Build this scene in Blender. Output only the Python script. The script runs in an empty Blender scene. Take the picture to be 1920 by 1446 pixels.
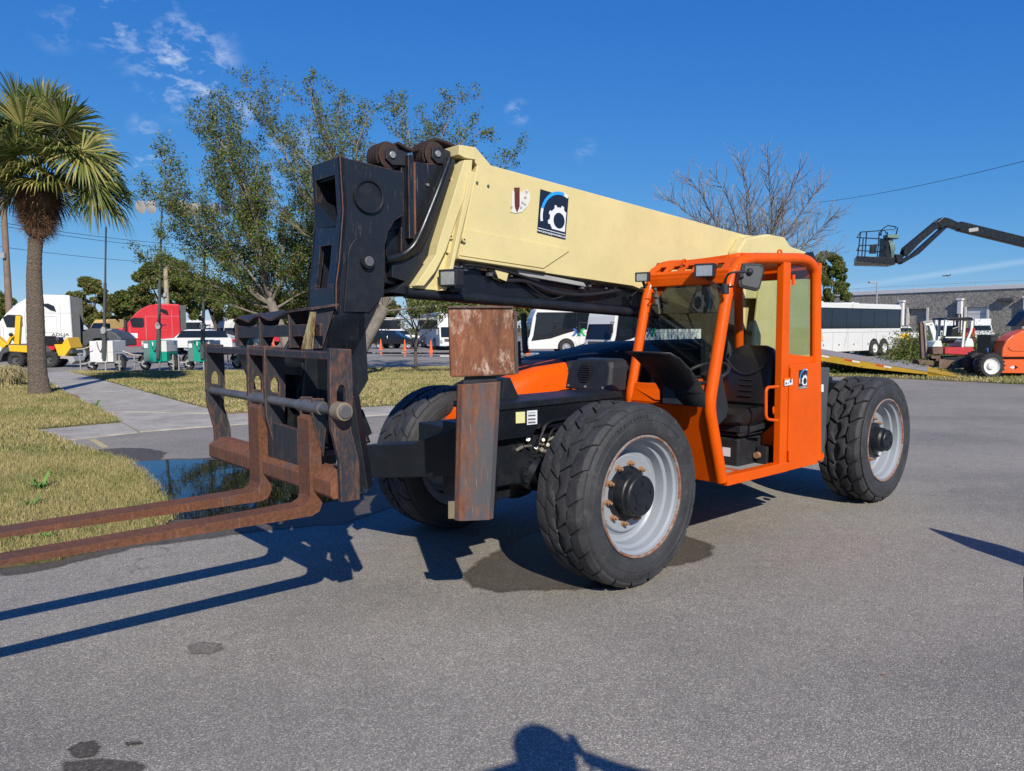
import bpy, math, random
import numpy as np
from mathutils import Vector, Matrix
from mathutils.geometry import tessellate_polygon

# ------------------------------------------------------------------ camera, sky, sun, exposure
scene = bpy.context.scene
COL = scene.collection
PITCH, ROLL, CAMH, FPX = 0.0755, -0.0041, 1.9053, 1431.12
cf = Vector((0, math.cos(PITCH), -math.sin(PITCH)))
cu0 = Vector((0, math.sin(PITCH), math.cos(PITCH)))
cr = Vector((1, 0, 0)) * math.cos(ROLL) + cu0 * math.sin(ROLL)
cu = -Vector((1, 0, 0)) * math.sin(ROLL) + cu0 * math.cos(ROLL)
CAMP = Vector((0, 0, CAMH))
cam_data = bpy.data.cameras.new('camera')
cam = bpy.data.objects.new('camera', cam_data)
COL.objects.link(cam)
cam.matrix_world = Matrix(((cr.x, cu.x, -cf.x, 0), (cr.y, cu.y, -cf.y, 0), (cr.z, cu.z, -cf.z, CAMH), (0, 0, 0, 1)))
cam_data.sensor_width = 36
cam_data.lens = FPX / 1920 * 36
cam_data.clip_start = 0.05
cam_data.clip_end = 5000
scene.camera = cam

SUN_AZ, SUN_EL = math.radians(-14.0), math.radians(34.0)      # direction the light travels, elevation
SUNDIR = Vector((math.sin(SUN_AZ) * math.cos(SUN_EL), math.cos(SUN_AZ) * math.cos(SUN_EL), -math.sin(SUN_EL)))
sd = bpy.data.lights.new('sun', 'SUN')
sd.energy = 5.0
sd.angle = math.radians(0.55)
sd.color = (1.0, 0.92, 0.79)
sun = bpy.data.objects.new('sun', sd)
COL.objects.link(sun)
sun.rotation_euler = SUNDIR.to_track_quat('-Z', 'Y').to_euler()

world = bpy.data.worlds.new('World')
scene.world = world
world.use_nodes = True
wn = world.node_tree
for n in list(wn.nodes): wn.nodes.remove(n)
def N(nt, t, **k):
    n = nt.nodes.new(t)
    for a, b in k.items():
        if a.startswith('i_'): n.inputs[a[2:].replace('_', ' ')].default_value = b
        else: setattr(n, a, b)
    return n
out = N(wn, 'ShaderNodeOutputWorld')
bg = N(wn, 'ShaderNodeBackground'); bg.inputs[1].default_value = 0.105
sky = N(wn, 'ShaderNodeTexSky')
sky.sky_type = 'NISHITA'; sky.sun_disc = False
sky.sun_elevation = SUN_EL
sky.sun_rotation = math.atan2(-SUNDIR.x, -SUNDIR.y)
sky.air_density = 1.0; sky.dust_density = 0.0; sky.ozone_density = 3.0; sky.altitude = 1500
# film response of a phone camera for the whole sky: one curve per channel
sepc = N(wn, 'ShaderNodeSeparateColor'); wn.links.new(sky.outputs[0], sepc.inputs[0])
hs = N(wn, 'ShaderNodeCombineColor')
for ci, (gam, kk) in enumerate(((1.28, .200), (.76, .80), (.33, 2.98))):
    pw = N(wn, 'ShaderNodeMath', operation='POWER'); pw.inputs[1].default_value = gam; wn.links.new(sepc.outputs[ci], pw.inputs[0])
    ml = N(wn, 'ShaderNodeMath', operation='MULTIPLY'); ml.inputs[1].default_value = kk; wn.links.new(pw.outputs[0], ml.inputs[0]); wn.links.new(ml.outputs[0], hs.inputs[ci])
# thin broken cirrus, high in the sky to the left, and a faint contrail low on the right
tc = N(wn, 'ShaderNodeTexCoord')
def skydir(px, py):
    d = cf + cr * ((px - 960) / FPX) + cu * ((723 - py) / FPX)
    return d.normalized()
mp = N(wn, 'ShaderNodeMapping'); mp.inputs['Scale'].default_value = (9, 9, 17); mp.inputs['Rotation'].default_value = (0, 0.5, 0.2)
wn.links.new(tc.outputs['Generated'], mp.inputs[0])
nz = N(wn, 'ShaderNodeTexNoise'); nz.inputs['Scale'].default_value = 2.6; nz.inputs['Detail'].default_value = 9; nz.inputs['Roughness'].default_value = 0.62; nz.inputs['Distortion'].default_value = 0.25
wn.links.new(mp.outputs[0], nz.inputs['Vector'])
mr = N(wn, 'ShaderNodeMapRange'); mr.inputs['From Min'].default_value = 0.50; mr.inputs['From Max'].default_value = 0.78
wn.links.new(nz.outputs['Fac'], mr.inputs['Value'])
acc = None
for (px, py, rad, amp) in ((345, 120, 0.075, 1.0), (225, 50, 0.05, 0.7), (400, 165, 0.035, 0.6), (105, 55, 0.03, .35), (270, 240, .022, .5), (270, 295, .03, .8), (455, 215, .03, .45), (180, 5, .05, .5), (970, 210, .02, .6), (1100, 285, .02, .3), (500, 330, .05, .25), (540, 280, .05, .3)):
    d = skydir(px, py)
    dp = N(wn, 'ShaderNodeVectorMath', operation='DISTANCE'); dp.inputs[1].default_value = d
    nm = N(wn, 'ShaderNodeVectorMath', operation='NORMALIZE'); wn.links.new(tc.outputs['Generated'], nm.inputs[0])
    wn.links.new(nm.outputs[0], dp.inputs[0])
    m2 = N(wn, 'ShaderNodeMapRange', interpolation_type='SMOOTHSTEP'); m2.inputs['From Min'].default_value = rad; m2.inputs['From Max'].default_value = rad * 0.15
    m2.inputs['To Max'].default_value = amp
    wn.links.new(dp.outputs['Value'], m2.inputs['Value'])
    if acc is None: acc = m2.outputs[0]
    else:
        a = N(wn, 'ShaderNodeMath', operation='MAXIMUM'); wn.links.new(acc, a.inputs[0]); wn.links.new(m2.outputs[0], a.inputs[1]); acc = a.outputs[0]
cm = N(wn, 'ShaderNodeMath', operation='MULTIPLY'); wn.links.new(mr.outputs[0], cm.inputs[0]); wn.links.new(acc, cm.inputs[1])
# contrail
ca, cb = skydir(1620, 535), skydir(1990, 480)
cn = ca.cross(cb).normalized()
dt = N(wn, 'ShaderNodeVectorMath', operation='DOT_PRODUCT'); dt.inputs[1].default_value = cn
nm = N(wn, 'ShaderNodeVectorMath', operation='NORMALIZE'); wn.links.new(tc.outputs['Generated'], nm.inputs[0]); wn.links.new(nm.outputs[0], dt.inputs[0])
ab = N(wn, 'ShaderNodeMath', operation='ABSOLUTE'); wn.links.new(dt.outputs['Value'], ab.inputs[0])
m3 = N(wn, 'ShaderNodeMapRange', interpolation_type='SMOOTHSTEP'); m3.inputs['From Min'].default_value = .0055; m3.inputs['From Max'].default_value = 0; m3.inputs['To Max'].default_value = .16
wn.links.new(ab.outputs[0], m3.inputs['Value'])
dd = N(wn, 'ShaderNodeVectorMath', operation='DISTANCE'); dd.inputs[1].default_value = skydir(2000, 478); wn.links.new(nm.outputs[0], dd.inputs[0])
m4 = N(wn, 'ShaderNodeMapRange', interpolation_type='SMOOTHSTEP'); m4.inputs['From Min'].default_value = .30; m4.inputs['From Max'].default_value = .1
wn.links.new(dd.outputs['Value'], m4.inputs['Value'])
cm3 = N(wn, 'ShaderNodeMath', operation='MULTIPLY'); wn.links.new(m3.outputs[0], cm3.inputs[0]); wn.links.new(m4.outputs[0], cm3.inputs[1])
cadd = N(wn, 'ShaderNodeMath', operation='MAXIMUM'); wn.links.new(cm.outputs[0], cadd.inputs[0]); wn.links.new(cm3.outputs[0], cadd.inputs[1])
mix = N(wn, 'ShaderNodeMix', data_type='RGBA')
wn.links.new(cadd.outputs[0], mix.inputs['Factor']); wn.links.new(hs.outputs[0], mix.inputs[6]); mix.inputs[7].default_value = (7.2, 7.8, 8.6, 1)
wn.links.new(mix.outputs[2], bg.inputs[0]); wn.links.new(bg.outputs[0], out.inputs[0])

scene.view_settings.view_transform = 'Standard'
scene.view_settings.look = 'None'
scene.view_settings.exposure = 0.25
scene.view_settings.gamma = 1
scene.view_settings.use_curve_mapping = False
scene.render.engine = 'CYCLES'
scene.cycles.max_bounces = 8
scene.cycles.transparent_max_bounces = 12
scene.render.film_transparent = False

# ------------------------------------------------------------------ frames: pixel of the photo (1920x1446) + one known plane -> point
def pray(px, py): return cf + cr * ((px - 960) / FPX) + cu * ((723 - py) / FPX)
def G(px, py, z=0.0):
    d = pray(px, py); return CAMP + d * ((z - CAMH) / d.z)
def D(px, py, y):
    d = pray(px, py); return CAMP + d * (y / d.y)
YAW = 3.8612
vF = Vector((math.cos(YAW), math.sin(YAW), 0)); vL = Vector((-vF.y, vF.x, 0))
VO = Vector((0.8816 * 1.07, 5.1123 * 1.07, 0)) - vL * 1.305
def loc_plane(px, py, O, F, L, k):
    d = pray(px, py); o = CAMP - O
    ov = (o.dot(F), o.dot(L), o.z); dv = (d.dot(F), d.dot(L), d.z)
    (a, val), = k.items(); i = 'XYZ'.index(a)
    t = (val - ov[i]) / dv[i]
    return Vector((ov[0] + t * dv[0], ov[1] + t * dv[1], ov[2] + t * dv[2]))
def V(px, py, **k): return loc_plane(px, py, VO, vF, vL, k)

# ------------------------------------------------------------------ mesh builder
class MB:
    def __init__(s): s.v = []; s.f = []; s.m = []; s.mi = 0
    def add(s, vs, fs):
        o = len(s.v); s.v += [tuple(v) for v in vs]
        s.f += [tuple(i + o for i in f) for f in fs]; s.m += [s.mi] * len(fs)
        return s
    def box(s, x0, x1, y0, y1, z0, z1):
        if x0 > x1: x0, x1 = x1, x0
        if y0 > y1: y0, y1 = y1, y0
        if z0 > z1: z0, z1 = z1, z0
        return s.add([(x0,y0,z0),(x1,y0,z0),(x1,y1,z0),(x0,y1,z0),(x0,y0,z1),(x1,y0,z1),(x1,y1,z1),(x0,y1,z1)],
              [(0,3,2,1),(4,5,6,7),(0,1,5,4),(1,2,6,5),(2,3,7,6),(3,0,4,7)])
    def bar(s, p, q, w, h, up=(0, 0, 1)):
        p, q = Vector(p), Vector(q); d = (q - p).normalized(); up = Vector(up)
        sx = d.cross(up)
        if sx.length < 1e-4: sx = d.cross(Vector((1, 0, 0)))
        sx.normalize(); uy = sx.cross(d)
        a, b = sx * w / 2, uy * h / 2
        vs = [p - a - b, p + a - b, p + a + b, p - a + b, q - a - b, q + a - b, q + a + b, q - a + b]
        return s.add(vs, [(0,1,2,3),(7,6,5,4),(0,4,5,1),(1,5,6,2),(2,6,7,3),(3,7,4,0)])
    def hexa(s, b4, t4):
        return s.add(list(b4) + list(t4), [(3,2,1,0),(4,5,6,7),(0,1,5,4),(1,2,6,5),(2,3,7,6),(3,0,4,7)])
    def plate(s, outer, vec, holes=()):
        vec = Vector(vec); loops = [[Vector(p) for p in outer]] + [[Vector(p) for p in h] for h in holes]
        tris = tessellate_polygon(loops)
        flat = [p for l in loops for p in l]; n = len(flat)
        vs = flat + [p + vec for p in flat]
        fs = []
        for t in tris:
            a, b, c = (flat[i] for i in t)
            nn = (b - a).cross(c - a)
            if nn.length < 1e-12: continue
            if nn.dot(vec) > 0: t = (t[0], t[2], t[1])
            fs.append(tuple(t)); fs.append((t[2] + n, t[1] + n, t[0] + n))
        o = 0
        for l in loops:
            k = len(l)
            for i in range(k):
                j = (i + 1) % k; fs.append((o + i, o + j, o + j + n, o + i + n))
            o += k
        return s.add(vs, fs)
    def tube(s, pts, r, n=8, closed=False, cap=True, flat=None):
        pts = [Vector(p) for p in pts]; m = len(pts)
        rs = r if isinstance(r, (list, tuple)) else [r] * m
        vs = []; prev = None
        for i, p in enumerate(pts):
            if closed: d = pts[(i + 1) % m] - pts[i - 1]
            else: d = pts[min(i + 1, m - 1)] - pts[max(i - 1, 0)]
            if d.length < 1e-9: d = Vector((0, 0, 1))
            d.normalize()
            if prev is None:
                a = d.cross(Vector((0, 0, 1)))
                if a.length < 1e-3: a = d.cross(Vector((0, 1, 0)))
                a.normalize()
            else:
                a = prev - d * prev.dot(d)
                if a.length < 1e-6: a = d.orthogonal()
                a.normalize()
            prev = a; b = d.cross(a)
            for k in range(n):
                t = 2 * math.pi * k / n
                vs.append(p + (a * math.cos(t) + b * math.sin(t)) * rs[i])
        fs = []
        for i in range(m if closed else m - 1):
            j = (i + 1) % m
            for k in range(n):
                l = (k + 1) % n
                fs.append((i * n + k, i * n + l, j * n + l, j * n + k))
        if cap and not closed:
            fs.append(tuple(range(n))[::-1]); fs.append(tuple(range((m - 1) * n, m * n)))
        return s.add(vs, fs)
    def cyl(s, p, q, r0, r1=None, n=16): return s.tube([p, q], [r0, r0 if r1 is None else r1], n)
    def lathe(s, prof, c, axis, n=32, closed=False, ref=None):
        c = Vector(c); axis = Vector(axis).normalized()
        a = Vector(ref) if ref else axis.orthogonal(); a.normalize(); b = axis.cross(a)
        vs = []; m = len(prof)
        for r, h in prof:
            for k in range(n):
                t = 2 * math.pi * k / n
                vs.append(c + axis * h + (a * math.cos(t) + b * math.sin(t)) * r)
        fs = []
        for i in range(m if closed else m - 1):
            j = (i + 1) % m
            for k in range(n):
                l = (k + 1) % n
                fs.append((i * n + k, i * n + l, j * n + l, j * n + k))
        return s.add(vs, fs)
    def sphere(s, c, r, n=10, m=7, sc=(1, 1, 1)):
        c = Vector(c); vs = []; fs = []
        for i in range(m + 1):
            ph = math.pi * i / m
            for k in range(n):
                t = 2 * math.pi * k / n
                vs.append(c + Vector((r * sc[0] * math.sin(ph) * math.cos(t), r * sc[1] * math.sin(ph) * math.sin(t), r * sc[2] * math.cos(ph))))
        for i in range(m):
            for k in range(n):
                l = (k + 1) % n
                fs.append((i * n + k, (i + 1) * n + k, (i + 1) * n + l, i * n + l))
        return s.add(vs, fs)
    def loft(s, rings, closed_ring=True, cap=True):
        n = len(rings[0]); vs = [Vector(p) for r in rings for p in r]; fs = []
        for i in range(len(rings) - 1):
            for k in range(n if closed_ring else n - 1):
                l = (k + 1) % n
                fs.append((i * n + k, i * n + l, (i + 1) * n + l, (i + 1) * n + k))
        if cap and closed_ring:
            fs.append(tuple(range(n))[::-1]); fs.append(tuple(range((len(rings) - 1) * n, len(rings) * n)))
        return s.add(vs, fs)
    def mesh(s, name, mats, smooth=False, fix=True):
        me = bpy.data.meshes.new(name)
        me.from_pydata(s.v, [], s.f)
        for m in (mats if isinstance(mats, (list, tuple)) else [mats]): me.materials.append(m)
        if isinstance(mats, (list, tuple)) and len(mats) > 1: me.polygons.foreach_set('material_index', s.m)
        if fix:
            import bmesh
            bm = bmesh.new(); bm.from_mesh(me); bmesh.ops.recalc_face_normals(bm, faces=bm.faces); bm.to_mesh(me); bm.free()
        if smooth:
            me.polygons.foreach_set('use_smooth', [True] * len(me.polygons))
        me.update()
        return me

def sharp(me, ang=38):
    try: me.set_sharp_from_angle(angle=math.radians(ang))
    except Exception: pass

def obj(name, mb, mat, parent=None, bevel=0, smooth=False, label=None, kind=None, seg=2, fix=True, ang=38):
    me = mb if isinstance(mb, bpy.types.Mesh) else mb.mesh(name, mat, smooth=smooth, fix=fix)
    if smooth: sharp(me, ang)
    o = bpy.data.objects.new(name, me); COL.objects.link(o)
    if parent is not None: o.parent = parent
    if bevel:
        b = o.modifiers.new('bevel', 'BEVEL'); b.width = bevel; b.segments = seg; b.limit_method = 'ANGLE'; b.angle_limit = math.radians(35)
        b.use_clamp_overlap = True
    if label: o['label'] = label
    if kind: o['kind'] = kind
    return o
def thing(name, label, cat, loc=(0, 0, 0), rz=0, group=None):
    o = bpy.data.objects.new(name, None); COL.objects.link(o)
    o.empty_display_size = .2
    o.location = loc; o.rotation_euler = (0, 0, rz); o['label'] = label; o['category'] = cat
    if group: o['group'] = group
    return o
def tag(o, label, cat, group=None):
    o['label'] = label; o['category'] = cat
    if group: o['group'] = group
    return o
def copy_tree(o, parent=None):
    c = o.copy(); COL.objects.link(c); c.parent = parent
    for ch in list(o.children): copy_tree(ch, c)
    return c

def text_mesh(s, size, depth=0.0, align='CENTER', bold=0.0):
    cu_ = bpy.data.curves.new('txt', 'FONT'); cu_.body = s; cu_.size = size; cu_.extrude = depth; cu_.align_x = align; cu_.align_y = 'CENTER'
    cu_.resolution_u = 3; cu_.offset = bold
    to = bpy.data.objects.new('txt', cu_); COL.objects.link(to)
    dg = bpy.context.evaluated_depsgraph_get()
    me = bpy.data.meshes.new_from_object(to.evaluated_get(dg))
    bpy.data.objects.remove(to); bpy.data.curves.remove(cu_)
    return me
def text(name, s, size, org, xdir, ydir, mat, parent=None, depth=0.0, align='CENTER', bold=0.0, sx=1.0):
    me = text_mesh(s, size, depth, align, bold)
    x, y = Vector(xdir).normalized(), Vector(ydir).normalized(); z = x.cross(y)
    M = Matrix(((x.x, y.x, z.x, org[0]), (x.y, y.y, z.y, org[1]), (x.z, y.z, z.z, org[2]), (0, 0, 0, 1))) @ Matrix.Diagonal((sx, 1, 1, 1))
    me.transform(M); me.materials.clear(); me.materials.append(mat); me.name = name
    return obj(name, me, None, parent)

# ------------------------------------------------------------------ materials
def newmat(name):
    m = bpy.data.materials.new(name); m.use_nodes = True; nt = m.node_tree
    b = nt.nodes['Principled BSDF']; return m, nt, b
def noise(nt, scale, detail=5, rough=.6, vec=None, dist=0):
    n = N(nt, 'ShaderNodeTexNoise'); n.inputs['Scale'].default_value = scale; n.inputs['Detail'].default_value = detail
    n.inputs['Roughness'].default_value = rough; n.inputs['Distortion'].default_value = dist
    if vec is not None: nt.links.new(vec, n.inputs['Vector'])
    return n.outputs['Fac']
def ramp(nt, fac, stops, interp='LINEAR'):
    r = N(nt, 'ShaderNodeValToRGB'); r.color_ramp.interpolation = interp
    while len(r.color_ramp.elements) < len(stops): r.color_ramp.elements.new(.5)
    for e, (p, c) in zip(r.color_ramp.elements, stops):
        e.position = p; e.color = (c[0], c[1], c[2], 1) if hasattr(c, '__len__') else (c, c, c, 1)
    nt.links.new(fac, r.inputs[0]); return r.outputs[0]
def mixc(nt, fac, a, b, blend='MIX'):
    m = N(nt, 'ShaderNodeMix', data_type='RGBA', blend_type=blend)
    for s, x in ((0, fac), (6, a), (7, b)):
        if isinstance(x, bpy.types.NodeSocket): nt.links.new(x, m.inputs[s])
        elif s == 0: m.inputs[0].default_value = x
        else: m.inputs[s].default_value = (x[0], x[1], x[2], 1)
    return m.outputs[2]
def coord(nt, kind='Object', scale=None):
    t = N(nt, 'ShaderNodeTexCoord'); o = t.outputs[kind]
    if scale:
        m = N(nt, 'ShaderNodeMapping'); m.inputs['Scale'].default_value = scale; nt.links.new(o, m.inputs[0]); o = m.outputs[0]
    return o
def bump(nt, b, h, strength=.3, dist=.01):
    n = N(nt, 'ShaderNodeBump'); n.inputs['Strength'].default_value = strength; n.inputs['Distance'].default_value = dist
    nt.links.new(h, n.inputs['Height']); nt.links.new(n.outputs[0], b.inputs['Normal'])
def paint(name, col, rough=.4, var=.12, metal=0, dirt=.25, dirtcol=(.09, .075, .06), bumpy=.04, coat=0, scale=2.2, spec=.5):
    m, nt, b = newmat(name); v = coord(nt)
    n1 = noise(nt, scale, 6, .65, v)
    lo = tuple(c * (1 - var) for c in col); hi = tuple(min(1, c * (1 + var * .6)) for c in col)
    c = ramp(nt, n1, [(.3, lo), (.7, hi)])
    if dirt:
        n2 = noise(nt, scale * 4.5, 8, .75, v, .3)
        f = ramp(nt, n2, [(.52, 0), (.80, dirt)])
        c = mixc(nt, f, c, dirtcol)
        rr = ramp(nt, n2, [(.4, rough), (.8, min(1, rough + .25))]); nt.links.new(rr, b.inputs['Roughness'])
    else: b.inputs['Roughness'].default_value = rough
    nt.links.new(c, b.inputs['Base Color']); b.inputs['Metallic'].default_value = metal
    b.inputs['Specular IOR Level'].default_value = spec
    if coat: b.inputs['Coat Weight'].default_value = coat; b.inputs['Coat Roughness'].default_value = .08
    if bumpy: bump(nt, b, noise(nt, scale * 9, 4, .6, v), bumpy, .01)
    return m
def worn(name, base, amount=.5, rough=.55, scale=3.5, vert=True, bright=1.0, pale=.0, fine=1.0, edge=0, erad=.012):
    """painted or bare steel breaking through to rust, streaked down the face"""
    m, nt, b = newmat(name)
    v = coord(nt, scale=(1, 1, .3) if vert else (1, 1, 1)); vi = coord(nt)
    n1 = noise(nt, scale, 12, .78, v, .2); n2 = noise(nt, scale * 14, 8, .8, v)
    k = bright
    rust = ramp(nt, noise(nt, scale * 11, 9, .8, v), [(.28, (.050 * k, .022 * k, .015 * k)), (.46, (.125 * k, .048 * k, .024 * k)), (.60, (.19 * k, .075 * k, .034 * k)), (.80, (.30 * k, .14 * k, .07 * k))])
    tone = ramp(nt, noise(nt, scale * .8, 5, .6, vi), [(.3, (.72, .74, .78)), (.7, (1.18, 1.08, 1.0))])
    rust = mixc(nt, 1, rust, tone, 'MULTIPLY')
    sc = N(nt, 'ShaderNodeMath', operation='MULTIPLY_ADD'); nt.links.new(n2, sc.inputs[0]); sc.inputs[1].default_value = .45 * fine; sc.inputs[2].default_value = -.225 * fine
    mul = N(nt, 'ShaderNodeMath', operation='ADD'); nt.links.new(n1, mul.inputs[0]); nt.links.new(sc.outputs[0], mul.inputs[1])
    t = 1 - amount
    f = ramp(nt, mul.outputs[0], [(max(0, .30 + t * .4 - .07), 0), (min(1, .30 + t * .4 + .07), 1)])
    if edge:   # corners and cut edges lose their paint first
        bv = N(nt, 'ShaderNodeBevel'); bv.samples = 4; bv.inputs['Radius'].default_value = erad; ge = N(nt, 'ShaderNodeNewGeometry')
        dt = N(nt, 'ShaderNodeVectorMath', operation='DOT_PRODUCT'); nt.links.new(bv.outputs[0], dt.inputs[0]); nt.links.new(ge.outputs['Normal'], dt.inputs[1])
        iv = N(nt, 'ShaderNodeMath', operation='SUBTRACT'); iv.inputs[0].default_value = 1; nt.links.new(dt.outputs['Value'], iv.inputs[1])
        em = ramp(nt, iv.outputs[0], [(.01, 0), (.06, 1)]); en = ramp(nt, noise(nt, scale * 3, 6, .7, vi), [(.38, 0), (.55, 1)])
        e2 = N(nt, 'ShaderNodeMath', operation='MULTIPLY'); nt.links.new(em, e2.inputs[0]); nt.links.new(en, e2.inputs[1])
        e3 = N(nt, 'ShaderNodeMath', operation='MULTIPLY'); nt.links.new(e2.outputs[0], e3.inputs[0]); e3.inputs[1].default_value = edge
        mx_ = N(nt, 'ShaderNodeMath', operation='MAXIMUM'); nt.links.new(e3.outputs[0], mx_.inputs[0]); nt.links.new(f, mx_.inputs[1]); f = mx_.outputs[0]
        rust = mixc(nt, e3.outputs[0], rust, (.20 * k, .085 * k, .045 * k))
    c = mixc(nt, f, base, rust)
    if pale:
        f2 = ramp(nt, noise(nt, scale * 1.6, 12, .78, coord(nt, scale=(1, 1, .45)), .3), [(1 - pale - .02, 0), (1 - pale + .05, .85)])
        c = mixc(nt, f2, c, (.46, .35, .28))
    sv = coord(nt, scale=(1, 1, 10)); f3 = ramp(nt, noise(nt, 40, 3, .6, sv, 1.0), [(.70, 0), (.78, .30)])
    c = mixc(nt, f3, c, (.30, .27, .25))
    f4 = ramp(nt, noise(nt, 60, 4, .7, coord(nt, scale=(1, 1, .08)), 0), [(.60, 0), (.72, .35)])
    c = mixc(nt, f4, c, (.34, .25, .19))
    nt.links.new(c, b.inputs['Base Color'])
    rr = ramp(nt, f, [(0, rough), (1, .85)]); nt.links.new(rr, b.inputs['Roughness'])
    bump(nt, b, mul.outputs[0], .45, .006)
    return m
def simple(name, col, rough=.5, metal=0, **k):
    m, nt, b = newmat(name); b.inputs['Base Color'].default_value = (*col, 1); b.inputs['Roughness'].default_value = rough; b.inputs['Metallic'].default_value = metal
    for a, x in k.items(): b.inputs[a].default_value = x
    return m
def glassmat(name, tint=(.75, .85, .82), rough=.02, alpha=.25):
    m, nt, b = newmat(name); nt.nodes.remove(b); o = nt.nodes['Material Output']
    tr = N(nt, 'ShaderNodeBsdfTransparent'); tr.inputs[0].default_value = (*tint, 1)
    gl = N(nt, 'ShaderNodeBsdfGlossy'); gl.inputs['Roughness'].default_value = rough
    lw = N(nt, 'ShaderNodeLayerWeight'); lw.inputs[0].default_value = .5
    pw = N(nt, 'ShaderNodeMath', operation='POWER'); pw.inputs[1].default_value = 4.5; nt.links.new(lw.outputs['Facing'], pw.inputs[0])
    fr = N(nt, 'ShaderNodeMath', operation='MULTIPLY_ADD'); fr.inputs[1].default_value = .9; fr.inputs[2].default_value = .035; nt.links.new(pw.outputs[0], fr.inputs[0])
    mx = N(nt, 'ShaderNodeMixShader'); nt.links.new(fr.outputs[0], mx.inputs[0]); nt.links.new(tr.outputs[0], mx.inputs[1]); nt.links.new(gl.outputs[0], mx.inputs[2])
    nt.links.new(mx.outputs[0], o.inputs[0]); return m

M = {}
M['black'] = paint('black_paint', (.0085, .011, .016), .40, .3, dirt=.16, dirtcol=(.07, .06, .05), bumpy=.05, spec=.4)
M['blackgloss'] = paint('black_gloss_paint', (.007, .009, .013), .25, .2, dirt=.10, dirtcol=(.06, .05, .045), bumpy=.02, spec=.4)
M['plastic'] = paint('black_plastic', (.012, .014, .018), .5, .2, dirt=.2, dirtcol=(.07, .07, .07), bumpy=.06)
M['vinyl'] = paint('black_vinyl', (.010, .010, .011), .34, .15, dirt=.1, dirtcol=(.05, .05, .05), bumpy=.12, scale=5)
M['orange'] = paint('orange_paint', (.63, .082, .0005), .38, .10, dirt=.28, dirtcol=(.26, .06, .012), bumpy=.03, coat=.05, spec=.18)
M['cream'] = paint('cream_paint', (.575, .495, .245), .45, .09, dirt=.24, dirtcol=(.30, .23, .12), bumpy=.04, spec=.35)
M['silver'] = paint('silver_wheel_paint', (.27, .30, .34), .38, .08, dirt=.18, dirtcol=(.2, .17, .15), bumpy=.02, metal=.1)
M['rust'] = worn('rusted_steel', (.075, .072, .074), .70, scale=3.0, edge=.6)
M['rustblack'] = worn('worn_black_steel', (.020, .023, .030), .22, scale=3.6, edge=.9)
M['rustpad'] = worn('rusted_pad_steel', (.15, .09, .06), .95, scale=2.6, bright=1.15, pale=.462, vert=True, edge=.7)
M['rustleg'] = worn('worn_leg_steel', (.055, .056, .064), .48, scale=2.2, bright=1.0, edge=.8)
M['rustfork'] = worn('rusted_fork_steel', (.07, .055, .052), .80, scale=4, bright=.80, vert=False, edge=.5)
M['steel'] = paint('grey_steel', (.17, .17, .18), .42, .3, metal=.55, dirt=.6, dirtcol=(.12, .06, .03), bumpy=.12, scale=6)
M['bolt'] = paint('bright_bolt', (.55, .52, .46), .35, .2, metal=.8, dirt=.3, bumpy=0)
M['rustnut'] = paint('rusty_nut', (.30, .16, .085), .8, .4, dirt=.4, dirtcol=(.12, .05, .02), bumpy=.2, scale=20)
M['chain'] = paint('rusty_chain', (.032, .015, .012), .7, .5, dirt=.6, dirtcol=(.015, .012, .012), bumpy=.3, scale=30)
M['white'] = paint('white_paint', (.60, .61, .61), .4, .05, dirt=.12, dirtcol=(.45, .42, .38), bumpy=0)
M['glass'] = glassmat('clear_glass', (.80, .86, .81))
M['dglass'] = paint('dark_tinted_glass', (.010, .014, .020), .06, .2, dirt=0, bumpy=0)
M['mirror'] = simple('mirror_glass', (.8, .8, .8), .03, 1)
M['lens'] = paint('lamp_lens', (.55, .57, .56), .12, .2, metal=.6, dirt=.2, bumpy=.3, scale=25)
M['decalwhite'] = simple('decal_white', (.62, .65, .70), .35)
M['decalblue'] = simple('decal_blue', (.02, .30, .80), .35)
M['decaldark'] = simple('decal_navy', (.010, .014, .028), .3)
M['decalred'] = simple('decal_red', (.55, .03, .02), .4)
M['armblack'] = worn('arm_black_paint', (.0085, .011, .016), .06, rough=.38, scale=5, edge=.75, erad=.008, fine=.6)
M['hose'] = simple('black_hose', (.014, .014, .016), .45)
M['yellow'] = paint('yellow_paint', (.72, .42, .015), .4, .1, dirt=.2, bumpy=.02)
M['red'] = paint('red_paint', (.50, .015, .025), .28, .08, dirt=.05, bumpy=0, coat=.5)
M['green'] = paint('green_paint', (.0, .27, .20), .42, .1, dirt=.2, dirtcol=(.1, .2, .17), bumpy=.02)
M['grey'] = paint('grey_paint', (.30, .30, .30), .55, .15, dirt=.3, bumpy=.03)
M['darkgrey'] = paint('dark_grey_paint', (.06, .065, .07), .5, .2, dirt=.3, dirtcol=(.13, .12, .11), bumpy=.03)
M['conecol'] = paint('cone_orange', (.85, .12, .02), .6, .1, dirt=.1, bumpy=0)
M['liftorange'] = paint('lift_orange', (.62, .10, .018), .35, .1, dirt=.15, dirtcol=(.2, .06, .03), bumpy=.01, coat=.2)
M['tyre_far'] = paint('tyre_rubber_far', (.028, .028, .030), .85, .3, dirt=.4, dirtcol=(.09, .085, .08), bumpy=.1)
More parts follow.
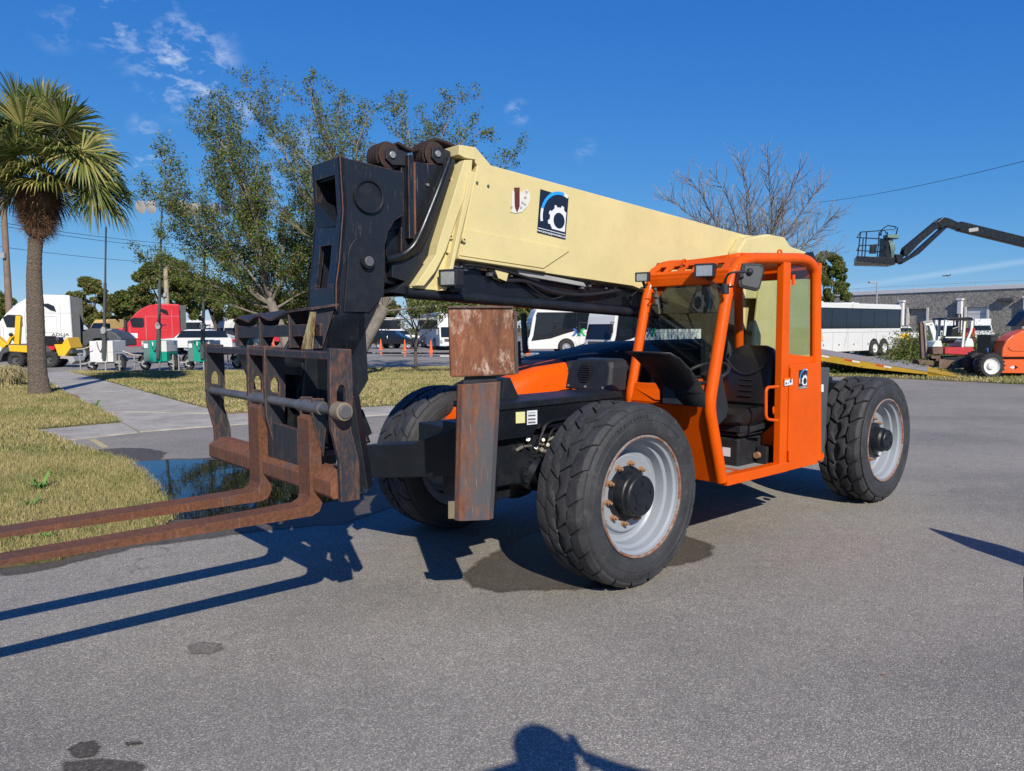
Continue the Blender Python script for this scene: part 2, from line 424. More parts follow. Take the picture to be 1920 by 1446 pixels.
def rubber():
    m, nt, b = newmat('tyre_rubber'); v = coord(nt)
    n1 = noise(nt, 4, 8, .7, v); n2 = noise(nt, 34, 6, .7, v)
    c = ramp(nt, n1, [(.3, (.013, .014, .017)), (.7, (.038, .040, .046))])
    c = mixc(nt, ramp(nt, n2, [(.55, 0), (.75, .35)]), c, (.085, .082, .078))
    dd_ = noise(nt, 9, 8, .75, coord(nt), .4); c = mixc(nt, ramp(nt, dd_, [(.56, 0), (.72, .28)]), c, (.16, .15, .13))
    nt.links.new(c, b.inputs['Base Color']); b.inputs['Roughness'].default_value = .72
    bump(nt, b, n2, .35, .004); return m
M['rubber'] = rubber()
# ------------------------------------------------------------------ ground materials
def asphalt(name, wet=0.0, tint=1.0):
    m, nt, b = newmat(name); v = coord(nt)
    fine = noise(nt, 120, 3, .7, v); mid = noise(nt, 7, 6, .7, v); big = noise(nt, .42, 5, .6, v)
    vo = N(nt, 'ShaderNodeTexVoronoi'); vo.inputs['Scale'].default_value = 150; nt.links.new(v, vo.inputs['Vector'])
    sp = N(nt, 'ShaderNodeSeparateColor'); nt.links.new(vo.outputs['Color'], sp.inputs[0])
    k = tint
    base = ramp(nt, fine, [(.28, (.162 * k, .154 * k, .139 * k)), (.5, (.262 * k, .250 * k, .224 * k)), (.72, (.395 * k, .378 * k, .342 * k))])
    st = ramp(nt, sp.outputs[0], [(.0, (.62, .62, .63)), (.55, (.9, .89, .88)), (.86, (1.2, 1.18, 1.15)), (.97, (1.8, 1.75, 1.7))])
    c = mixc(nt, 1, base, st, 'MULTIPLY')
    c = mixc(nt, 1, c, ramp(nt, mid, [(.3, .90), (.7, 1.08)]), 'MULTIPLY')
    c = mixc(nt, 1, c, ramp(nt, big, [(.32, (.80, .80, .81)), (.5, (1, .995, .985)), (.68, (1.10, 1.08, 1.06))]), 'MULTIPLY')
    dk = noise(nt, 1.3, 9, .72, v, .6)
    c = mixc(nt, ramp(nt, dk, [(.62, 0), (.76, .34)]), c, (.05, .048, .045))
    # hairline cracks and slow tonal patches
    dv = N(nt, 'ShaderNodeVectorMath', operation='ADD'); nd = N(nt, 'ShaderNodeTexNoise'); nd.inputs['Scale'].default_value = 1.7; nd.inputs['Detail'].default_value = 6; nt.links.new(v, nd.inputs['Vector']); nt.links.new(v, dv.inputs[0]); nt.links.new(nd.outputs['Color'], dv.inputs[1])
    cv_ = N(nt, 'ShaderNodeTexVoronoi', feature='DISTANCE_TO_EDGE'); cv_.inputs['Scale'].default_value = .30; nt.links.new(dv.outputs[0], cv_.inputs['Vector'])
    ck = ramp(nt, cv_.outputs['Distance'], [(.0, .55), (.0035, 0)]); ckm = ramp(nt, noise(nt, .35, 3, .5, v), [(.50, 0), (.58, 1)])
    cm_ = N(nt, 'ShaderNodeMath', operation='MULTIPLY'); nt.links.new(ck, cm_.inputs[0]); nt.links.new(ckm, cm_.inputs[1]); c = mixc(nt, cm_.outputs[0], c, (.06, .055, .05))
    c = mixc(nt, 1, c, ramp(nt, noise(nt, .16, 3, .5, coord(nt, scale=(.5, 1.6, 1)), 1.0), [(.35, (.84, .85, .86)), (.65, (1.08, 1.07, 1.05))]), 'MULTIPLY')
    if wet: c = mixc(nt, 1, c, (.36, .335, .31) if wet > .9 else (.66, .64, .62), 'MULTIPLY')
    nt.links.new(c, b.inputs['Base Color'])
    b.inputs['Roughness'].default_value = .93 if not wet else .6
    b.inputs['Specular IOR Level'].default_value = .3
    ad = N(nt, 'ShaderNodeMath', operation='ADD'); nt.links.new(fine, ad.inputs[0]); nt.links.new(vo.outputs['Distance'], ad.inputs[1])
    bump(nt, b, ad.outputs[0], .55 if not wet else .4, .005)
    return m
M['asphalt'] = asphalt('asphalt_weathered')
M['asphalt_far'] = asphalt('asphalt_lot_far', 0, .95)
M['asphalt_wet'] = asphalt('asphalt_wet', 1)
def lawnmat():
    m, nt, b = newmat('lawn_soil'); v = coord(nt)
    c = ramp(nt, noise(nt, 26, 8, .8, v), [(.3, (.05, .04, .02)), (.5, (.17, .135, .06)), (.7, (.34, .27, .13))])
    g = ramp(nt, noise(nt, .55, 6, .65, v), [(.42, (1.05, 1.0, .95)), (.60, (.50, .66, .36))])
    c = mixc(nt, 1, c, g, 'MULTIPLY'); nt.links.new(c, b.inputs['Base Color']); b.inputs['Roughness'].default_value = 1
    bump(nt, b, noise(nt, 60, 5, .8, v), 1, .03); return m
M['lawn'] = lawnmat()
def blade(name, a, bb, green):
    m, nt, b = newmat(name); v = coord(nt)
    g = ramp(nt, noise(nt, .55, 6, .65, v), [(.45, 0), (.64, 1)])
    c = mixc(nt, g, a, green); c = mixc(nt, ramp(nt, noise(nt, 9, 3, .7, v), [(.35, 0), (.7, .6)]), c, bb)
    nt.links.new(c, b.inputs['Base Color']); b.inputs['Roughness'].default_value = .75; b.inputs['Specular IOR Level'].default_value = .2
    return m
M['bl0'] = blade('grass_blade_straw', (.46, .37, .185), (.33, .27, .12), (.22, .24, .075))
M['bl1'] = blade('grass_blade_olive', (.25, .225, .09), (.23, .17, .085), (.10, .15, .035))
M['bl2'] = blade('grass_blade_green', (.15, .18, .05), (.26, .22, .09), (.055, .11, .02))
def concrete():
    m, nt, b = newmat('sidewalk_concrete'); v = coord(nt)
    c = ramp(nt, noise(nt, 2.0, 9, .7, v), [(.3, (.25, .23, .195)), (.55, (.37, .345, .30)), (.75, (.46, .43, .375))])
    c = mixc(nt, ramp(nt, noise(nt, .8, 8, .75, v, .5), [(.5, 0), (.72, .5)]), c, (.16, .15, .13))
    c = mixc(nt, 1, c, ramp(nt, noise(nt, 60, 3, .7, v), [(.3, .85), (.7, 1.12)]), 'MULTIPLY')
    nt.links.new(c, b.inputs['Base Color']); b.inputs['Roughness'].default_value = .9; bump(nt, b, noise(nt, 40, 5, .7, v), .4, .006); return m
M['concrete'] = concrete()
def watermat():
    m, nt, b = newmat('puddle_water'); v = coord(nt)
    b.inputs['Base Color'].default_value = (.006, .006, .008, 1); b.inputs['Roughness'].default_value = .015; b.inputs['IOR'].default_value = 1.33
    bump(nt, b, noise(nt, 5, 3, .5, v), .05, .01); return m
M['water'] = watermat()
M['mulch'] = paint('pine_mulch', (.26, .15, .09), .95, .5, dirt=.6, dirtcol=(.08, .05, .03), bumpy=1, scale=14)

def sheet(name, pts, z, mat, kind='structure', th=0):
    mb = MB()
    P = [Vector((p[0], p[1], z)) for p in pts]
    if th: mb.plate([Vector((p.x, p.y, z - th)) for p in P], (0, 0, th))
    else:
        tr = tessellate_polygon([P]); mb.add(P, [tuple(t) for t in tr])
    o = obj(name, mb, mat)
    if not th:
        for p in o.data.polygons:
            if p.normal.z < 0: o.data.flip_normals(); break
    o['kind'] = kind
    return o
def GP(lst): return [G(*p) for p in lst]
def ragged(poly, amp, step, seed=1):
    rnd = random.Random(seed); o = []
    n = len(poly)
    for i in range(n):
        a, b_ = Vector(poly[i]), Vector(poly[(i + 1) % n]); L = (b_ - a).length; k = max(1, int(L / step)); nr = Vector((-(b_ - a).y, (b_ - a).x, 0)).normalized()
        for j in range(k): o.append(a.lerp(b_, j / k) + nr * rnd.uniform(-amp, amp))
    return o

def soften(base, name):
    m = base.copy(); m.name = name; nt = m.node_tree; o = nt.nodes['Material Output']; b = nt.nodes['Principled BSDF']
    at_ = N(nt, 'ShaderNodeAttribute'); at_.attribute_name = 'soft'
    n_ = noise(nt, 11, 7, .75, coord(nt)); ad = N(nt, 'ShaderNodeMath', operation='MULTIPLY_ADD'); nt.links.new(n_, ad.inputs[0]); ad.inputs[1].default_value = .9; ad.inputs[2].default_value = -.45
    a2 = N(nt, 'ShaderNodeMath', operation='ADD'); nt.links.new(at_.outputs['Fac'], a2.inputs[0]); nt.links.new(ad.outputs[0], a2.inputs[1])
    f = ramp(nt, a2.outputs[0], [(.30, 0), (.75, 1)]); tr = N(nt, 'ShaderNodeBsdfTransparent'); mx = N(nt, 'ShaderNodeMixShader')
    nt.links.new(f, mx.inputs[0]); nt.links.new(tr.outputs[0], mx.inputs[1]); nt.links.new(b.outputs[0], mx.inputs[2]); nt.links.new(mx.outputs[0], o.inputs[0]); return m
M['wet_soft'] = soften(M['asphalt_wet'], 'asphalt_wet_soft_edge')
M['wet_faint'] = soften(asphalt('asphalt_darker_patch', .45), 'asphalt_faint_stain')
def soft_sheet(name, pts, z, mat, w):
    P = [Vector((p[0], p[1], z)) for p in pts]; n = len(P)
    area = sum(P[i].x * P[(i + 1) % n].y - P[(i + 1) % n].x * P[i].y for i in range(n)); sg = 1 if area > 0 else -1
    inn, outr = [], []
    for i in range(n):
        t = (P[(i + 3) % n] - P[i - 3]).normalized(); nr = Vector((t.y, -t.x, 0)) * sg
        inn.append(P[i] - nr * w * .5); outr.append(P[i] + nr * w * .5)
    mb = MB(); tr = tessellate_polygon([inn]); mb.add(inn + outr, [tuple(t) for t in tr] + [(i, (i + 1) % n, (i + 1) % n + n, i + n) for i in range(n)])
    o = obj(name, mb, mat, kind='structure'); me = o.data
    at_ = me.attributes.new('soft', 'FLOAT', 'POINT'); at_.data.foreach_set('value', [1.0] * n + [0.0] * n)
    return o
g = MB(); g.add([(-2500, -60, -.012), (2500, -60, -.012), (2500, 4000, -.012), (-2500, 4000, -.012)], [(0, 1, 2, 3)])
o = obj('ground', g, M['lawn'], kind='structure')
g = MB(); g.add([(-140, -40, 0), (120, -40, 0), (120, 175, 0), (-140, 175, 0)], [(0, 1, 2, 3)])
obj('asphalt_yard', g, M['asphalt'], kind='structure')

LAWN_A = ragged([Vector((-30, 5.4, 0))] + GP([(0, 1068), (100, 1052), (180, 1033), (250, 1012), (312, 988), (328, 965), (306, 930), (285, 905), (262, 886), (238, 868), (200, 856), (150, 842), (105, 820), (62, 808), (150, 799), (228, 793), (190, 770), (150, 754), (120, 738), (90, 716), (62, 702), (30, 698)]) + [Vector((-40, 33, 0))], .035, .35, 3)
LAWN_B = ragged(GP([(128, 697), (190, 712), (260, 732), (340, 754), (420, 776), (560, 770), (740, 762), (870, 757), (960, 752), (985, 700), (840, 689), (640, 692), (480, 696), (300, 697)]), .03, .5, 5)
for nm, P in (('lawn', LAWN_A), ('lawn', LAWN_B)):
    sheet(nm, P, .03, M['lawn'], th=.05)
# sidewalk slabs: each its own slab with a joint between
def slab(name, P, z=.022): return sheet(name, P, z, M['concrete'], th=.06)
path = [(60, 702, 128, 697), (90, 716, 185, 712), (122, 739, 262, 733), (152, 756, 340, 755), (190, 772, 424, 777)]
prev = None
for i in range(len(path) - 1):
    a, b_ = path[i], path[i + 1]
    A0, A1, B0, B1 = G(a[0], a[1]), G(a[2], a[3]), G(b_[0], b_[1]), G(b_[2], b_[3])
    nsub = max(1, int((A0 - B0).length / 1.9))
    for k in range(nsub):
        t0, t1 = k / nsub + .004, (k + 1) / nsub - .004
        slab('sidewalk', [A0.lerp(B0, t0), A1.lerp(B1, t0), A1.lerp(B1, t1), A0.lerp(B0, t1)])
slab('sidewalk', [G(193, 773), G(424, 779), G(428, 798), G(262, 811)])
slab('sidewalk', [G(64, 808.5), G(226, 794.5), G(259, 812), G(92, 830)])
slab('sidewalk', [G(427, 779), G(600, 770), G(596, 787), G(431, 798)])
slab('sidewalk', [G(603, 770), G(840, 757), G(840, 771), G(599, 787)])
# painted line
sheet('painted_line', GP([(167, 825), (178, 823), (205, 839), (192, 841)]), .004, paint('faded_yellow_line', (.45, .38, .20), .8, .2, dirt=.8, dirtcol=(.2, .19, .17), bumpy=.2, scale=12))
# puddles and wet patches
def blob(lst, amp=.03, step=.12, seed=1): return ragged(GP(lst), amp, step, seed)
def lpoly(lst):
    return [Vector((p[0], p[1], 0)) for p in lst]
soft_sheet('wet_asphalt', blob([(150, 846), (230, 840), (285, 842), (312, 850), (300, 862), (420, 858), (560, 862), (700, 880), (780, 900), (740, 950), (640, 985), (540, 990), (400, 1008), (250, 1028), (100, 1066), (0, 1082), (0, 1050), (200, 1020), (330, 960), (240, 860)], .03, .12), .004, M['wet_soft'], .16)
sheet('puddle', blob([(238, 867), (330, 863), (440, 863), (560, 868), (640, 882), (700, 900), (690, 925), (600, 945), (520, 960), (430, 970), (326, 976), (300, 920)], .015, .1, 2), .008, M['water'])
soft_sheet('wet_asphalt', blob([(868, 1075), (905, 1050), (950, 1022), (1000, 1000), (1100, 985), (1240, 992), (1300, 1010), (1333, 1022), (1336, 1040), (1310, 1054), (1250, 1062), (1180, 1100), (1090, 1106), (1000, 1108), (930, 1112), (880, 1098)], .02, .05, 4), .004, M['wet_soft'], .14)
sheet('puddle', lpoly([(-14.6, 62.5), (-9.5, 60.5), (-3, 59), (2, 58), (2, 54.5), (-6, 56), (-13, 58)]), .004, M['water'])
sheet('puddle', lpoly([(-9.5, 53.5), (-5, 53.2), (1, 51.5), (1, 50), (-5.5, 51.2), (-8.5, 52.2)]), .004, M['water'])
mo = M['wet_soft']
soft_sheet('oil_stain', blob([(128, 1408), (150, 1392), (178, 1390), (186, 1402), (176, 1420), (140, 1424)], .008, .02, 6), .004, mo, .045)
soft_sheet('oil_stain', blob([(120, 1430), (190, 1424), (262, 1432), (270, 1440), (250, 1460), (110, 1460)], .008, .02, 16), .004, mo, .05)
soft_sheet('oil_stain', blob([(232, 1394), (262, 1392), (266, 1397), (240, 1400)], .004, .015, 17), .004, mo, .03)
soft_sheet('oil_stain', blob([(352, 1212), (380, 1205), (412, 1208), (418, 1218), (395, 1228), (360, 1226)], .006, .03, 18), .004, M['wet_faint'], .08)
# grass and bank on the right
GR1 = ragged([G(1545, 706), G(1700, 711), G(1920, 721), Vector((40, 26, 0)), Vector((40, 33, 0)), G(1920, 699), G(1790, 694), G(1545, 690)], .05, .5, 7)
sheet('lawn', GR1, .03, M['lawn'], th=.05)
GR2 = ragged([Vector((26.5, 44, 0)), Vector((60, 34, 0)), Vector((80, 55, 0)), Vector((32, 62, 0)), Vector((24, 54, 0))], .1, 1, 8)
sheet('lawn', GR2, .035, M['lawn'], th=.05)

# ------------------------------------------------------------------ grass blades
def inpoly(px, py, poly):
    x = np.array([p[0] for p in poly]); y = np.array([p[1] for p in poly]); c = np.zeros(len(px), bool); j = len(x) - 1
    for i in range(len(x)):
        cond = ((y[i] > py) != (y[j] > py)) & (px < (x[j] - x[i]) * (py - y[i]) / (y[j] - y[i] + 1e-12) + x[i])
        c ^= cond; j = i
    return c
def blades(name, poly, dens, w, h, z, seed, clip=None, mats=('bl0', 'bl1', 'bl2'), wts=(.45, .3, .25), lean=.6):
    rng = np.random.default_rng(seed)
    xs = np.array([p[0] for p in poly]); ys = np.array([p[1] for p in poly])
    x0, x1, y0, y1 = xs.min(), xs.max(), ys.min(), ys.max()
    if clip: x0, x1, y0, y1 = max(x0, clip[0]), min(x1, clip[1]), max(y0, clip[2]), min(y1, clip[3])
    n = int((x1 - x0) * (y1 - y0) * dens)
    px = rng.uniform(x0, x1, n); py = rng.uniform(y0, y1, n)
    k = inpoly(px, py, poly) & (np.abs(px) < py * .72 + .4); px, py = px[k], py[k]; n = len(px)
    px = px + rng.normal(0, .045, n); py = py + rng.normal(0, .045, n)
    a = rng.uniform(0, 2 * np.pi, n); hh = h * rng.uniform(.45, 1.25, n); ww = w * rng.uniform(.6, 1.3, n)
    ln = rng.normal(0, lean, n) * hh; la = rng.uniform(0, 2 * np.pi, n)
    co = np.zeros((n, 3, 3))
    co[:, 0] = np.stack([px - np.cos(a) * ww / 2, py - np.sin(a) * ww / 2, np.full(n, z)], 1)
    co[:, 1] = np.stack([px + np.cos(a) * ww / 2, py + np.sin(a) * ww / 2, np.full(n, z)], 1)
    co[:, 2] = np.stack([px + np.cos(la) * ln, py + np.sin(la) * ln, z + hh], 1)
    me = bpy.data.meshes.new(name); me.vertices.add(n * 3); me.vertices.foreach_set('co', co.ravel())
    me.loops.add(n * 3); me.loops.foreach_set('vertex_index', np.arange(n * 3)); me.polygons.add(n)
    me.polygons.foreach_set('loop_start', np.arange(n) * 3); me.polygons.foreach_set('loop_total', np.full(n, 3))
    for m_ in mats: me.materials.append(M[m_])
    me.polygons.foreach_set('material_index', rng.choice(len(mats), n, p=wts).astype(np.int32)); me.update(calc_edges=True); me.validate()
    o = bpy.data.objects.new(name, me); COL.objects.link(o); return o
def grass(label, *a, **k):
    o = blades('grass', *a, **k); o['kind'] = 'stuff'; o['label'] = label; o['category'] = 'grass'; return o
grass('short dry grass blades of the near left lawn beside the puddle', LAWN_A, 4600, .0065, .058, .03, 1, clip=(-10, 0, 5, 11.5))
grass('short tan grass blades in front of the palm tree', LAWN_A, 1100, .015, .065, .03, 2, clip=(-16, 0, 11.5, 24))
grass('short grass blades at the far left behind the palm', LAWN_A, 150, .035, .075, .03, 3, clip=(-26, 0, 24, 36))
grass('short straw coloured grass blades of the lawn between sidewalk and parking lot', LAWN_B, 380, .026, .06, .03, 4, wts=(.55, .3, .15))
grass('green and straw grass blades of the strip under the loading ramp', GR1, 190, .04, .09, .03, 5)
grass('tall rough grass of the bank behind the small excavator', GR2, 60, .08, .5, .03, 6, wts=(.4, .4, .2))
# mulch bed round the palm
sheet('mulch_bed', ragged([G(0, 765), G(60, 765), G(125, 758), G(150, 748), G(120, 735), G(60, 728), G(0, 735)], .08, .3, 4), .036, M['mulch'])
# weeds
for k, (px, py, s) in enumerate(((80, 918, 1.0), (60, 950, .7), (30, 1012, .6), (88, 1010, .55), (180, 762, 1.0), (175, 1030, .5))):
    c = G(px, py, .03); mb = MB(); rnd = random.Random(k)
    for i in range(16):
        a = rnd.uniform(0, 6.28); L = s * rnd.uniform(.10, .26); up = rnd.uniform(.25, .8); d = Vector((math.cos(a), math.sin(a), 0)); sd_ = Vector((-d.y, d.x, 0)) * .016 * s
        p0, p1, p2 = c, c + d * L * .55 + Vector((0, 0, L * up)), c + d * L + Vector((0, 0, L * up * .7))
        mb.add([p0 - sd_ * .3, p0 + sd_ * .3, p1 + sd_, p1 - sd_, p2], [(0, 1, 2, 3), (3, 2, 4)])
    o = obj('weed', mb, M.setdefault('weed', paint('weed_leaf', (.10, .24, .03), .6, .3, dirt=0, bumpy=0)))
    tag(o, ['bright green leafy weed growing in the near left lawn', 'small green weed just below the leafy weed in the lawn', 'low green weed at the left picture edge between the fork tines', 'small weed between the two fork tines in the grass', 'green weed tuft at the sidewalk edge right of the palm', 'small weed below the front fork tine at the lawn edge'][k], 'weed')
# leaf litter on the yard
rnd = random.Random(5)
mb = MB()
for i in range(70):
    x, y = rnd.uniform(-6, 7), rnd.uniform(2.6, 14); a = rnd.uniform(0, 6.28); L = rnd.uniform(.008, .018); d = Vector((math.cos(a), math.sin(a), .1)); e = Vector((-d.y, d.x, .2)) * .4
    c = Vector((x, y, .006)); mb.add([c - d * L, c + e * L, c + d * L, c - e * L], [(0, 1, 2, 3)])
o = obj('leaf_litter', mb, paint('dry_leaf', (.20, .10, .05), .8, .4, dirt=0, bumpy=0), kind='stuff'); tag(o, 'tiny dry brown leaves scattered over the asphalt', 'leaves')
# ------------------------------------------------------------------ telehandler (local frame: X forward, Y to its left, Z up)
TH = thing('telehandler', 'big orange and cream telescopic forklift with black boom head, rusty forks and open orange cab', 'telehandler', VO, YAW)
def P_(name, mb, mat, bevel=0, smooth=False, parent=None, label=None, **k):
    return obj(name, mb, mat, parent or TH, bevel, smooth, label, **k)
def crom(pts, n=6, closed=False):
    pts = [Vector(p) for p in pts]; m = len(pts); o = []
    rng_ = range(m) if closed else range(m - 1)
    for i in rng_:
        if closed: a, b_, c, d = pts[i - 1], pts[i], pts[(i + 1) % m], pts[(i + 2) % m]
        else: a, b_, c, d = pts[max(i - 1, 0)], pts[i], pts[i + 1], pts[min(i + 2, m - 1)]
        for j in range(n):
            t = j / n
            o.append(.5 * ((2 * b_) + (c - a) * t + (2 * a - 5 * b_ + 4 * c - d) * t * t + (3 * b_ - a - 3 * c + d) * t ** 3))
    if not closed: o.append(pts[-1])
    return o
def roundpath(pts, r=.06, n=5):
    pts = [Vector(p) for p in pts]; o = [pts[0]]
    for i in range(1, len(pts) - 1):
        a, b_, c = pts[i - 1], pts[i], pts[i + 1]
        d1 = (a - b_); d2 = (c - b_); rr = min(r, d1.length * .45, d2.length * .45); p, q = b_ + d1.normalized() * rr, b_ + d2.normalized() * rr
        for j in range(n + 1):
            t = j / n; o.append(p * (1 - t) ** 2 + b_ * 2 * t * (1 - t) + q * t * t)
    o.append(pts[-1]); return o

# ---- wheels
WR, WW = .679, .43
def tyre_mesh(name, rows, gap, depth, stag, seed):
    mb = MB(); rb = WR - depth
    prof = [(.446, .0), (.462, .016), (.50, .026), (.545, .028), (.553, .024), (.557, .028), (.60, .022), (.607, .016), (.612, .018), (rb - .028, .004), (rb - .006, -.022), (rb, -.06)]
    full = prof + [(r, -WW - h) for r, h in prof[::-1]]
    mb.lathe(full, (0, 0, 0), (0, 1, 0), 96, ref=(1, 0, 0))
    rnd = random.Random(seed); circ = 2 * math.pi * WR; ds = circ / rows
    hb = [.006, -.112, -.215, -.318, -WW - .006]
    def rt(h):
        e = abs(h + WW / 2) / (WW / 2); return WR - .012 * e ** 3 - (.018 if e > .97 else 0)
    def rbase(h):
        e = abs(h + WW / 2) / (WW / 2); return rb - (.03 if e > .95 else .004)
    def zz(h):  # zigzag row boundary
        t = (h + WW / 2) / (WW / 2); return .075 * (abs(t) * 2 - 1)
    for j in range(4):
        h0, h1 = hb[j], hb[j + 1]; g0 = gap / 2 if j else 0; g1 = gap / 2 if j < 3 else 0
        off = stag * ds * (j % 2) + (ds * .25 if j >= 2 else 0)
        for i in range(rows):
            s0 = i * ds + off; top = []; bot = []
            jit = rnd.uniform(-.003, .003)
            NU, NV = 4, 4
            for u in range(NU + 1):
                for v_ in range(NV + 1):
                    U, W_ = u / NU, v_ / NV
                    hh = (h0 - g0) + ((h1 + g1) - (h0 - g0)) * W_
                    # skew the side edges into an arrow shape
                    hh += .028 * (1 - abs(2 * U - 1)) * (1 if j in (1,) else -1 if j in (2,) else (.6 if j == 3 else -.6)) * (1 if (W_ > .5) == (j < 2) else .4)
                    if j == 0 and W_ == 0: hh = h0
                    if j == 3 and W_ == 1: hh = h1
                    ss = s0 + gap / 2 + U * (ds - gap) + zz(hh) + jit
                    ins = .004 if (u in (0, NU) or v_ in (0, NV)) else 0
                    a = ss / WR
                    R_ = rt(hh) - ins + jit * .4
                    top.append((R_ * math.cos(a), hh, R_ * math.sin(a)))
                    Rb = rbase(hh)
                    bot.append((Rb * math.cos(a), hh, Rb * math.sin(a)))
            n = NV + 1; o_ = len(top); fs = []
            for u in range(NU):
                for v_ in range(NV):
                    q = u * n + v_; fs.append((q, q + 1, q + n + 1, q + n))
            per = [u * n for u in range(NU + 1)] + [NU * n + v_ for v_ in range(1, NV + 1)] + [u * n + NV for u in range(NU - 1, -1, -1)] + [v_ for v_ in range(NV - 1, 0, -1)]
            for k in range(len(per)):
                p, q = per[k], per[(k + 1) % len(per)]; fs.append((p, q, q + o_, p + o_))
            mb.add(top + bot, fs)
    return mb.mesh(name, M['rubber'])
def arc_text(mb_parent, s, rad, ang0, size, flip=False):
    for i, ch in enumerate(s):
        if ch == ' ': continue
        me = text_mesh(ch, size, .0035, bold=.0008)
        a = ang0 + (i - (len(s) - 1) / 2) * (size * .92 / rad) * (-1)
        # local wheel face: looking from +Y, x to the left... place with tangent and radial directions
        rd = Vector((-math.sin(a), 0, math.cos(a))); rd.x *= -1
        tg = Vector((-rd.z, 0, rd.x))
        pos = Vector((0, .0265, 0)) + rd * rad
        Mx = Matrix(((tg.x, rd.x, 0, pos.x), (0, 0, 1, pos.y), (tg.z, rd.z, 0, pos.z), (0, 0, 0, 1)))
        me.transform(Mx)
        mb_parent.add([v.co[:] for v in me.vertices], [tuple(p.vertices) for p in me.polygons]); bpy.data.meshes.remove(me)
tm_f = tyre_mesh('tyre_front', 21, .020, .026, .5, 1)
tm_r = tyre_mesh('tyre_rear', 19, .036, .042, .5, 2)
rimb = MB()
rimb.lathe([(.444, -.004), (.448, .006), (.444, .012), (.434, .012), (.428, .002), (.424, -.02), (.404, -.032), (.400, -.055), (.398, -.085), (.372, -.094), (.366, -.12), (.362, -.165), (.345, -.180), (.318, -.182), (.300, -.172), (.288, -.150), (.278, -.146), (.255, -.150), (.145, -.150)], (0, 0, 0), (0, 1, 0), 72)
rimb.lathe([(.444, -WW + .004), (.41, -WW + .03), (.36, -WW + .08), (.362, -.165)], (0, 0, 0), (0, 1, 0), 48)
rim_me = rimb.mesh('rim', M['silver'], smooth=True); sharp(rim_me, 30)
lipb = MB(); lipb.lathe([(.4455, .004), (.449, .0145), (.444, .0165), (.433, .0155), (.4285, .006), (.4265, -.008)], (0, 0, 0), (0, 1, 0), 96)
lip_me = lipb.mesh('rim_lip', worn('rusty_rim_lip', (.24, .22, .21), .55, scale=9, bright=1.35, vert=False), smooth=True)
hubb = MB(); hubb.lathe([(.205, -.150), (.205, -.143), (.160, -.140), (.158, -.06), (.150, -.052), (.150, -.012), (.142, -.002), (.07, -.002), (.068, .004), (.0, .004)], (0, 0, 0), (0, 1, 0), 48)
for k in range(5):
    a = .4 + k * 2 * math.pi / 5; hubb.cyl((.1 * math.cos(a), -.002, .1 * math.sin(a)), (.1 * math.cos(a), .010, .1 * math.sin(a)), .014, n=6)
for k in range(24):
    a = k * 2 * math.pi / 24; hubb.box(-.001, .001, 0, 0, 0, 0) if False else None
hub_me = hubb.mesh('hub', M['black'], smooth=True); sharp(hub_me, 30)
hubbr = MB(); hubbr.lathe([(.18, -.150), (.18, -.11), (.135, -.10), (.13, -.02), (.115, 0), (.115, .03), (.108, .038), (0, .038)], (0, 0, 0), (0, 1, 0), 40)
for k in range(4):
    a = .4 + k * math.pi / 2; hubbr.cyl((.07 * math.cos(a), .036, .07 * math.sin(a)), (.07 * math.cos(a), .048, .07 * math.sin(a)), .012, n=6)
hubr_me = hubbr.mesh('hub', M['black'], smooth=True); sharp(hubr_me, 30)
nb = MB(); nb.cyl((0, -.148, 0), (0, -.118, 0), .019, n=6); nb.cyl((0, -.12, 0), (0, -.098, 0), .0105, n=8); nb.cyl((0, -.150, 0), (0, -.144, 0), .026, n=12)
nut_me = nb.mesh('lug_nut', M['rustnut'])
vs_ = MB(); vs_.tube([(.36, -.12, 0), (.34, -.10, 0), (.325, -.085, .01)], .006, 6); vs_.box(.345, .375, -.128, -.112, -.014, .014)
valve_me = vs_.mesh('valve_stem', M['bolt'])
tb = MB(); arc_text(tb, 'BLACKSTEEL', .582, math.radians(14), .040); arc_text(tb, 'LIGHTNING', .582, math.radians(172), .036)
let_me = tb.mesh('lettering', M['rubber'])
for (x, side, front) in ((0, 1, 1), (0, -1, 1), (-4.095, 1, 0), (-4.095, -1, 0)):
    w = obj('wheel', tm_f if front else tm_r, None, TH); w.location = (x, 1.305 * side, WR + .001)
    w.rotation_euler = (0, 0 if side > 0 else 0, 0 if side > 0 else math.pi)
    if not front: w['label'] = 'wheel with deep open tread lugs'
    r = obj('rim', rim_me, None, w); obj('rim_lip', lip_me, None, w)
    obj('hub', hub_me if front else hubr_me, None, w)
    if front: obj('lettering', let_me, None, w, kind='stuff')
    v_ = obj('valve_stem', valve_me, None, w); v_.rotation_euler = (0, math.radians(28), 0)
    for k in range(10):
        a = (k + .5) * math.pi / 5 + .15
        q = obj('lug_nut', nut_me, None, w); q.location = (.222 * math.cos(a), 0, .222 * math.sin(a))

# ---- chassis and axles
c = MB()
c.box(-4.75, .72, -.5, .5, .72, 1.12)
c.box(.5, .80, -.05, .42, .60, 1.18)
P_('chassis_frame', c, M['black'], .01)
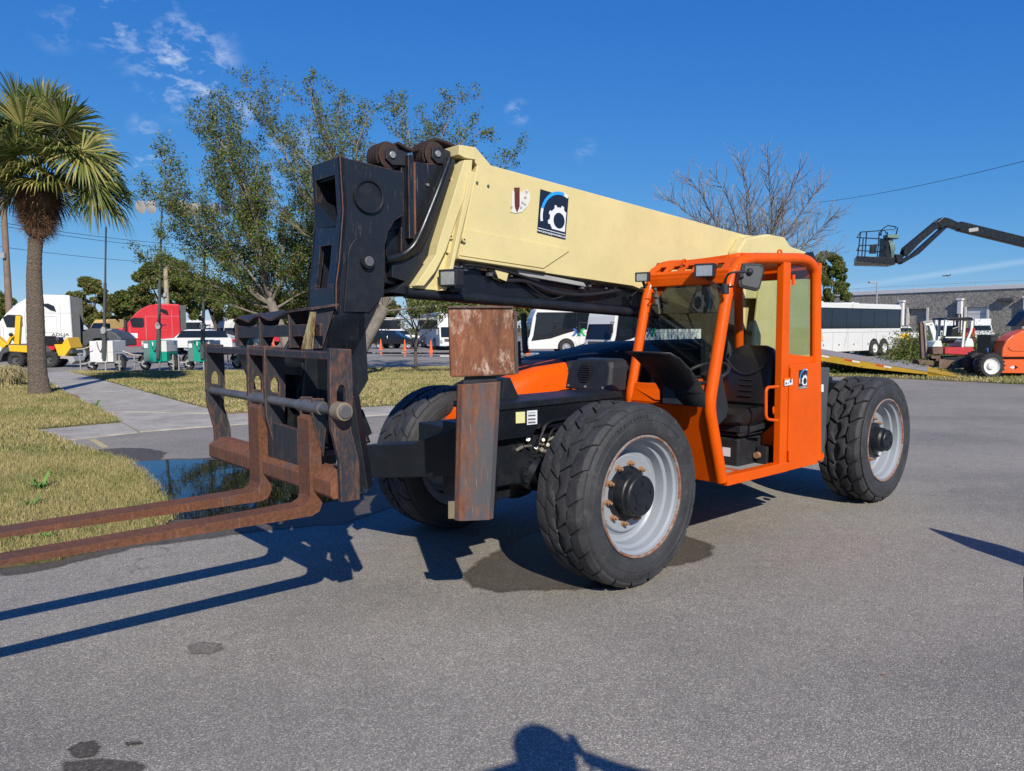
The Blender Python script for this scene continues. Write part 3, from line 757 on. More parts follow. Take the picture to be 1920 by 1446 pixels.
# deck over the front axle and its side plate
sL = V(938, 757, Y=.6); sR = V(1128, 742, Y=.6)
dz = sL.z
d = MB()
d.plate([(sL.x + .1, .6, dz), (sR.x - .3, .6, dz + .01), (sR.x - .3, .16, dz + .01), (sL.x + .1, .16, dz)], (0, 0, -.05))
P_('deck', d, M['black'], .008)
d = MB()
d.plate([(sL.x + .08, .585, dz - .052), (sR.x - .3, .585, dz - .042), (sR.x - .3, .585, dz - .30), (-.12, .585, dz - .30), (.02, .585, dz - .22), (.38, .585, dz - .22), (.42, .585, dz - .27), (sL.x + .08, .585, dz - .27)], (0, -.04, 0))
P_('side_plate', d, M['blackgloss'], .006)
d = MB()   # step frame lines on the plate
d.tube(roundpath([V(1010, 828, Y=.61), V(1023, 796, Y=.61), V(1034, 789, Y=.61), V(1075, 782, Y=.61)], .05), .012, 6)
d.tube(roundpath([V(1028, 822, Y=.61), V(1036, 804, Y=.61), V(1075, 796, Y=.61)], .04), .010, 6)
P_('step_rail', d, M['blackgloss'], smooth=True)
def decal(name, quad, mat, off, parent=None):
    mb = MB(); mb.plate([Vector(p) for p in quad], off); return P_(name, mb, mat, parent=parent)
q = [V(967, 773, Y=.590), V(984, 772, Y=.590), V(984, 793, Y=.590), V(967, 794, Y=.590)]
decal('yellow_sticker', q, simple('pale_yellow_sticker', (.62, .60, .30), .5), (0, .002, 0))
q = [V(988, 770.5, Y=.590), V(1007, 769, Y=.590), V(1007, 795, Y=.590), V(988, 797, Y=.590)]
ws = decal('white_sticker', q, M['decalwhite'], (0, .002, 0))
for (a, b_) in ((774, 775), (778, 781), (785, 788), (791, 794)):
    decal('print_line', [V(990, a, Y=.593), V(1004, a - .8, Y=.593), V(1004, b_ - .8, Y=.593), V(990, b_, Y=.593)], simple('sticker_ink', (.12, .12, .13), .6), (0, .001, 0), parent=ws)
for x in (0, -4.095):
    a = MB(); a.cyl((x, -.88, WR), (x, .88, WR), .105, n=20); a.sphere((x + .02, -.1, WR), .24, 16, 10, (1, 1.1, 1))
    for s in (-1, 1):
        a.cyl((x, s * .5, WR), (x, s * .62, WR), .18, .20, n=24); a.cyl((x, s * .62, WR), (x, s * .68, WR), .205, n=24); a.cyl((x, s * .68, WR), (x, s * .86, WR), .17, .15, n=24)
        for k in range(14):
            t = k * 2 * math.pi / 14; a.cyl((x + .185 * math.cos(t), s * .60, WR + .185 * math.sin(t)), (x + .185 * math.cos(t), s * .70, WR + .185 * math.sin(t)), .014, n=6)
    P_('axle', a, M['black'], smooth=True)
a = MB()
a.bar((.30, -.7, .74), (.30, .62, .72), .05, .05); a.cyl((.30, .35, .73), (.30, .75, .73), .035, n=12)
P_('steering_cylinder', a, M['blackgloss'])
# small hydraulic fittings near the front left tyre
a = MB(); rnd = random.Random(3)
for i in range(12):
    p = V(rnd.uniform(968, 1034), rnd.uniform(824, 848), Y=.5); a.cyl(p, p + Vector((rnd.uniform(-.05, .05), rnd.uniform(.03, .08), rnd.uniform(-.02, .03))), rnd.uniform(.009, .018), n=7)
P_('hydraulic_fitting', a, M['bolt'])
a = MB()
for i in range(9):
    y0 = .42 + i * .012; p = V(945 + i * 9, 812 + (i % 3) * 8, Y=y0); q = V(955 + i * 8, 900 - (i % 4) * 9, Y=y0 - .1); mdl = (p + q) / 2 + Vector((rnd.uniform(-.05, .1), .06, rnd.uniform(-.05, .05)))
    a.tube(crom([p, mdl, q], 5), .011, 6)
P_('hydraulic_hoses', a, M['hose'], smooth=True, kind='stuff')
a = MB(); hc = V(1000, 884, Y=.50); a.cyl(hc - Vector((0, .25, 0)), hc, .125, n=24); a.cyl(hc, hc + Vector((0, .05, 0)), .145, n=24); a.cyl(hc + Vector((0, .05, 0)), hc + Vector((0, .10, 0)), .10, .07, n=20)
HB = P_('drive_housing', a, M['black'], smooth=True)
for k in range(14):
    t = k * 2 * math.pi / 14; a = MB(); q_ = hc + Vector((.130 * math.cos(t), .045, .130 * math.sin(t))); a.cyl(q_, q_ + Vector((0, .022, 0)), .011, n=6); P_('housing_bolt', a, M['plastic'], parent=HB)
a = MB(); a.cyl(hc + Vector((0, .10, 0)), hc + Vector((0, .125, 0)), .022, n=8); P_('drain_plug', a, M['rustnut'], parent=HB)
# front stabiliser mounting: glossy vertical box beside the stabiliser leg
c = MB(); c.box(.80, .98, .38, .62, .60, 1.22); c.box(.98, 1.00, .42, .58, .66, 1.16)
P_('stabiliser_mount', c, M['blackgloss'], .012)

# ---- stabilisers (near one swung up and out; its cross arm to the far side)
def wl(p):   # world point -> local
    d = Vector(p) - VO; return Vector((d.dot(vF), d.dot(vL), d.z))
legc = V(890, 975, X=1.36)
az = YAW + math.radians(42)          # facing direction in world
fw = Vector((math.cos(math.radians(-94 + 10)), math.sin(math.radians(-94 + 10)), 0))
fl = Vector((fw.dot(vF), fw.dot(vL), 0)).normalized(); rl = Vector((-fl.y, fl.x, 0))
# main leg: front face spans px 862..938
def frontplane(px, py, O, nrm):
    d = pray(px, py); dl = Vector((d.dot(vF), d.dot(vL), d.z)); ol = Vector(((CAMP - VO).dot(vF), (CAMP - VO).dot(vL), CAMP.z))
    t = (O - ol).dot(nrm) / dl.dot(nrm); return ol + dl * t
O_ = V(900, 840, X=1.42)
def S(px, py, back=0): return frontplane(px, py, O_ - fl * back, fl)
tl, tr_, br_, bl_ = S(858, 722), S(940, 716), S(926, 975), S(852, 978)
th_ = .19
leg = MB()
hw = (tr_ - tl).length / 2
def rsec(c0, c1, dep, ch=.03):
    a = (c1 - c0).normalized(); w = (c1 - c0).length
    return [c0 + a * ch, c1 - a * ch, c1 - fl * ch, c1 - fl * (dep - ch), c1 - a * ch - fl * dep, c0 + a * ch - fl * dep, c0 - fl * (dep - ch), c0 - fl * ch]
leg.loft([rsec(bl_, br_, th_), rsec(tl, tr_, th_)])
st = P_('stabiliser_leg', leg, M['rustleg'], .004)
end = MB(); end.bar(S(848, 972, .04), S(848, 940, .04), .016, .05); end.cyl(S(846, 972, .05), S(846, 945, .05), .012, n=8)
P_('wear_pad', end, paint('dirty_wear_pad', (.15, .12, .075), .7, .3, dirt=.7, dirtcol=(.08, .05, .03)), parent=st)
pad = MB()
Op = O_ + fl * .02
def SP(px, py, back=0): return frontplane(px, py, Op - fl * back, fl)
a, b_, c_, d_ = SP(840, 576), SP(962, 576), SP(967, 703), SP(845, 708)
dn = fl * -.16
pad.hexa([d_, c_, c_ + dn + Vector((0, 0, .0)), d_ + dn], [a, b_, b_ + dn * .9, a + dn * .9])
P_('stabiliser_foot', pad, M['rustpad'], .012, parent=None)
rim_ = MB(); rim_.bar(a + fl * .005, b_ + fl * .005, .02, .012); rim_.bar(SP(966, 583) , SP(969, 701), .014, .02)
P_('foot_edge', rim_, M['rustblack'], .002)
neck = MB(); neck.hexa([S(868, 722, .02), S(934, 722, .02), S(934, 722, .16), S(868, 722, .16)], [S(872, 700, .02), S(930, 700, .02), S(930, 700, .16), S(872, 700, .16)])
P_('stabiliser_neck', neck, M['black'])
arm = MB()   # link between leg and chassis
arm.bar(wl(VO) + Vector((.85, .45, .98)), S(905, 850, .15), .16, .24); P_('stabiliser_link', arm, M['blackgloss'], .01)
# far stabiliser beam, seen in front of the far wheel
fb = MB()
t0, t1, t2 = V(672, 818, X=1.42), V(775, 814, X=1.22), V(852, 786, X=.85)
zt, zb = 1.00, .70
q0 = Vector((1.32, -.95, 0)); q1 = Vector((1.28, -.12, 0)); q2 = Vector((.80, .35, 0))
def at(px, x_or=None): return None
L0, L1, L2 = V(672, 838, Y=-.62), V(772, 838, Y=.02), V(855, 830, Y=.42)
def col(p, z0, z1, w=(0, 0)): return p
top0, top1, top2 = V(668, 836, Y=-.80), V(772, 832, Y=-.10), V(856, 800, Y=.30)
bot0, bot1, bot2 = V(668, 897, Y=-.80), V(775, 895, Y=-.10), V(856, 893, Y=.30)
bk = Vector((-.34, .0, 0)); bk2 = Vector((-.30, -.12, 0))
fb.loft([[top0, top0 + bk + Vector((0, 0, .0)), bot0 + bk, bot0], [top1, top1 + bk, bot1 + bk, bot1], [top2, top2 + bk2, bot2 + bk2, bot2]])
P_('stabiliser_beam', fb, M['black'], .006)
# front chassis nose cluster: cylinder and brackets near carriage
nz_ = MB(); nz_.bar(V(690, 815, Y=-.2), V(672, 770, Y=-.2), .05, .05); nz_.cyl(V(678, 798, Y=-.15), V(690, 830, Y=-.15), .02, n=10)
P_('valve_bracket', nz_, M['black'])
cy = MB(); cy.cyl(V(674, 800, Y=-.12), V(684, 828, Y=-.12), .018, n=12); P_('grease_fitting', cy, M['bolt'], smooth=True)

# ---- carriage with forks
XA = 2.14
po = [(619, 653), (659, 655), (661, 700), (662, 756), (659, 806), (667, 838), (674, 866), (675, 937), (640, 942), (637, 866), (629, 832), (622, 806), (619, 740)]
near = [V(px, py, Y=.93) for px, py in po]
hole = [V(px, py, Y=.93) for px, py in [(632, 752), (632, 734), (636, 724), (641, 721), (646, 724), (649, 734), (649, 755)]]
zmin = min(p.z for p in near); zmax = max(p.z for p in near); xback = min(p.x for p in near)
CR = P_('carriage', MB(), M['rustblack']) if False else None
cg = MB()
cg.plate([(p.x, .93, p.z) for p in near], (0, -.035, 0), [[(p.x, .93, p.z) for p in hole]])
P_('carriage_plate', cg, M['rustblack'], .004)
for yy in (-1.02, -.235, .035):
    cg = MB(); sc = 1.0
    cg.plate([(p.x, yy + .015, p.z) for p in near], (0, -.03, 0), [[(p.x, yy + .015, p.z) for p in hole]])
    P_('carriage_plate', cg, M['rustblack'], .004)
xf = max(p.x for p in near); cb = MB()
# lower beam
z_b = V(600, 930, X=XA + .1).z; 
def lowb(py0, py1): pass
zl0 = V(637, 942, Y=.93).z; zl1 = zl0 + .165
cb.plate([(xf - .13, .89, zl0 + .01), (xf - .03, .89, zl0 + .01), (xf - .012, .89, zl0 + .03), (xf - .012, .89, zl1 - .05), (xf - .09, .89, zl1), (xf - .16, .89, zl1), (xf - .16, .89, zl0 + .01)], (0, -1.92, 0))
P_('lower_beam', cb, M['rust'], .006)
cb = MB(); ztop = V(619, 660, Y=.93).z
cb.box(xf - .12, xf - .01, -1.05, .892, ztop - .045, ztop - .002)
P_('top_bar', cb, M['rustblack'], .004)
# web panel between plates
cb = MB()
w0, w1 = V(518, 838, X=xf - .05), V(560, 885, X=xf - .05)
cb.plate([(xf - .05, -.22, zl1 - .02), (xf - .05, .40, zl1 - .02), (xf - .05, .40, zl1 + .20), (xf - .05, -.1, zl1 + .22), (xf - .05, -.22, zl1 + .28)], (-.03, 0, 0))
P_('web_plate', cb, M['rustblack'], .003)
# diagonal gussets behind the upper bar
for yy in (-.30, .12, .55):
    cb = MB(); cb.plate([(xf - .03, yy, ztop - .05), (xf - .03, yy - .16, ztop - .05), (xf - .06, yy - .13, ztop - .16), (xf - .08, yy, ztop - .34)], (-.02, 0, 0))
    if yy < 0: P_('gusset', cb, M['rustblack'], .003)
# quick coupler in the middle (attachment between arm and carriage)
cb = MB()
for yy in (-.17, .20):
    cb.plate([(1.62, yy, 2.05), (1.92, yy, 1.95), (2.06, yy, 1.72), (2.10, yy, 1.25), (2.0, yy, 1.0), (1.86, yy, 1.0), (1.78, yy, 1.3), (1.60, yy, 1.55)], (0, -.03, 0))
cb.box(1.82, 2.08, -.19, .18, 1.60, 1.68); cb.cyl((1.80, -.30, 1.26), (1.80, .34, 1.26), .055, n=16)
P_('coupler', cb, M['black'], .004)
cb = MB(); cb.box(1.90, 2.04, -.30, .40, 1.10, 1.13); P_('coupler_crossbar', cb, M['rustblack'], .004)
cb = MB(); cb.plate([(1.98, -.30, 1.16), (1.98, .62, 1.16), (1.98, .66, 1.70), (1.98, .30, 1.76), (1.98, -.30, 1.76)], (-.03, 0, 0), [[(1.98, -.02, 1.30), (1.98, .12, 1.28), (1.98, .22, 1.42), (1.98, .10, 1.55), (1.98, -.04, 1.48)]])
P_('coupler_face', cb, M['black'], .003)
# tilt cylinder end and its hoses between the coupler plates
cb = MB(); cb.cyl((2.08, .74, 1.02), (2.02, .74, 1.02), .052, n=20); cb.bar((2.03, .74, 1.5), (1.98, .80, .95), .10, .05)
P_('lock_cylinder', cb, M['black'], .004)
# loose hoses hanging under coupler
cb = MB()
for i in range(5):
    y0 = -.1 + i * .07; cb.tube(crom([(1.92, y0, 1.62), (2.0, y0 + .05, 1.4), (1.9, y0 + .12, 1.2), (1.75, y0, 1.15)], 6), .013, 6)
P_('coupler_hoses', cb, M['hose'], smooth=True, kind='stuff')
# fork shaft
shp_ = V(645, 769, Y=.93); shz = shp_.z; shx = V(645, 769, Y=.955).x + .03
cb = MB(); cb.cyl((shx, -1.08, shz), (shx, 1.0, shz), .028, n=20)
P_('fork_shaft', cb, M['steel'], smooth=True)
cb = MB(); cb.cyl((shx, .93, shz), (shx, 1.02, shz), .052, n=24)
P_('shaft_collar', cb, paint('tan_collar', (.20, .17, .12), .6, .3, dirt=.7, dirtcol=(.12, .08, .05), bumpy=.2, scale=12), .006, smooth=False)
cb = MB(); cb.cyl((shx, 1.0, shz), (shx, 1.030, shz), .038, n=24); P_('shaft_end', cb, M['steel'], .004)
# forks
XF = 2.215
def fork(pl, pr, label, bottom, ytop):
    yl, yr = V(*pl, X=XF + .075).y, V(*pr, X=XF + .075).y
    zt_, zb_ = V(*ytop, X=XF + .075).z, V(*bottom, X=XF).z
    w = yr - yl; ym = (yl + yr) / 2
    x0, x1 = XF - .005, XF + .072; zz0 = zb_
    prof = [(x0, zt_), (x0, zz0 + .07), (x0 + .02, zz0 + .02), (x0 + .07, zz0), (x0 + 2.35, zz0 + .035), (x0 + 2.35, zz0 + .045), (x1 + .35, zz0 + .062), (x1 + .05, zz0 + .068), (x1 + .012, zz0 + .085), (x1, zz0 + .12), (x1, zt_ - .02), (x1 - .025, zt_)]
    mb = MB(); mb.plate([(x, ym - w / 2, z) for x, z in prof], (0, w, 0))
    f = P_('fork', mb, M['rustfork'], .008, label=label)
    e = MB(); s = .03
    zz_ = zt_ - .12
    for yy in (ym - w / 2 - .012, ym + w / 2 - .012):
        e.plate([(x0 - .02, yy, shz + .05), (x0 + .05, yy, shz + .055), (x0 + .06, yy, shz - .04), (x0 + .045, yy, shz - .12), (x0 - .01, yy, shz - .30), (x0 - .03, yy, shz - .12)], (0, .024, 0))
    P_('fork_eye', e, M['rustblack'], .003, parent=f)
    e = MB(); e.cyl((shx, ym - w / 2 - .05, shz), (shx, ym + w / 2 + .08, shz), .040, n=20); P_('fork_hook', e, M['steel'], smooth=True, parent=f)
    return f
fork((558, 850), (579, 850), 'near fork tine', (592, 960), (575, 780))
fork((466, 840), (485, 840), 'far fork tine', (490, 930), (483, 760))
# load guard above the carriage
XG = 2.02; zg0 = ztop
def GB(px, py): return V(px, py, X=XG)
gp = [GB(445, 612), GB(600, 607), GB(600, 630), GB(441, 634)]
cb = MB(); cb.plate(gp, (-.02, 0, 0)); P_('guard_band', cb, M['rustblack'], .003)
for (xa, xb, ya) in ((444, 463, 600), (489, 500, 590), (544, 562, 584), (584, 604, 577)):
    cb = MB(); p, q = GB(xa, ya), GB(xb, ya); yl, yr = p.y, q.y
    cb.plate([(XG + .02, yl, zg0), (XG + .02, yl, p.z), (XG - .16, yl, p.z + .02), (XG - .06, yl, zg0)], (0, .02, 0))
    P_('guard_gusset', cb, M['rustblack'], .003)
cb = MB(); prof = [(444, 601), (452, 594), (466, 599), (472, 602), (482, 593), (492, 589), (508, 597), (516, 598), (530, 590), (545, 583), (565, 580), (592, 577)]
cb.loft([[GB(a, b_) + Vector((.03, 0, 0)) for a, b_ in prof], [GB(a, b_ - 3) + Vector((-.16, 0, .02)) for a, b_ in prof]], closed_ring=False)
o = P_('guard_top', cb, M['rustblack']); sm = o.modifiers.new('s', 'SOLIDIFY'); sm.thickness = .014
cb = MB(); a0, a1 = GB(592, 586), GB(574, 655)
cb.plate([GB(590, 585) + Vector((.03, 0, 0)), GB(600, 585) + Vector((.03, 0, 0)), GB(594, 655) + Vector((.03, 0, 0)), GB(572, 655) + Vector((.03, 0, 0))], (-.004, 0, 0))
P_('worn_decal', cb, worn('peeling_yellow_decal', (.50, .46, .20), .45, scale=8))

# ---- boom head: black gooseneck arm
YA = .20; YB = -.20
lf = [(637, 293), (757, 323), (757, 403), (740, 414), (728, 434), (722, 460), (721, 536), (709, 575), (677, 640), (655, 680), (640, 700), (612, 700), (612, 632), (615, 608), (630, 583), (630, 533), (636, 489), (643, 395)]
L_ = [V(px, py, Y=YA) for px, py in lf]
cb = MB(); cb.plate([(p.x, YA, p.z) for p in L_], (0, -.03, 0)); P_('arm_side_plate', cb, M['armblack'], .004)
cb = MB(); cb.plate([(p.x, YB + .03, p.z) for p in L_], (0, -.03, 0)); P_('arm_side_plate', cb, M['armblack'], .004)
# front plate following the left edge of the side plates, with its two openings
fe = [L_[0], L_[17], L_[16], L_[15], L_[14], L_[13], L_[12], L_[11]]
cb = MB()
def fpt(t, z):   # point of the front plate: t across (0 right side .. 1 left side), z height
    for a, b_ in zip(fe, fe[1:]):
        if b_.z <= z <= a.z or (a is fe[0] and z > a.z) or (b_ is fe[-1] and z < b_.z):
            k = (z - b_.z) / (a.z - b_.z); x = b_.x + (a.x - b_.x) * k; break
    return Vector((x, YB + (YA - YB) * t, z))
z0_, z1_ = fe[0].z, fe[-1].z
def strip(t0, t1, za, zb_):
    zs = sorted(set([za, zb_] + [p.z for p in fe if zb_ < p.z < za]), reverse=True)
    for a, b_ in zip(zs, zs[1:]):
        A, B, C_, D_ = fpt(t0, a), fpt(t1, a), fpt(t1, b_), fpt(t0, b_); e = Vector((-.03, 0, 0))
        cb.hexa([A, B, C_, D_], [A + e, B + e, C_ + e, D_ + e])
h1t, h1b, h2t, h2b = 2.93, 2.60, 2.47, 2.18
strip(0, 1, z0_, h1t); strip(0, .10, h1t, h1b); strip(.80, 1, h1t, h1b); strip(0, 1, h1b, h2t); strip(0, .28, h2t, h2b); strip(.70, 1, h2t, h2b); strip(0, 1, h2b, z1_)
P_('arm_front_plate', cb, M['armblack'])
cb = MB(); A, B = fpt(.10, 2.70), fpt(.8, 2.66); cb.hexa([fpt(.1, 2.78), fpt(.8, 2.60), fpt(.8, 2.58), fpt(.1, 2.60)], [p + Vector((-.22, 0, .0)) for p in (fpt(.1, 2.80), fpt(.8, 2.66), fpt(.8, 2.60), fpt(.1, 2.6))]); P_('arm_baffle', cb, M['black'])
cb = MB(); cb.box(1.35, fe[0].x - .03, YB + .03, YA - .03, z0_ - .12, z0_ - .09); P_('arm_top_web', cb, M['black'])
# rust line down the weld corner
cb = MB(); cb.tube([p + Vector((-.001, .0, 0)) for p in fe[:6]], .0035, 6); P_('weld_seam', cb, worn('seam_rust', (.03, .03, .035), .55, scale=9, bright=1.2))
# round boss, pin, curved reinforcement
cc = V(692, 368, Y=YA + .01)
cb = MB(); R0 = .115
cb.lathe([(R0 * .86, -.01), (R0 * .86, .010), (R0 * .90, .012), (R0, .012), (R0 + .004, .006), (R0 + .004, -.01)], cc, (0, 1, 0), 48)
P_('boss_ring', cb, M['black'], smooth=True)
cb = MB(); cb.cyl(cc - Vector((0, .01, 0)), cc + Vector((0, -.003, 0)), R0 * .86, n=40)
P_('boss_plate', cb, M['black'])
pc = V(686, 491, Y=YA + .01); R1 = .142
rp = [(pc.x + R1 * math.cos(t), YA + .004, pc.z - .0 + R1 * 1.25 * math.sin(t)) for t in [math.radians(x) for x in range(-8, 189, 12)]]
rp += [(pc.x - R1 * 1.1, YA + .004, pc.z - .38), (pc.x - .10, YA + .004, pc.z - .50), (pc.x + R1 * .0 - .18, YA + .004, pc.z - .62)][:0]
rp += [(pc.x - R1 * .96, YA + .004, pc.z - .22), (pc.x - .02, YA + .004, pc.z - .34), (pc.x + R1 * 1.25, YA + .004, pc.z - .34)]
cb = MB(); cb.plate(rp, (0, .012, 0)); P_('pin_reinforcement', cb, M['black'], .003)
cb = MB(); cb.lathe([(.052, 0), (.052, .035), (.047, .042), (.036, .042), (.036, .0)], pc, (0, 1, 0), 36); P_('pin_collar', cb, M['black'], smooth=True)
cb = MB(); cb.cyl(pc, pc + Vector((0, .052, 0)), .034, n=28); P_('pivot_pin', cb, M['steel'], .004)
# ---- fly section of the boom, sheaves and hoses
cb = MB()
fl_px = [(752, 300), (868, 314), (858, 345), (822, 430), (800, 500), (768, 512), (752, 470)]
F_ = [V(px, py, Y=.11) for px, py in fl_px]
cb.plate([(p.x, .11, p.z) for p in F_], (0, -.27, 0)); P_('fly_boom', cb, M['armblack'], .006)
cb = MB(); g1, g2 = V(766, 292, Y=.14), V(768, 448, Y=.14)
cb.bar(g1, g2, .045, .06, up=(0, 1, 0)); P_('head_post', cb, M['armblack'], .004)
cb = MB(); cb.bar(g1 + Vector((-.03, .02, -.05)), g2 + Vector((-.03, .02, 0)), .014, .02, up=(0, 1, 0)); P_('post_edge', cb, M['rust'])
nk = [V(px, py, Y=.06) for px, py in [(725, 436), (770, 420), (800, 500), (775, 545), (722, 530)]]
cb = MB(); cb.plate([(p.x, .06, p.z) for p in nk], (0, -.2, 0)); P_('head_block', cb, M['blackgloss'], .004)
hk = [V(px, py, Y=.13) for px, py in [(728, 548), (760, 552), (785, 535), (800, 500), (780, 480), (735, 495), (735, 520), (760, 528), (745, 540)]]
cb = MB(); cb.plate([(p.x, .13, p.z) for p in hk], (0, -.28, 0)); P_('head_bracket', cb, M['black'], .004)
for sx, sy in ((731, 292), (816, 290)):
    c0 = V(sx, sy, Y=.10)
    cb = MB(); 
    cb.lathe([(.03, -.17), (.088, -.17), (.088, -.155), (.080, -.15), (.080, -.02), (.088, -.015), (.092, 0), (.075, .004), (.03, .004)], c0, (0, 1, 0), 40)
    sh = P_('sheave', cb, M['chain'], smooth=True)
    ch = MB(); r_ = .094
    for row in range(4):
        for k in range(22):
            t = math.radians(-30 + k * 12); ctr = c0 + Vector((math.cos(t) * r_ * 1.0, -.035 - row * .034, math.sin(t) * r_)); tg = Vector((-math.sin(t), 0, math.cos(t)))
            ch.bar(ctr - tg * .010, ctr + tg * .010, .022, .016, up=(math.cos(t), 0, math.sin(t)))
    P_('chain', ch, M['chain'], parent=sh)
    cb = MB(); cb.plate([c0 + Vector((-.12 if sx > 760 else -.13, .008, .035)), c0 + Vector((-.02, .008, .055)), c0 + Vector((.045, .008, .035)), c0 + Vector((.05, .008, -.03)), c0 + Vector((.0, .008, -.068)), c0 + Vector((-.13, .008, -.055))], (0, .02, 0))
    P_('sheave_bracket', cb, M['plastic'], .004, parent=sh)
    cb = MB(); cb.cyl(c0 + Vector((0, .028, 0)), c0 + Vector((0, .042, 0)), .024, n=20); P_('sheave_bolt', cb, M['bolt'], .003, parent=sh)
# chain run between and behind the sheaves
cb = MB(); ca_, cb2 = V(735, 262, Y=.04), V(862, 279, Y=.04)
p1, p2, p3, p4 = V(745, 268, Y=.03), V(775, 284, Y=.03), V(815, 262, Y=.03), V(864, 280, Y=.03)
for row in range(4):
    path_ = crom([p1, p2 + Vector((0, 0, .01)), p3, p4], 12)
    for i in range(0, len(path_) - 1):
        q = path_[i] - Vector((0, row * .034, 0)); q2 = path_[i + 1] - Vector((0, row * .034, 0)); cb.bar(q, q.lerp(q2, .75), .022, .018)
P_('chain_run', cb, M['chain'])
# big bent return tube
tp = [V(842, 300, Y=.16), V(824, 350, Y=.19), V(792, 430, Y=.19), V(777, 462, Y=.17), V(755, 480, Y=.15), V(724, 487, Y=.14)]
cb = MB(); cb.tube(roundpath(tp, .09), .030, 12); P_('bent_hose', cb, M['blackgloss'], smooth=True)
tp2 = [p + Vector((-.045, -.02, 0)) for p in tp]; cb = MB(); cb.tube(roundpath(tp2, .09), .024, 10); P_('bent_hose', cb, M['hose'], smooth=True)
for bx, by in ((776, 341), (801, 347), (845, 337)):
    p = V(bx, by, Y=.112); cb = MB(); cb.cyl(p, p + Vector((0, .012, 0)), .011, n=6); P_('bolt', cb, M['bolt'])

# ---- cream main boom
YC = .17
bp = [(860, 271), (892, 276), (921, 310), (1395, 440), (1440, 446), (1515, 478), (1545, 640), (1400, 620), (1186, 536), (858, 487), (868, 440), (895, 310), (882, 296), (863, 291)]
Bp = [V(px, py, Y=YC) for px, py in bp]
cb = MB(); cb.plate([(p.x, YC, p.z) for p in Bp], (0, -.38, 0)); BM = P_('main_boom', cb, M['cream'], .007)
cb = MB(); rr = [V(px, py, Y=YC) for px, py in [(872, 430), (1062, 467), (1066, 471), (1018, 503), (860, 479)]]
cb.plate([(p.x, YC + .002, p.z) for p in rr], (0, .010, 0)); P_('boom_doubler', cb, M['cream'], .003)
cb = MB(); cb.bar(V(858, 483, Y=YC + .01), V(1022, 508, Y=YC + .01), .03, .02); P_('boom_flange', cb, M['cream'], .003)
def fin(name, px, y0, y1, th=.02, mat='cream', bev=.004):
    pts = [V(a, b_, Y=y1) for a, b_ in px]; cb = MB(); cb.plate(pts, (0, y0 - y1, 0)); return P_(name, cb, M[mat], bev)
# slanted collar at the mouth of the boom
fin('boom_collar', [(871, 300), (886, 300), (884, 330), (836, 470), (816, 510), (795, 536), (779, 536), (800, 505), (818, 478), (822, 458)], .10, .215)
fin('boom_collar', [(882, 322), (892, 322), (884, 360), (851, 498), (849, 510), (836, 545), (828, 545), (845, 498)], .16, .235)
fin('collar_web', [(868, 345), (884, 350), (852, 478), (838, 474)], .165, .185)
fin('collar_lower', [(838, 470), (850, 480), (846, 500), (838, 545), (780, 548), (765, 541), (800, 520), (820, 500)], -.14, .16)
fin('boom_cap', [(862, 272), (890, 276), (893, 300), (872, 296), (860, 290)], -.19, .20)
for bx, by in ((894, 343), (915, 349)):
    p = V(bx, by, Y=YC + .001); cb = MB(); cb.cyl(p, p + Vector((0, .008, 0)), .011, n=10); P_('plug_bolt', cb, M['steel'])
for bx, by in ((843, 444), (868, 450)):
    p = V(bx, by, Y=.186); cb = MB(); cb.lathe([(.008, 0), (.018, 0), (.018, .02), (.008, .02)], p, (0, 1, 0), 16); P_('plug_ring', cb, M['cream'])
# far side face of the mouth and black liner inside
fin('wear_pad', [(868, 300), (878, 300), (824, 440), (815, 440)], -.16, .12, mat='black')
# rear knuckle
fin('boom_knuckle', [(1385, 470), (1400, 446), (1440, 439), (1472, 445), (1483, 462), (1512, 472), (1525, 560), (1380, 560)], .17, .30, bev=.02)
fin('boom_pivot_cap', [(1500, 478), (1525, 472), (1530, 490), (1528, 520), (1505, 520)], -.25, .33, mat='black')
# black lower section and lift cylinder under the boom
lo = [V(px, py, Y=.09) for px, py in [(735, 556), (765, 540), (850, 500), (1200, 545), (1330, 575), (1330, 600), (1180, 576), (900, 552)]]
cb = MB(); cb.plate([(p.x, .09, p.z) for p in lo], (0, -.22, 0)); P_('lower_boom', cb, M['blackgloss'], .008)
cb = MB(); a, b_ = V(742, 556, Y=.12), V(1010, 552, Y=.12)
cb.cyl(V(760, 548, Y=.13), V(1350, 600, Y=.13), .045, n=14); P_('lift_cylinder', cb, M['black'], smooth=True)
for k, pts in enumerate(([(915, 503), (945, 525), (985, 528), (1040, 548), (1100, 553), (1160, 545)], [(870, 497), (910, 500), (960, 512), (1010, 527)], [(985, 530), (1030, 560), (1065, 553), (1100, 556), (1165, 545)], [(835, 545), (850, 560), (865, 563), (880, 556)], [(1180, 560), (1195, 548), (1200, 575), (1215, 582)])):
    cb = MB(); cb.tube(crom([V(a, b_, Y=.14 + .02 * (k % 2)) for a, b_ in pts], 8), [.017, .010, .007, .006, .008][k], 8); P_('boom_hose', cb, M['hose'], smooth=True)
fin('hose_guide', [(928, 505), (955, 508), (950, 528), (935, 522)], .08, .16)
fin('slide_strip', [(970, 505), (1095, 530), (1100, 538), (975, 516)], .10, .15, mat='grey')
rnd = random.Random(9); cb = MB()
for i in range(46):
    p = V(rnd.uniform(862, 1180), 0, Y=.12) if False else V(*(lambda t: (862 + 318 * t, 492 + 50 * t + rnd.uniform(0, 14)))(rnd.random()), Y=rnd.uniform(.02, .14)); s = rnd.uniform(.008, .022); cb.box(p.x - s * 1.6, p.x + s, p.y - s, p.y + s, p.z - s, p.z + s * .6)
P_('underside_fittings', cb, M['steel'], kind='stuff')
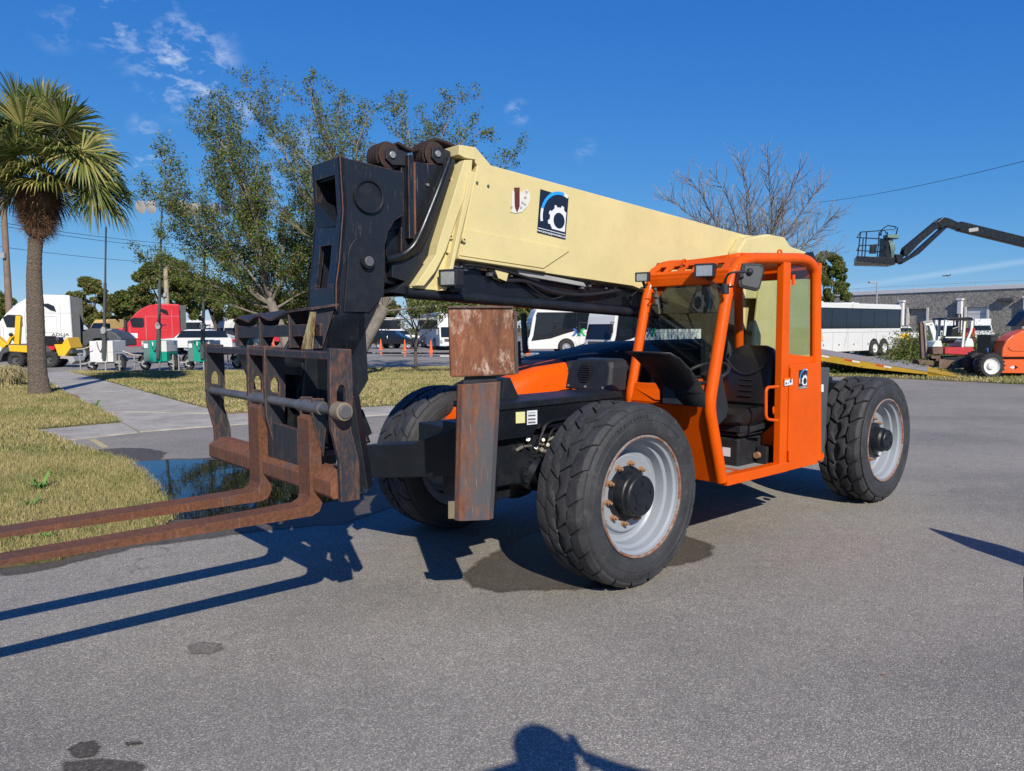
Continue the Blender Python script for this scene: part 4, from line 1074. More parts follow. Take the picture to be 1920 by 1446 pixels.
# angle indicator: pale fan with a red pointer
def bp_(px, py, y=YC + .003): return V(px, py, Y=y)
fan = [bp_(960, 358), (bp_(959, 395)), bp_(956, 397), bp_(966, 400), bp_(978, 398), bp_(988, 388), bp_(993, 376), bp_(994, 366), bp_(988, 355), bp_(972, 362)]
cb = MB(); cb.plate(fan, (0, .003, 0)); P_('angle_scale', cb, worn('faded_scale_decal', (.60, .60, .56), .18, scale=16, bright=2))
cb = MB(); cb.plate([bp_(964, 352), bp_(973, 352), bp_(973, 387), bp_(968.5, 398), bp_(964.5, 387)], (0, .010, 0)); P_('pointer', cb, paint('maroon_pointer', (.10, .018, .014), .5, .2, bumpy=0), .001)
rt_ = Vector((-1, 0, 0)); upv = Vector((0, 0, 1))
for s_, a, b_, sz in (('70', 987, 361, .028), ('60', 985, 371, .028), ('50', 980, 381, .028), ('40', 984, 384, .024), ('30', 977, 390, .028), ('10', 959, 389, .026)):
    text('scale_number', s_, sz, bp_(a, b_, YC + .0075), rt_, upv, simple('ink_black', (.03, .03, .03), .6), TH)
# company decal on boom and cab panel
def company_decal(C0, W_, H_, xd, yd, nrm, par, url=True):
    """C0 lower left corner; a navy card with an arc and half a cog, and the web address strip"""
    def p(u, v, o=0): return C0 + xd * (u * W_) + yd * (v * H_) + nrm * o
    card = MB(); card.plate([p(0, 0), p(1, 0), p(1, 1), p(0, 1)], nrm * .0015)
    cd = P_('company_decal', card, M['decaldark'])
    asp = H_ / W_
    def ringseg(name, mat, cu_, cv, r0, r1, a0, a1, n=24):
        mb = MB()
        o_ = []
        for k in range(n + 1):
            t = math.radians(a0 + (a1 - a0) * k / n); o_.append((cu_ + r0 * math.cos(t), cv + r0 * math.sin(t) / asp, cu_ + r1 * math.cos(t), cv + r1 * math.sin(t) / asp))
        for a, b_ in zip(o_, o_[1:]):
            mb.add([p(a[0], a[1], .0022), p(a[2], a[3], .0022), p(b_[2], b_[3], .0022), p(b_[0], b_[1], .0022)], [(0, 1, 2, 3)])
        return P_(name, mb, mat, parent=cd)
    ringseg('arc', M['decalblue'], .74, .45, .60, .68, 82, 166)
    ringseg('arc', M['decalwhite'], .74, .45, .60, .68, 167, 196)
    ringseg('arc', M['decalwhite'], .74, .45, .60, .68, 69, 81)
    pts = []; n = 84; cu_, cv = .72, .40
    for k in range(n):
        t = 2 * math.pi * k / n; r = .33 + (.065 if math.cos(9 * t + .6) > .35 else 0)
        u, v = cu_ + r * math.cos(t), cv + r * math.sin(t) / asp
        if math.sin(t) < -.35 and math.cos(t) > -.6: u, v = max(cu_ + r * math.cos(t), .42), .17
        pts.append((min(u, .955), max(v, .17)))
    cl = []
    for q in pts:
        if not cl or (abs(q[0] - cl[-1][0]) + abs(q[1] - cl[-1][1])) > .004: cl.append(q)
    hole_ = [p(cu_ + .20 * math.cos(2 * math.pi * k / 32), cv + .20 * math.sin(2 * math.pi * k / 32) / asp + .0, .002) for k in range(32)]
    mb = MB(); mb.plate([p(u, v, .002) for u, v in cl], nrm * .0006, [hole_]); P_('cog', mb, M['decalwhite'], parent=cd)
    mb = MB(); mb.add([p(0.02, .105, .0022), p(.98, .105, .0022), p(.98, .12, .0022), p(.02, .12, .0022)], [(0, 1, 2, 3)]); P_('strip_line', mb, M['decalwhite'], parent=cd)
    if url: text('web_address', 'www.amerequipmentsales.com', W_ * .083, p(.5, .055, .0024), xd, yd, M['decalwhite'], cd, bold=.0005)
    return cd
A_, B_, C_, D_ = bp_(1012, 354), bp_(1064, 370), bp_(1061, 449), bp_(1007, 436)
xd = Vector((B_ - A_).normalized()); W_ = ((B_ - A_).length + (C_ - D_).length) / 2; H_ = ((A_ - D_).length + (B_ - C_).length) / 2
yd = Vector((-xd.z, 0, xd.x)); yd = yd if yd.z > 0 else -yd
company_decal(D_, W_, H_, xd, yd, Vector((0, 1, 0)), TH)
# boom work light
lc = V(850, 520, Y=.30)
def worklight(c0, w, h, dpt, fwd, bracket, name='work_light', lab=None):
    fwd = Vector(fwd).normalized(); sd_ = Vector((-fwd.y, fwd.x, 0)); u = Vector((0, 0, 1)); mb = MB()
    f = [c0 + sd_ * (a * w / 2) + u * (b_ * h / 2) for a, b_ in ((-1, -1), (1, -1), (1, 1), (-1, 1))]
    bk_ = [p - fwd * dpt for p in f]
    bk_ = [(p - c0) * 1 + c0 for p in bk_]
    mb.hexa(f, bk_); L = P_(name, mb, M['plastic'], .010, label=lab)
    mb = MB(); ff = [c0 + fwd * .004 + sd_ * (a * w * .41) + u * (b_ * h * .40) for a, b_ in ((-1, -1), (1, -1), (1, 1), (-1, 1))]; mb.plate(ff, fwd * -.01); P_('lens', mb, M['lens'], parent=L)
    mb = MB()
    for s in (-1, 1):
        mb.bar(c0 + sd_ * s * w * .46 + u * h * .47 + fwd * .006, c0 + sd_ * s * w * .46 - u * h * .47 + fwd * .006, w * .08, .012)
        mb.bar(c0 + u * s * h * .44 - sd_ * w * .5 + fwd * .006, c0 + u * s * h * .44 + sd_ * w * .5 + fwd * .006, .012, h * .1)
    P_('bezel', mb, M['plastic'], .002, parent=L)
    if bracket: mb = MB(); mb.bar(c0 - fwd * dpt * .5 - u * h * .5, bracket, .03, .012); P_('light_bracket', mb, M['plastic'], parent=L)
    return L
worklight(V(840, 521, Y=.29), .15, .125, .10, (.95, .32, -.05), V(850, 548, Y=.2))
mb = MB(); mb.box(lc.x - .15, lc.x, .12, .26, lc.z - .10, lc.z - .075); P_('light_shelf', mb, M['black'], .003)

# ---- cab
YL, YR = 1.235, .41
loop = [V(*p, Y=YL) for p in [(1353, 902), (1329, 762), (1362, 554), (1371, 520), (1378, 502), (1391, 489), (1410, 485), (1500, 485), (1516, 490), (1527, 504), (1529.5, 525), (1529, 682), (1530, 862)]]
# straighten to the plane and keep a copy for the inner side
cb = MB(); cb.tube(roundpath(loop, .10, 5), .050, 14); P_('cab_side_frame', cb, M['orange'], smooth=True)
inner = [Vector((p.x, YR, p.z)) for p in loop]
cb = MB(); cb.tube(roundpath(inner, .10, 5), .045, 12); P_('cab_side_frame', cb, M['orange'], smooth=True)
xr_ = loop[-1].x; zf = loop[0].z; zr = loop[7].z; xh = loop[3].x; zh = loop[3].z
def atz(z):
    pts = loop[:5]
    for a, b_ in zip(pts, pts[1:]):
        if a.z <= z <= b_.z: return a.x + (b_.x - a.x) * (z - a.z) / (b_.z - a.z)
    return pts[0].x
# front lower panel (folded)
zk = loop[1].z; xk = loop[1].x; zg = 1.42
cb = MB()
sec = [(atz(zg) + .02, zg), (xk + .02, zk), (loop[0].x + .02, zf - .02), (loop[0].x - .02, zf - .02), (xk - .02, zk), (atz(zg) - .02, zg)]
cb.plate([(x, YL - .03, z) for x, z in sec], (0, YR - YL + .06, 0)); P_('front_panel', cb, M['orange'], .004)
cb = MB(); cb.plate([(xk + .03, YR + .3, zk + .02), (atz(zg) + .03, YR + .02, zg - .04), (atz(zg) + .03, YL - .2, zg - .04), (xk + .03, YL - .02, zk + .02)], (-.01, 0, 0)); P_('panel_rib', cb, M['orange'], .004)
# inner orange gusset of the fold, right part
# floor and sill
cb = MB(); cb.box(loop[0].x - .02, -2.12, YL - .05, YL + .045, zf - .04, zf + .045); P_('sill', cb, M['orange'], .006)
cb = MB(); cb.box(loop[0].x, xr_, YR, YL - .05, zf - .02, zf + .01); P_('floor', cb, M['orange'], .004)
for (x0_, x1_) in ((-1.22, -1.5), (-1.6, -2.0)):
    cb = MB(); cb.box(x0_, x1_, .75, 1.12, zf + .012, zf + .018); P_('grip_pad', cb, M['grey'])
cb = MB(); cb.plate([(-2.1, YL - .06, zf + .01), (-2.1, YL - .06, zf + .42), (-2.1, YR + .3, zf + .01)], (-.02, 0, 0)); P_('corner_gusset', cb, M['orange'], .004)
# B post, rear quarter panel, window
bpx0, bpx1 = V(1466, 700, Y=1.275).x, V(1479, 700, Y=1.275).x
cb = MB(); cb.box(bpx0, bpx1, 1.205, 1.275, zf - .03, zr - .05); P_('door_post', cb, M['orange'], .008)
zq = V(1500, 683, Y=1.28).z
xq = V(1536, 760, Y=1.285).x
cb = MB(); cb.box(bpx1 - .005, xq, 1.235, 1.285, zf - .035, zq); RP = P_('rear_side_panel', cb, M['orange'], .006)
cb = MB(); cb.plate([(bpx1 - .02, 1.24, zq), (bpx1 - .02, 1.24, zq + .10), (xr_, 1.24, zq + .05), (xr_, 1.24, zq)], (0, -.05, 0)); P_('window_sill', cb, M['orange'], .005)
for zz_ in (zf + .06, zq - .12, zr - .25):
    cb = MB(); cb.cyl((bpx1 - .012, 1.292, zz_), (bpx1 - .012, 1.292, zz_ + .09), .014, n=10); P_('hinge', cb, M['orange'])
cb = MB(); cb.box(bpx1, xr_, 1.225, 1.231, zq + .08, zr - .07); P_('side_glass', cb, M['glass'])
zdc = V(1505, 710, Y=1.288)
dc0 = V(1497.5, 730, Y=1.288); dc1 = V(1514, 693, Y=1.288)
company_decal(Vector((dc0.x, 1.2865, dc0.z)), abs(dc1.x - dc0.x), dc1.z - dc0.z, Vector((-1, 0, 0)), Vector((0, 0, 1)), Vector((0, 1, 0)), TH)
q = [V(1471, 710, Y=1.287), V(1486, 707.5, Y=1.287), V(1486, 721, Y=1.287), V(1471, 724, Y=1.287)]
ws = decal('warning_sticker', q, M['decalwhite'], (0, .0015, 0))
decal('sticker_band', [V(1471, 710, Y=1.289), V(1486, 707.5, Y=1.289), V(1486, 711, Y=1.289), V(1471, 713.5, Y=1.289)], simple('sticker_orange', (.75, .2, .02), .5), (0, .001, 0), parent=ws)
for (a, b_, r_) in ((1474, 719, .012), (1482.5, 715, .016), (1478, 718.5, .007)):
    p = V(a, b_, Y=1.289); mb = MB(); mb.cyl(p, p + Vector((0, .001, 0)), r_, n=10); P_('sticker_symbol', mb, simple('ink_dark', (.05, .05, .06), .6), parent=ws)
# grab handle
hp = [V(1459, 725, Y=1.30), V(1436, 727, Y=1.30), V(1436, 786, Y=1.30), V(1458, 789, Y=1.30)]
cb = MB(); cb.tube(roundpath(hp, .05, 5), .014, 10); P_('grab_handle', cb, M['orange'], smooth=True)
cb = MB(); cb.tube(roundpath([V(1456, 762, Y=1.2), V(1450, 764, Y=1.2), V(1450, 776, Y=1.2), V(1456, 777, Y=1.2)], .02, 4), .010, 8); P_('latch_handle', cb, M['orange'], smooth=True)
# header, slotted visor and roof
cb = MB(); cb.box(xh - .03, xh + .045, YR, YL, zh - .05, zh + .03); P_('header', cb, M['orange'], .008)
cb = MB(); A = Vector((xh + .03, 0, zh + .03)); B = Vector((loop[5].x + .02, 0, zr - .01))
cb = MB(); cb.box(xh + .005, xh + .035, YR - .03, YL, zh + .02, zh + .06); P_('visor_lip', cb, M['orange'], .004)
Am, Bm = A + Vector((0, 0, .03)), A.lerp(B, .80)
def vs(u, t): return Vector((Am.x + (Bm.x - Am.x) * t, YR - .04 + (YL - YR + .04) * u, Am.z + (Bm.z - Am.z) * t))
hl = []
for k in range(5):
    u0 = .085 + k * .172; hl.append([vs(u0, .20), vs(u0 + .115, .20), vs(u0 + .115, .62), vs(u0 + .035, .62)])
cb = MB(); cb.plate([vs(0, 0), vs(1, 0), vs(1, 1), vs(.06, 1), vs(0, .6)], Vector((-.02, 0, -.01)), hl); P_('visor', cb, M['orange'], .003)
cb = MB(); rs = []
roofz = lambda y: zr - .005 + .030 * max(0, (y - YR) / (YL - YR)) ** 2
for (x, dz_) in ((Bm.x, Bm.z - zr + .005), (B.x, .0), (-1.7, .015), (-2.3, .01), (xr_ + .06, -.02)):
    rs.append([Vector((x, YR - .04 + (YL - YR + .04) * k / 6, roofz(YR + (YL - YR) * k / 6) * 1 + dz_ - .03)) for k in range(7)])
cb.loft(rs, closed_ring=False); o = P_('roof', cb, M['orange'], smooth=True); s_ = o.modifiers.new('s', 'SOLIDIFY'); s_.thickness = .02
for (lx, ly) in ((1283, 491), (1462, 473)):
    p = V(lx, ly, Y=.75 if lx < 1400 else 1.24); cb = MB(); cb.lathe([(.014, -.006), (.026, -.006), (.026, .006), (.014, .006)], p, (.3, 1, 0), 16); cb.bar(p - Vector((.02, 0, .03)), p + Vector((-.03, 0, -.05)), .012, .02); P_('lifting_eye', cb, M['orange'])
# corner gussets and rear frame
for (yy) in (YR + .03, YL - .04):
    cb = MB(); cb.plate([(xh, yy, zh - .05), (xh + .0, yy + (.14 if yy < 1 else -.10), zh - .05), (atz(zh - .25), yy, zh - .25)], (-.02, 0, 0)); P_('frame_gusset', cb, M['orange'], .003)
cb = MB(); cb.box(xr_ - .02, xr_ + .03, YR, YL, zr - .16, zr - .02); cb.box(xr_ - .02, xr_ + .02, YR, YL, 1.40, 1.52); cb.box(xr_ - .02, xr_ + .02, YR, YL - .05, zf, 1.0); P_('rear_frame', cb, M['orange'], .005)
cb = MB(); cb.box(atz(zk), xr_, YR - .02, YR + .02, zf, 1.40); P_('inner_side_panel', cb, M['orange'], .004)
cb = MB(); cb.box(-2.08, -2.02, YR - .03, YR + .03, 1.4, zr); P_('inner_post', cb, M['black'], .004)
cb = MB(); cb.box(xr_ + .03, xr_ + .036, YR + .05, YL - .05, 1.52, zr - .16); P_('rear_glass', cb, M['glass'])
# windshield (two panes)
def wpane(z0, z1, nm):
    cb = MB(); x0_, x1_ = atz(z0) - .005, atz(z1) - .005
    cb.hexa([(x0_, YR + .04, z0), (x0_, YL - .05, z0), (x0_ - .006, YL - .05, z0), (x0_ - .006, YR + .04, z0)], [(x1_, YR + .04, z1), (x1_, YL - .05, z1), (x1_ - .006, YL - .05, z1), (x1_ - .006, YR + .04, z1)]); P_(nm, cb, M['glass'])
wpane(zg, 2.02, 'windshield'); wpane(2.025, zh - .05, 'windshield')
# wiper
cb = MB(); cb.bar((atz(2.22) + .02, .52, 2.22), (atz(2.02) + .02, .60, 2.02), .012, .008); cb.bar((atz(2.25) + .03, .5, 2.25), (atz(2.1) + .03, .56, 2.1), .02, .02); P_('wiper', cb, M['plastic'])
cb = MB(); cb.tube(crom([V(1222, 540, Y=.55), V(1230, 548, Y=.55), V(1224, 556, Y=.55), V(1234, 560, Y=.55), V(1236, 572, Y=.55), V(1224, 572, Y=.55)], 5), .005, 6); P_('wiper_wire', cb, M['hose'])
# lamps and mirror
worklight(V(1212, 520, Y=.42) + Vector((.06, 0, 0)), .125, .085, .05, (.95, .28, -.05), V(1210, 540, Y=.42))
worklight(V(1334, 508, Y=1.06) + Vector((.10, 0, 0)), .165, .115, .09, (.93, .36, -.03), V(1360, 545, Y=1.2))
mc = V(1409, 519, Y=1.42); sdm = Vector((.62, -.78, 0)).normalized()
um = Vector((.08, 0, 1)).normalized()
mn = V(1409, 519, Y=1.42)
def MP(px, py): return frontplane(px, py, mn, Vector((.55, .82, .0)).normalized())
mpx = [(1393, 493), (1425, 494), (1434, 500), (1434, 508), (1425, 543), (1418, 546), (1386, 539), (1384, 532)]
cb = MB(); nn_ = Vector((.55, .82, 0)).normalized(); cb.plate([MP(*p) for p in mpx], -nn_ * .03); P_('mirror', cb, M['plastic'], .010, seg=3)
cb = MB(); mid = Vector((sum(MP(*p).x for p in mpx) / 8, sum(MP(*p).y for p in mpx) / 8, sum(MP(*p).z for p in mpx) / 8))
cb.plate([mid + (MP(*p) - mid) * .8 + nn_ * .002 for p in mpx], nn_ * .006); P_('mirror_back', cb, M['darkgrey'], .004)
cb = MB(); cb.tube(crom([V(1360, 532, Y=1.30), V(1363, 518, Y=1.33), V(1374, 511, Y=1.38), V(1402, 510, Y=1.44)], 6), .009, 8); cb.sphere(MP(1404, 510) + nn_ * .015, .028, 12, 8); P_('mirror_arm', cb, M['plastic'], smooth=True)
p = V(1360, 540, Y=1.30); cb = MB(); cb.cyl(p + Vector((0, 0, .03)), p - Vector((0, 0, .05)), .03, n=16); P_('mirror_mount', cb, M['plastic'], .004)
# windshield-side cable
cb = MB(); cb.tube(crom([V(1352, 530, Y=1.16), V(1356, 560, Y=1.16), V(1348, 600, Y=1.17), V(1344, 640, Y=1.17)], 6), .006, 6); P_('lamp_cable', cb, M['hose'])
# seat
cb = MB()
sx = -2.12
def seatring(z, y0, y1, xf_, xb, n=12):
    yc, hw_ = (y0 + y1) / 2, (y1 - y0) / 2; xc, hx = (xf_ + xb) / 2, (xf_ - xb) / 2; o_ = []
    for k in range(n * 2):
        t = math.pi * k / n; cx, sy_ = math.cos(t), math.sin(t)
        o_.append(Vector((xc + hx * math.copysign(abs(cx) ** .55, cx), yc + hw_ * math.copysign(abs(sy_) ** .5, sy_), z)))
    return o_
ys0, ys1 = .60, 1.12
cb.loft([seatring(1.14, ys0 + .06, ys1 - .06, sx + .05, sx - .05), seatring(1.2, ys0 + .02, ys1 - .02, sx + .09, sx - .07), seatring(1.35, ys0, ys1, sx + .07, sx - .10), seatring(1.5, ys0 + .0, ys1 - .0, sx + .04, sx - .12), seatring(1.62, ys0 + .02, ys1 - .02, sx + .0, sx - .14), seatring(1.70, ys0 + .07, ys1 - .07, sx - .03, sx - .15), seatring(1.73, ys0 + .14, ys1 - .14, sx - .06, sx - .13)])
SEAT = P_('seat_back', cb, M['vinyl'], smooth=True)
for z_ in (1.26, 1.31, 1.36, 1.41):
    cb = MB(); cb.tube([(sx + .082 - (z_ - 1.3) * .2, .80, z_), (sx + .086 - (z_ - 1.3) * .2, .86, z_), (sx + .082 - (z_ - 1.3) * .2, .94, z_)], .008, 6); P_('seat_rib', cb, M['vinyl'], parent=SEAT, smooth=True)
cb = MB(); cb.tube(crom([(sx + .05, ys0 + .04, 1.60), (sx + .055, .74, 1.50), (sx + .06, .86, 1.46), (sx + .055, .98, 1.50), (sx + .05, ys1 - .04, 1.60)], 5), .007, 6); P_('seat_seam', cb, M['plastic'], parent=SEAT, smooth=True)
cb = MB(); cb.loft([seatring(1.02, ys0 + .05, ys1 - .05, sx + .47, sx), seatring(1.06, ys0 + .02, ys1 - .02, sx + .53, sx - .02), seatring(1.13, ys0 + .01, ys1 - .01, sx + .54, sx - .02), seatring(1.17, ys0 + .05, ys1 - .05, sx + .48, sx)]); P_('seat_cushion', cb, M['vinyl'], smooth=True)
cb = MB(); cb.box(sx, sx + .45, .66, 1.06, .96, 1.02); cb.box(sx + .02, sx + .42, .68, 1.04, .92, .945); cb.bar((sx + .44, 1.02, .95), (sx + .1, 1.08, 1.0), .03, .05); P_('seat_suspension', cb, M['plastic'], .008)
cb = MB(); cb.box(sx + .02, sx + .42, .70, 1.02, zf + .01, .90); P_('seat_pedestal', cb, M['plastic'], .02)
cb = MB(); cb.box(sx + .0, sx + .14, 1.03, 1.14, zf + .01, zf + .18); P_('foot_box', cb, M['plastic'], .01)
cb = MB(); cb.cyl((sx + .15, 1.06, zf + .10), (sx + .19, 1.06, zf + .10), .03, n=10); P_('brass_plug', cb, M['rustnut'])
cb = MB(); cb.box(sx + .423, sx + .426, .86, .94, zf + .10, zf + .18); P_('pedestal_label', cb, M['decalwhite'])
# dark inside wall and rear shelf
cb = MB(); cb.box(xr_ + .04, xr_ + .05, YR + .04, YL - .08, zf, 1.5); P_('rear_wall', cb, M['plastic'])
# steering wheel and dash
swc = Vector((-1.42, .86, 1.50)); tn = Vector((.42, 0, .9)).normalized(); ua = Vector((0, 1, 0)); va = tn.cross(ua)
cb = MB(); cb.tube([swc + (ua * math.cos(t) + va * math.sin(t)) * .20 for t in [2 * math.pi * k / 32 for k in range(32)]], .017, 10, closed=True); SW = P_('steering_wheel', cb, M['plastic'], smooth=True)
cb = MB()
for k in range(3):
    t = math.pi / 2 + k * 2 * math.pi / 3; cb.bar(swc - tn * .03, swc + (ua * math.cos(t) + va * math.sin(t)) * .2, .03, .014)
cb.cyl(swc - tn * .05, swc + tn * .0, .045, n=16); P_('steering_spokes', cb, M['plastic'], parent=SW)
cb = MB(); cb.cyl(swc - tn * .04, swc - tn * .42, .04, .06, n=14); P_('steering_column', cb, M['plastic'], smooth=True)
cb = MB(); cb.plate([(atz(1.4) - .04, YR + .05, 1.34), (atz(1.4) - .04, YL - .10, 1.34), (-1.30, YL - .12, 1.10), (-1.35, YR + .05, 1.22)], (0, 0, .02)); P_('dash', cb, M['darkgrey'], .01)
cb = MB(); cb.box(-1.30, -1.20, .50, .60, 1.45, 1.62); P_('display', cb, M['plastic'], .008)
cb = MB(); cb.box(-1.9, -1.3, YR + .03, YR + .22, 1.02, 1.12); cb.cyl((-1.45, .54, 1.1), (-1.42, .54, 1.30), .016, n=8); cb.sphere((-1.42, .54, 1.32), .03); P_('control_console', cb, M['plastic'], .01)
# front mudguard: arched black sheet over the back of the front wheel
cfd = (0, .68)
def arc_at(px, py, Y): p = V(px, py, Y=Y); return p
outer_ = [V(1255, 661, Y=1.26), V(1273, 671, Y=1.26), V(1291, 690, Y=1.26), V(1308, 713, Y=1.26), V(1320, 737, Y=1.26), V(1321, 764, Y=1.26)]
yin = .83
inn_ = [Vector((p.x + .0, yin, p.z)) for p in outer_]
cb = MB()
rs = []
for k, (a, b_) in enumerate(zip(outer_, inn_)):
    yi = yin
    rs.append([Vector((a.x, 1.27, a.z)), Vector((a.x + .004, 1.1, a.z + .004)), Vector((a.x + .004, .95, a.z + .004)), Vector((a.x, yi, a.z))])
cb.loft(rs, closed_ring=False); o = P_('mudguard', cb, M['plastic'], smooth=True); s_ = o.modifiers.new('s', 'SOLIDIFY'); s_.thickness = .012
cb = MB(); cb.plate([V(1244, 721, Y=.9), V(1300, 732, Y=1.12), V(1318, 761, Y=1.22), V(1242, 756, Y=.9)], (-.01, 0, 0)); P_('mudguard_stay', cb, M['black'])
sg = [V(px, py, Y=1.16) for px, py in [(1342, 700), (1352, 690), (1360, 735), (1366, 765), (1362, 782), (1344, 801), (1338, 770)]]
cb = MB(); cb.plate(sg, (0, -.012, 0)); P_('mudguard_side', cb, M['plastic'], .003)
# black engine-side box in front of cab with louvres
xe = V(1142, 738, Y=.47).x; ye0, ye1 = V(1056, 736, X=xe).y, .47
zb0 = dz; zb1 = V(1130, 676, X=xe - .05).z
cb = MB()
def ering(x, ins, zt): return [Vector((x, ye0 + ins, zb0)), Vector((x - .02, ye0 + ins + .02, zt - .10)), Vector((x - .04, ye0 + ins + .06, zt - .03)), Vector((x - .05, ye0 + ins + .12, zt)), Vector((x - .05, ye1 - ins - .08, zt)), Vector((x - .04, ye1 - ins - .02, zt - .02)), Vector((x - .02, ye1 - ins, zt - .07)), Vector((x, ye1 - ins, zb0))]
cb.loft([ering(xe, .03, zb1), ering(xe - .03, 0, zb1 + .008), ering(xe - .22, 0, zb1 + .012)]); EB = P_('engine_cover', cb, M['plastic'], .012, seg=3)
for k in range(8):
    w_ = .028 + .042 * math.sin(math.pi * (k + .6) / 8.4); z_ = zb0 + .075 + k * .020; yc = (ye0 + ye1) / 2 - .02; xx = xe - (z_ - zb0) * .09
    cb = MB(); cb.box(xx, xx + .012, yc - w_, yc + w_, z_, z_ + .007); P_('louvre', cb, M['plastic'], .002, parent=EB)
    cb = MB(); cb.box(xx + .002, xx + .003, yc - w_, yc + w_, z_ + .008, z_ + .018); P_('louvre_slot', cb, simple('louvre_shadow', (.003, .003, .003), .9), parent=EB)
for k in range(3):
    p = Vector((xe + .001, ye0 + .07 + k * (ye1 - ye0 - .14) / 2, zb0 + .03)); cb = MB(); cb.cyl(p, p + Vector((.008, 0, 0)), .012, n=10); P_('cover_bolt', cb, M['bolt'], parent=EB)
# orange right hand hood nose and long black engine hood
def hoodsec(x, ztop_, zbot, y0=-1.26, y1=-.42, rx=.12):
    return [Vector((x, y1, zbot)), Vector((x, y1, ztop_ - rx)), Vector((x, y1 - rx * .3, ztop_ - rx * .3)), Vector((x, y1 - rx, ztop_)), Vector((x, y0 + rx, ztop_ - .02)), Vector((x, y0 + rx * .3, ztop_ - rx * .4)), Vector((x, y0, ztop_ - rx)), Vector((x, y0, zbot))]
cb = MB()
nose = [(.14, 1.20, -.9), (.02, 1.30, -.74), (-.25, 1.42, -.48), (-.62, 1.53, -.42), (-1.02, 1.60, -.40)]
cb.loft([hoodsec(x, z, 1.02, y1=y) for x, z, y in nose]); P_('hood_nose', cb, M['orange'], smooth=True, ang=50)
cb = MB()
hd = [(-.90, 1.57, -.44), (-1.02, 1.605, -.38), (-1.2, 1.63, -.40), (-1.6, 1.675, -.42), (-2.0, 1.73, -.42), (-2.5, 1.765, -.42), (-3.6, 1.77, -.42), (-4.2, 1.66, -.42), (-4.5, 1.45, -.42)]
cb.loft([hoodsec(x, z, z - .10 if i < 2 else 1.15, y1=y, y0=-1.3) for i, (x, z, y) in enumerate(hd)]); P_('engine_hood', cb, paint('hood_black', (.010, .012, .016), .55, .3, dirt=.2, dirtcol=(.06, .055, .05), spec=.3), smooth=True, ang=50)
cb = MB(); cb.box(-4.6, -1.0, -1.27, -.45, .85, 1.5); P_('engine_bay', cb, M['orange'], .02)
# rear body and counterweight behind the cab
cb = MB(); cb.box(-4.7, -3.2, -.42, .42, .9, 1.30); cb.box(-4.8, -4.55, -.6, .6, .75, 1.25); P_('counterweight', cb, M['black'], .02)
ca1 = [V(px, py, Y=.30) for px, py in [(1430, 590), (1500, 560), (1560, 640)]]
cb = MB(); xt = V(1529, 600, Y=.33).x
for yy in (-.30, .30):
    cb.plate([(-2.95, yy, 1.2), (-3.2, yy, 2.55), (-3.9, yy, 2.62), (xt, yy, 2.35), (xt, yy, 1.2)], (0, .03, 0))
P_('boom_tower', cb, M['cream'], .008)
cb = MB(); cb.cyl((-2.9, .25, 1.3), (-2.2, .25, 2.25), .075, n=18); cb.cyl((-2.4, .25, 1.98), (-1.9, .2, 2.3), .05, n=14); P_('main_lift_cylinder', cb, M['darkgrey'], smooth=True)
# tank and fender behind the cab
fpx = [(1541, 692), (1556, 689), (1552, 740), (1545, 866), (1538, 868)]
cb = MB(); q = [V(px, py, Y=1.12) for px, py in fpx]; cb.plate([(p.x, 1.12, p.z) for p in q], (0, -.5, 0)); P_('rear_fender', cb, M['darkgrey'], .008)
cb = MB(); q = [V(px, py, Y=1.125) for px, py in [(1539, 721), (1544, 721), (1544, 735), (1539, 735)]]; cb.plate(q, (0, .002, 0)); P_('rear_label', cb, M['decalwhite'])
cb = MB(); cb.box(xr_ - .1, xr_ - .32, .5, 1.1, .62, 1.25); P_('fuel_tank', cb, M['black'], .02)
cb = MB(); cb.bar(V(1536, 862, Y=1.2), V(1542, 852, Y=1.2), .03, .05); P_('tow_lug', cb, M['orange'])
# mirror post on right hood (thin black upright by the foot pad)
cb = MB(); cb.bar(V(975, 700, Y=-.95), V(973, 640, Y=-.95), .035, .02); cb.bar(V(985, 662, Y=-.95), V(981, 588, Y=-.95), .06, .03); P_('right_mirror', cb, M['plastic'], .006)
# black wedge bracket on deck
cb = MB(); cb.plate([V(945, 712, Y=.35), V(957, 708, Y=.35), V(973, 744, Y=.35), V(975, 750, Y=.35), V(940, 752, Y=.35)], (0, -.3, 0)); P_('deck_bracket', cb, M['black'], .004)
# ------------------------------------------------------------------ vehicles and machines in the yard
def arc(cx, cz, r, a0, a1, n=10, y=0):
    return [(cx + r * math.cos(math.radians(a0 + (a1 - a0) * k / n)), y, cz + r * math.sin(math.radians(a0 + (a1 - a0) * k / n))) for k in range(n + 1)]
def wheel_part(par, x, y, r, w, hubmat='silver', side=-1, n=20, rr=.58, name='wheel'):
    """axle along local y; side = -1 shows its face to -y"""
    mb = MB(); prof = [(r * rr, 0), (r * (rr + .06), .02 * r), (r * .9, .03 * r), (r, -.10 * r), (r, -w + .1 * r), (r * .9, -w), (r * rr, -w)]
    mb.lathe(prof, (0, 0, 0), (0, side, 0), n)
    wh = obj(name, mb, M['tyre_far'], par, smooth=True); wh.location = (x, y, r)
    mb = MB(); mb.lathe([(r * rr, -.01), (r * rr * .96, -.03), (r * rr * .84, -.22 * w), (r * rr * .45, -.30 * w), (r * rr * .40, -.06 * w), (r * rr * .2, -.02 * w), (0, -.02 * w)], (0, 0, 0), (0, side, 0), n)
    obj('rim', mb, M[hubmat], wh, smooth=True)
    return wh
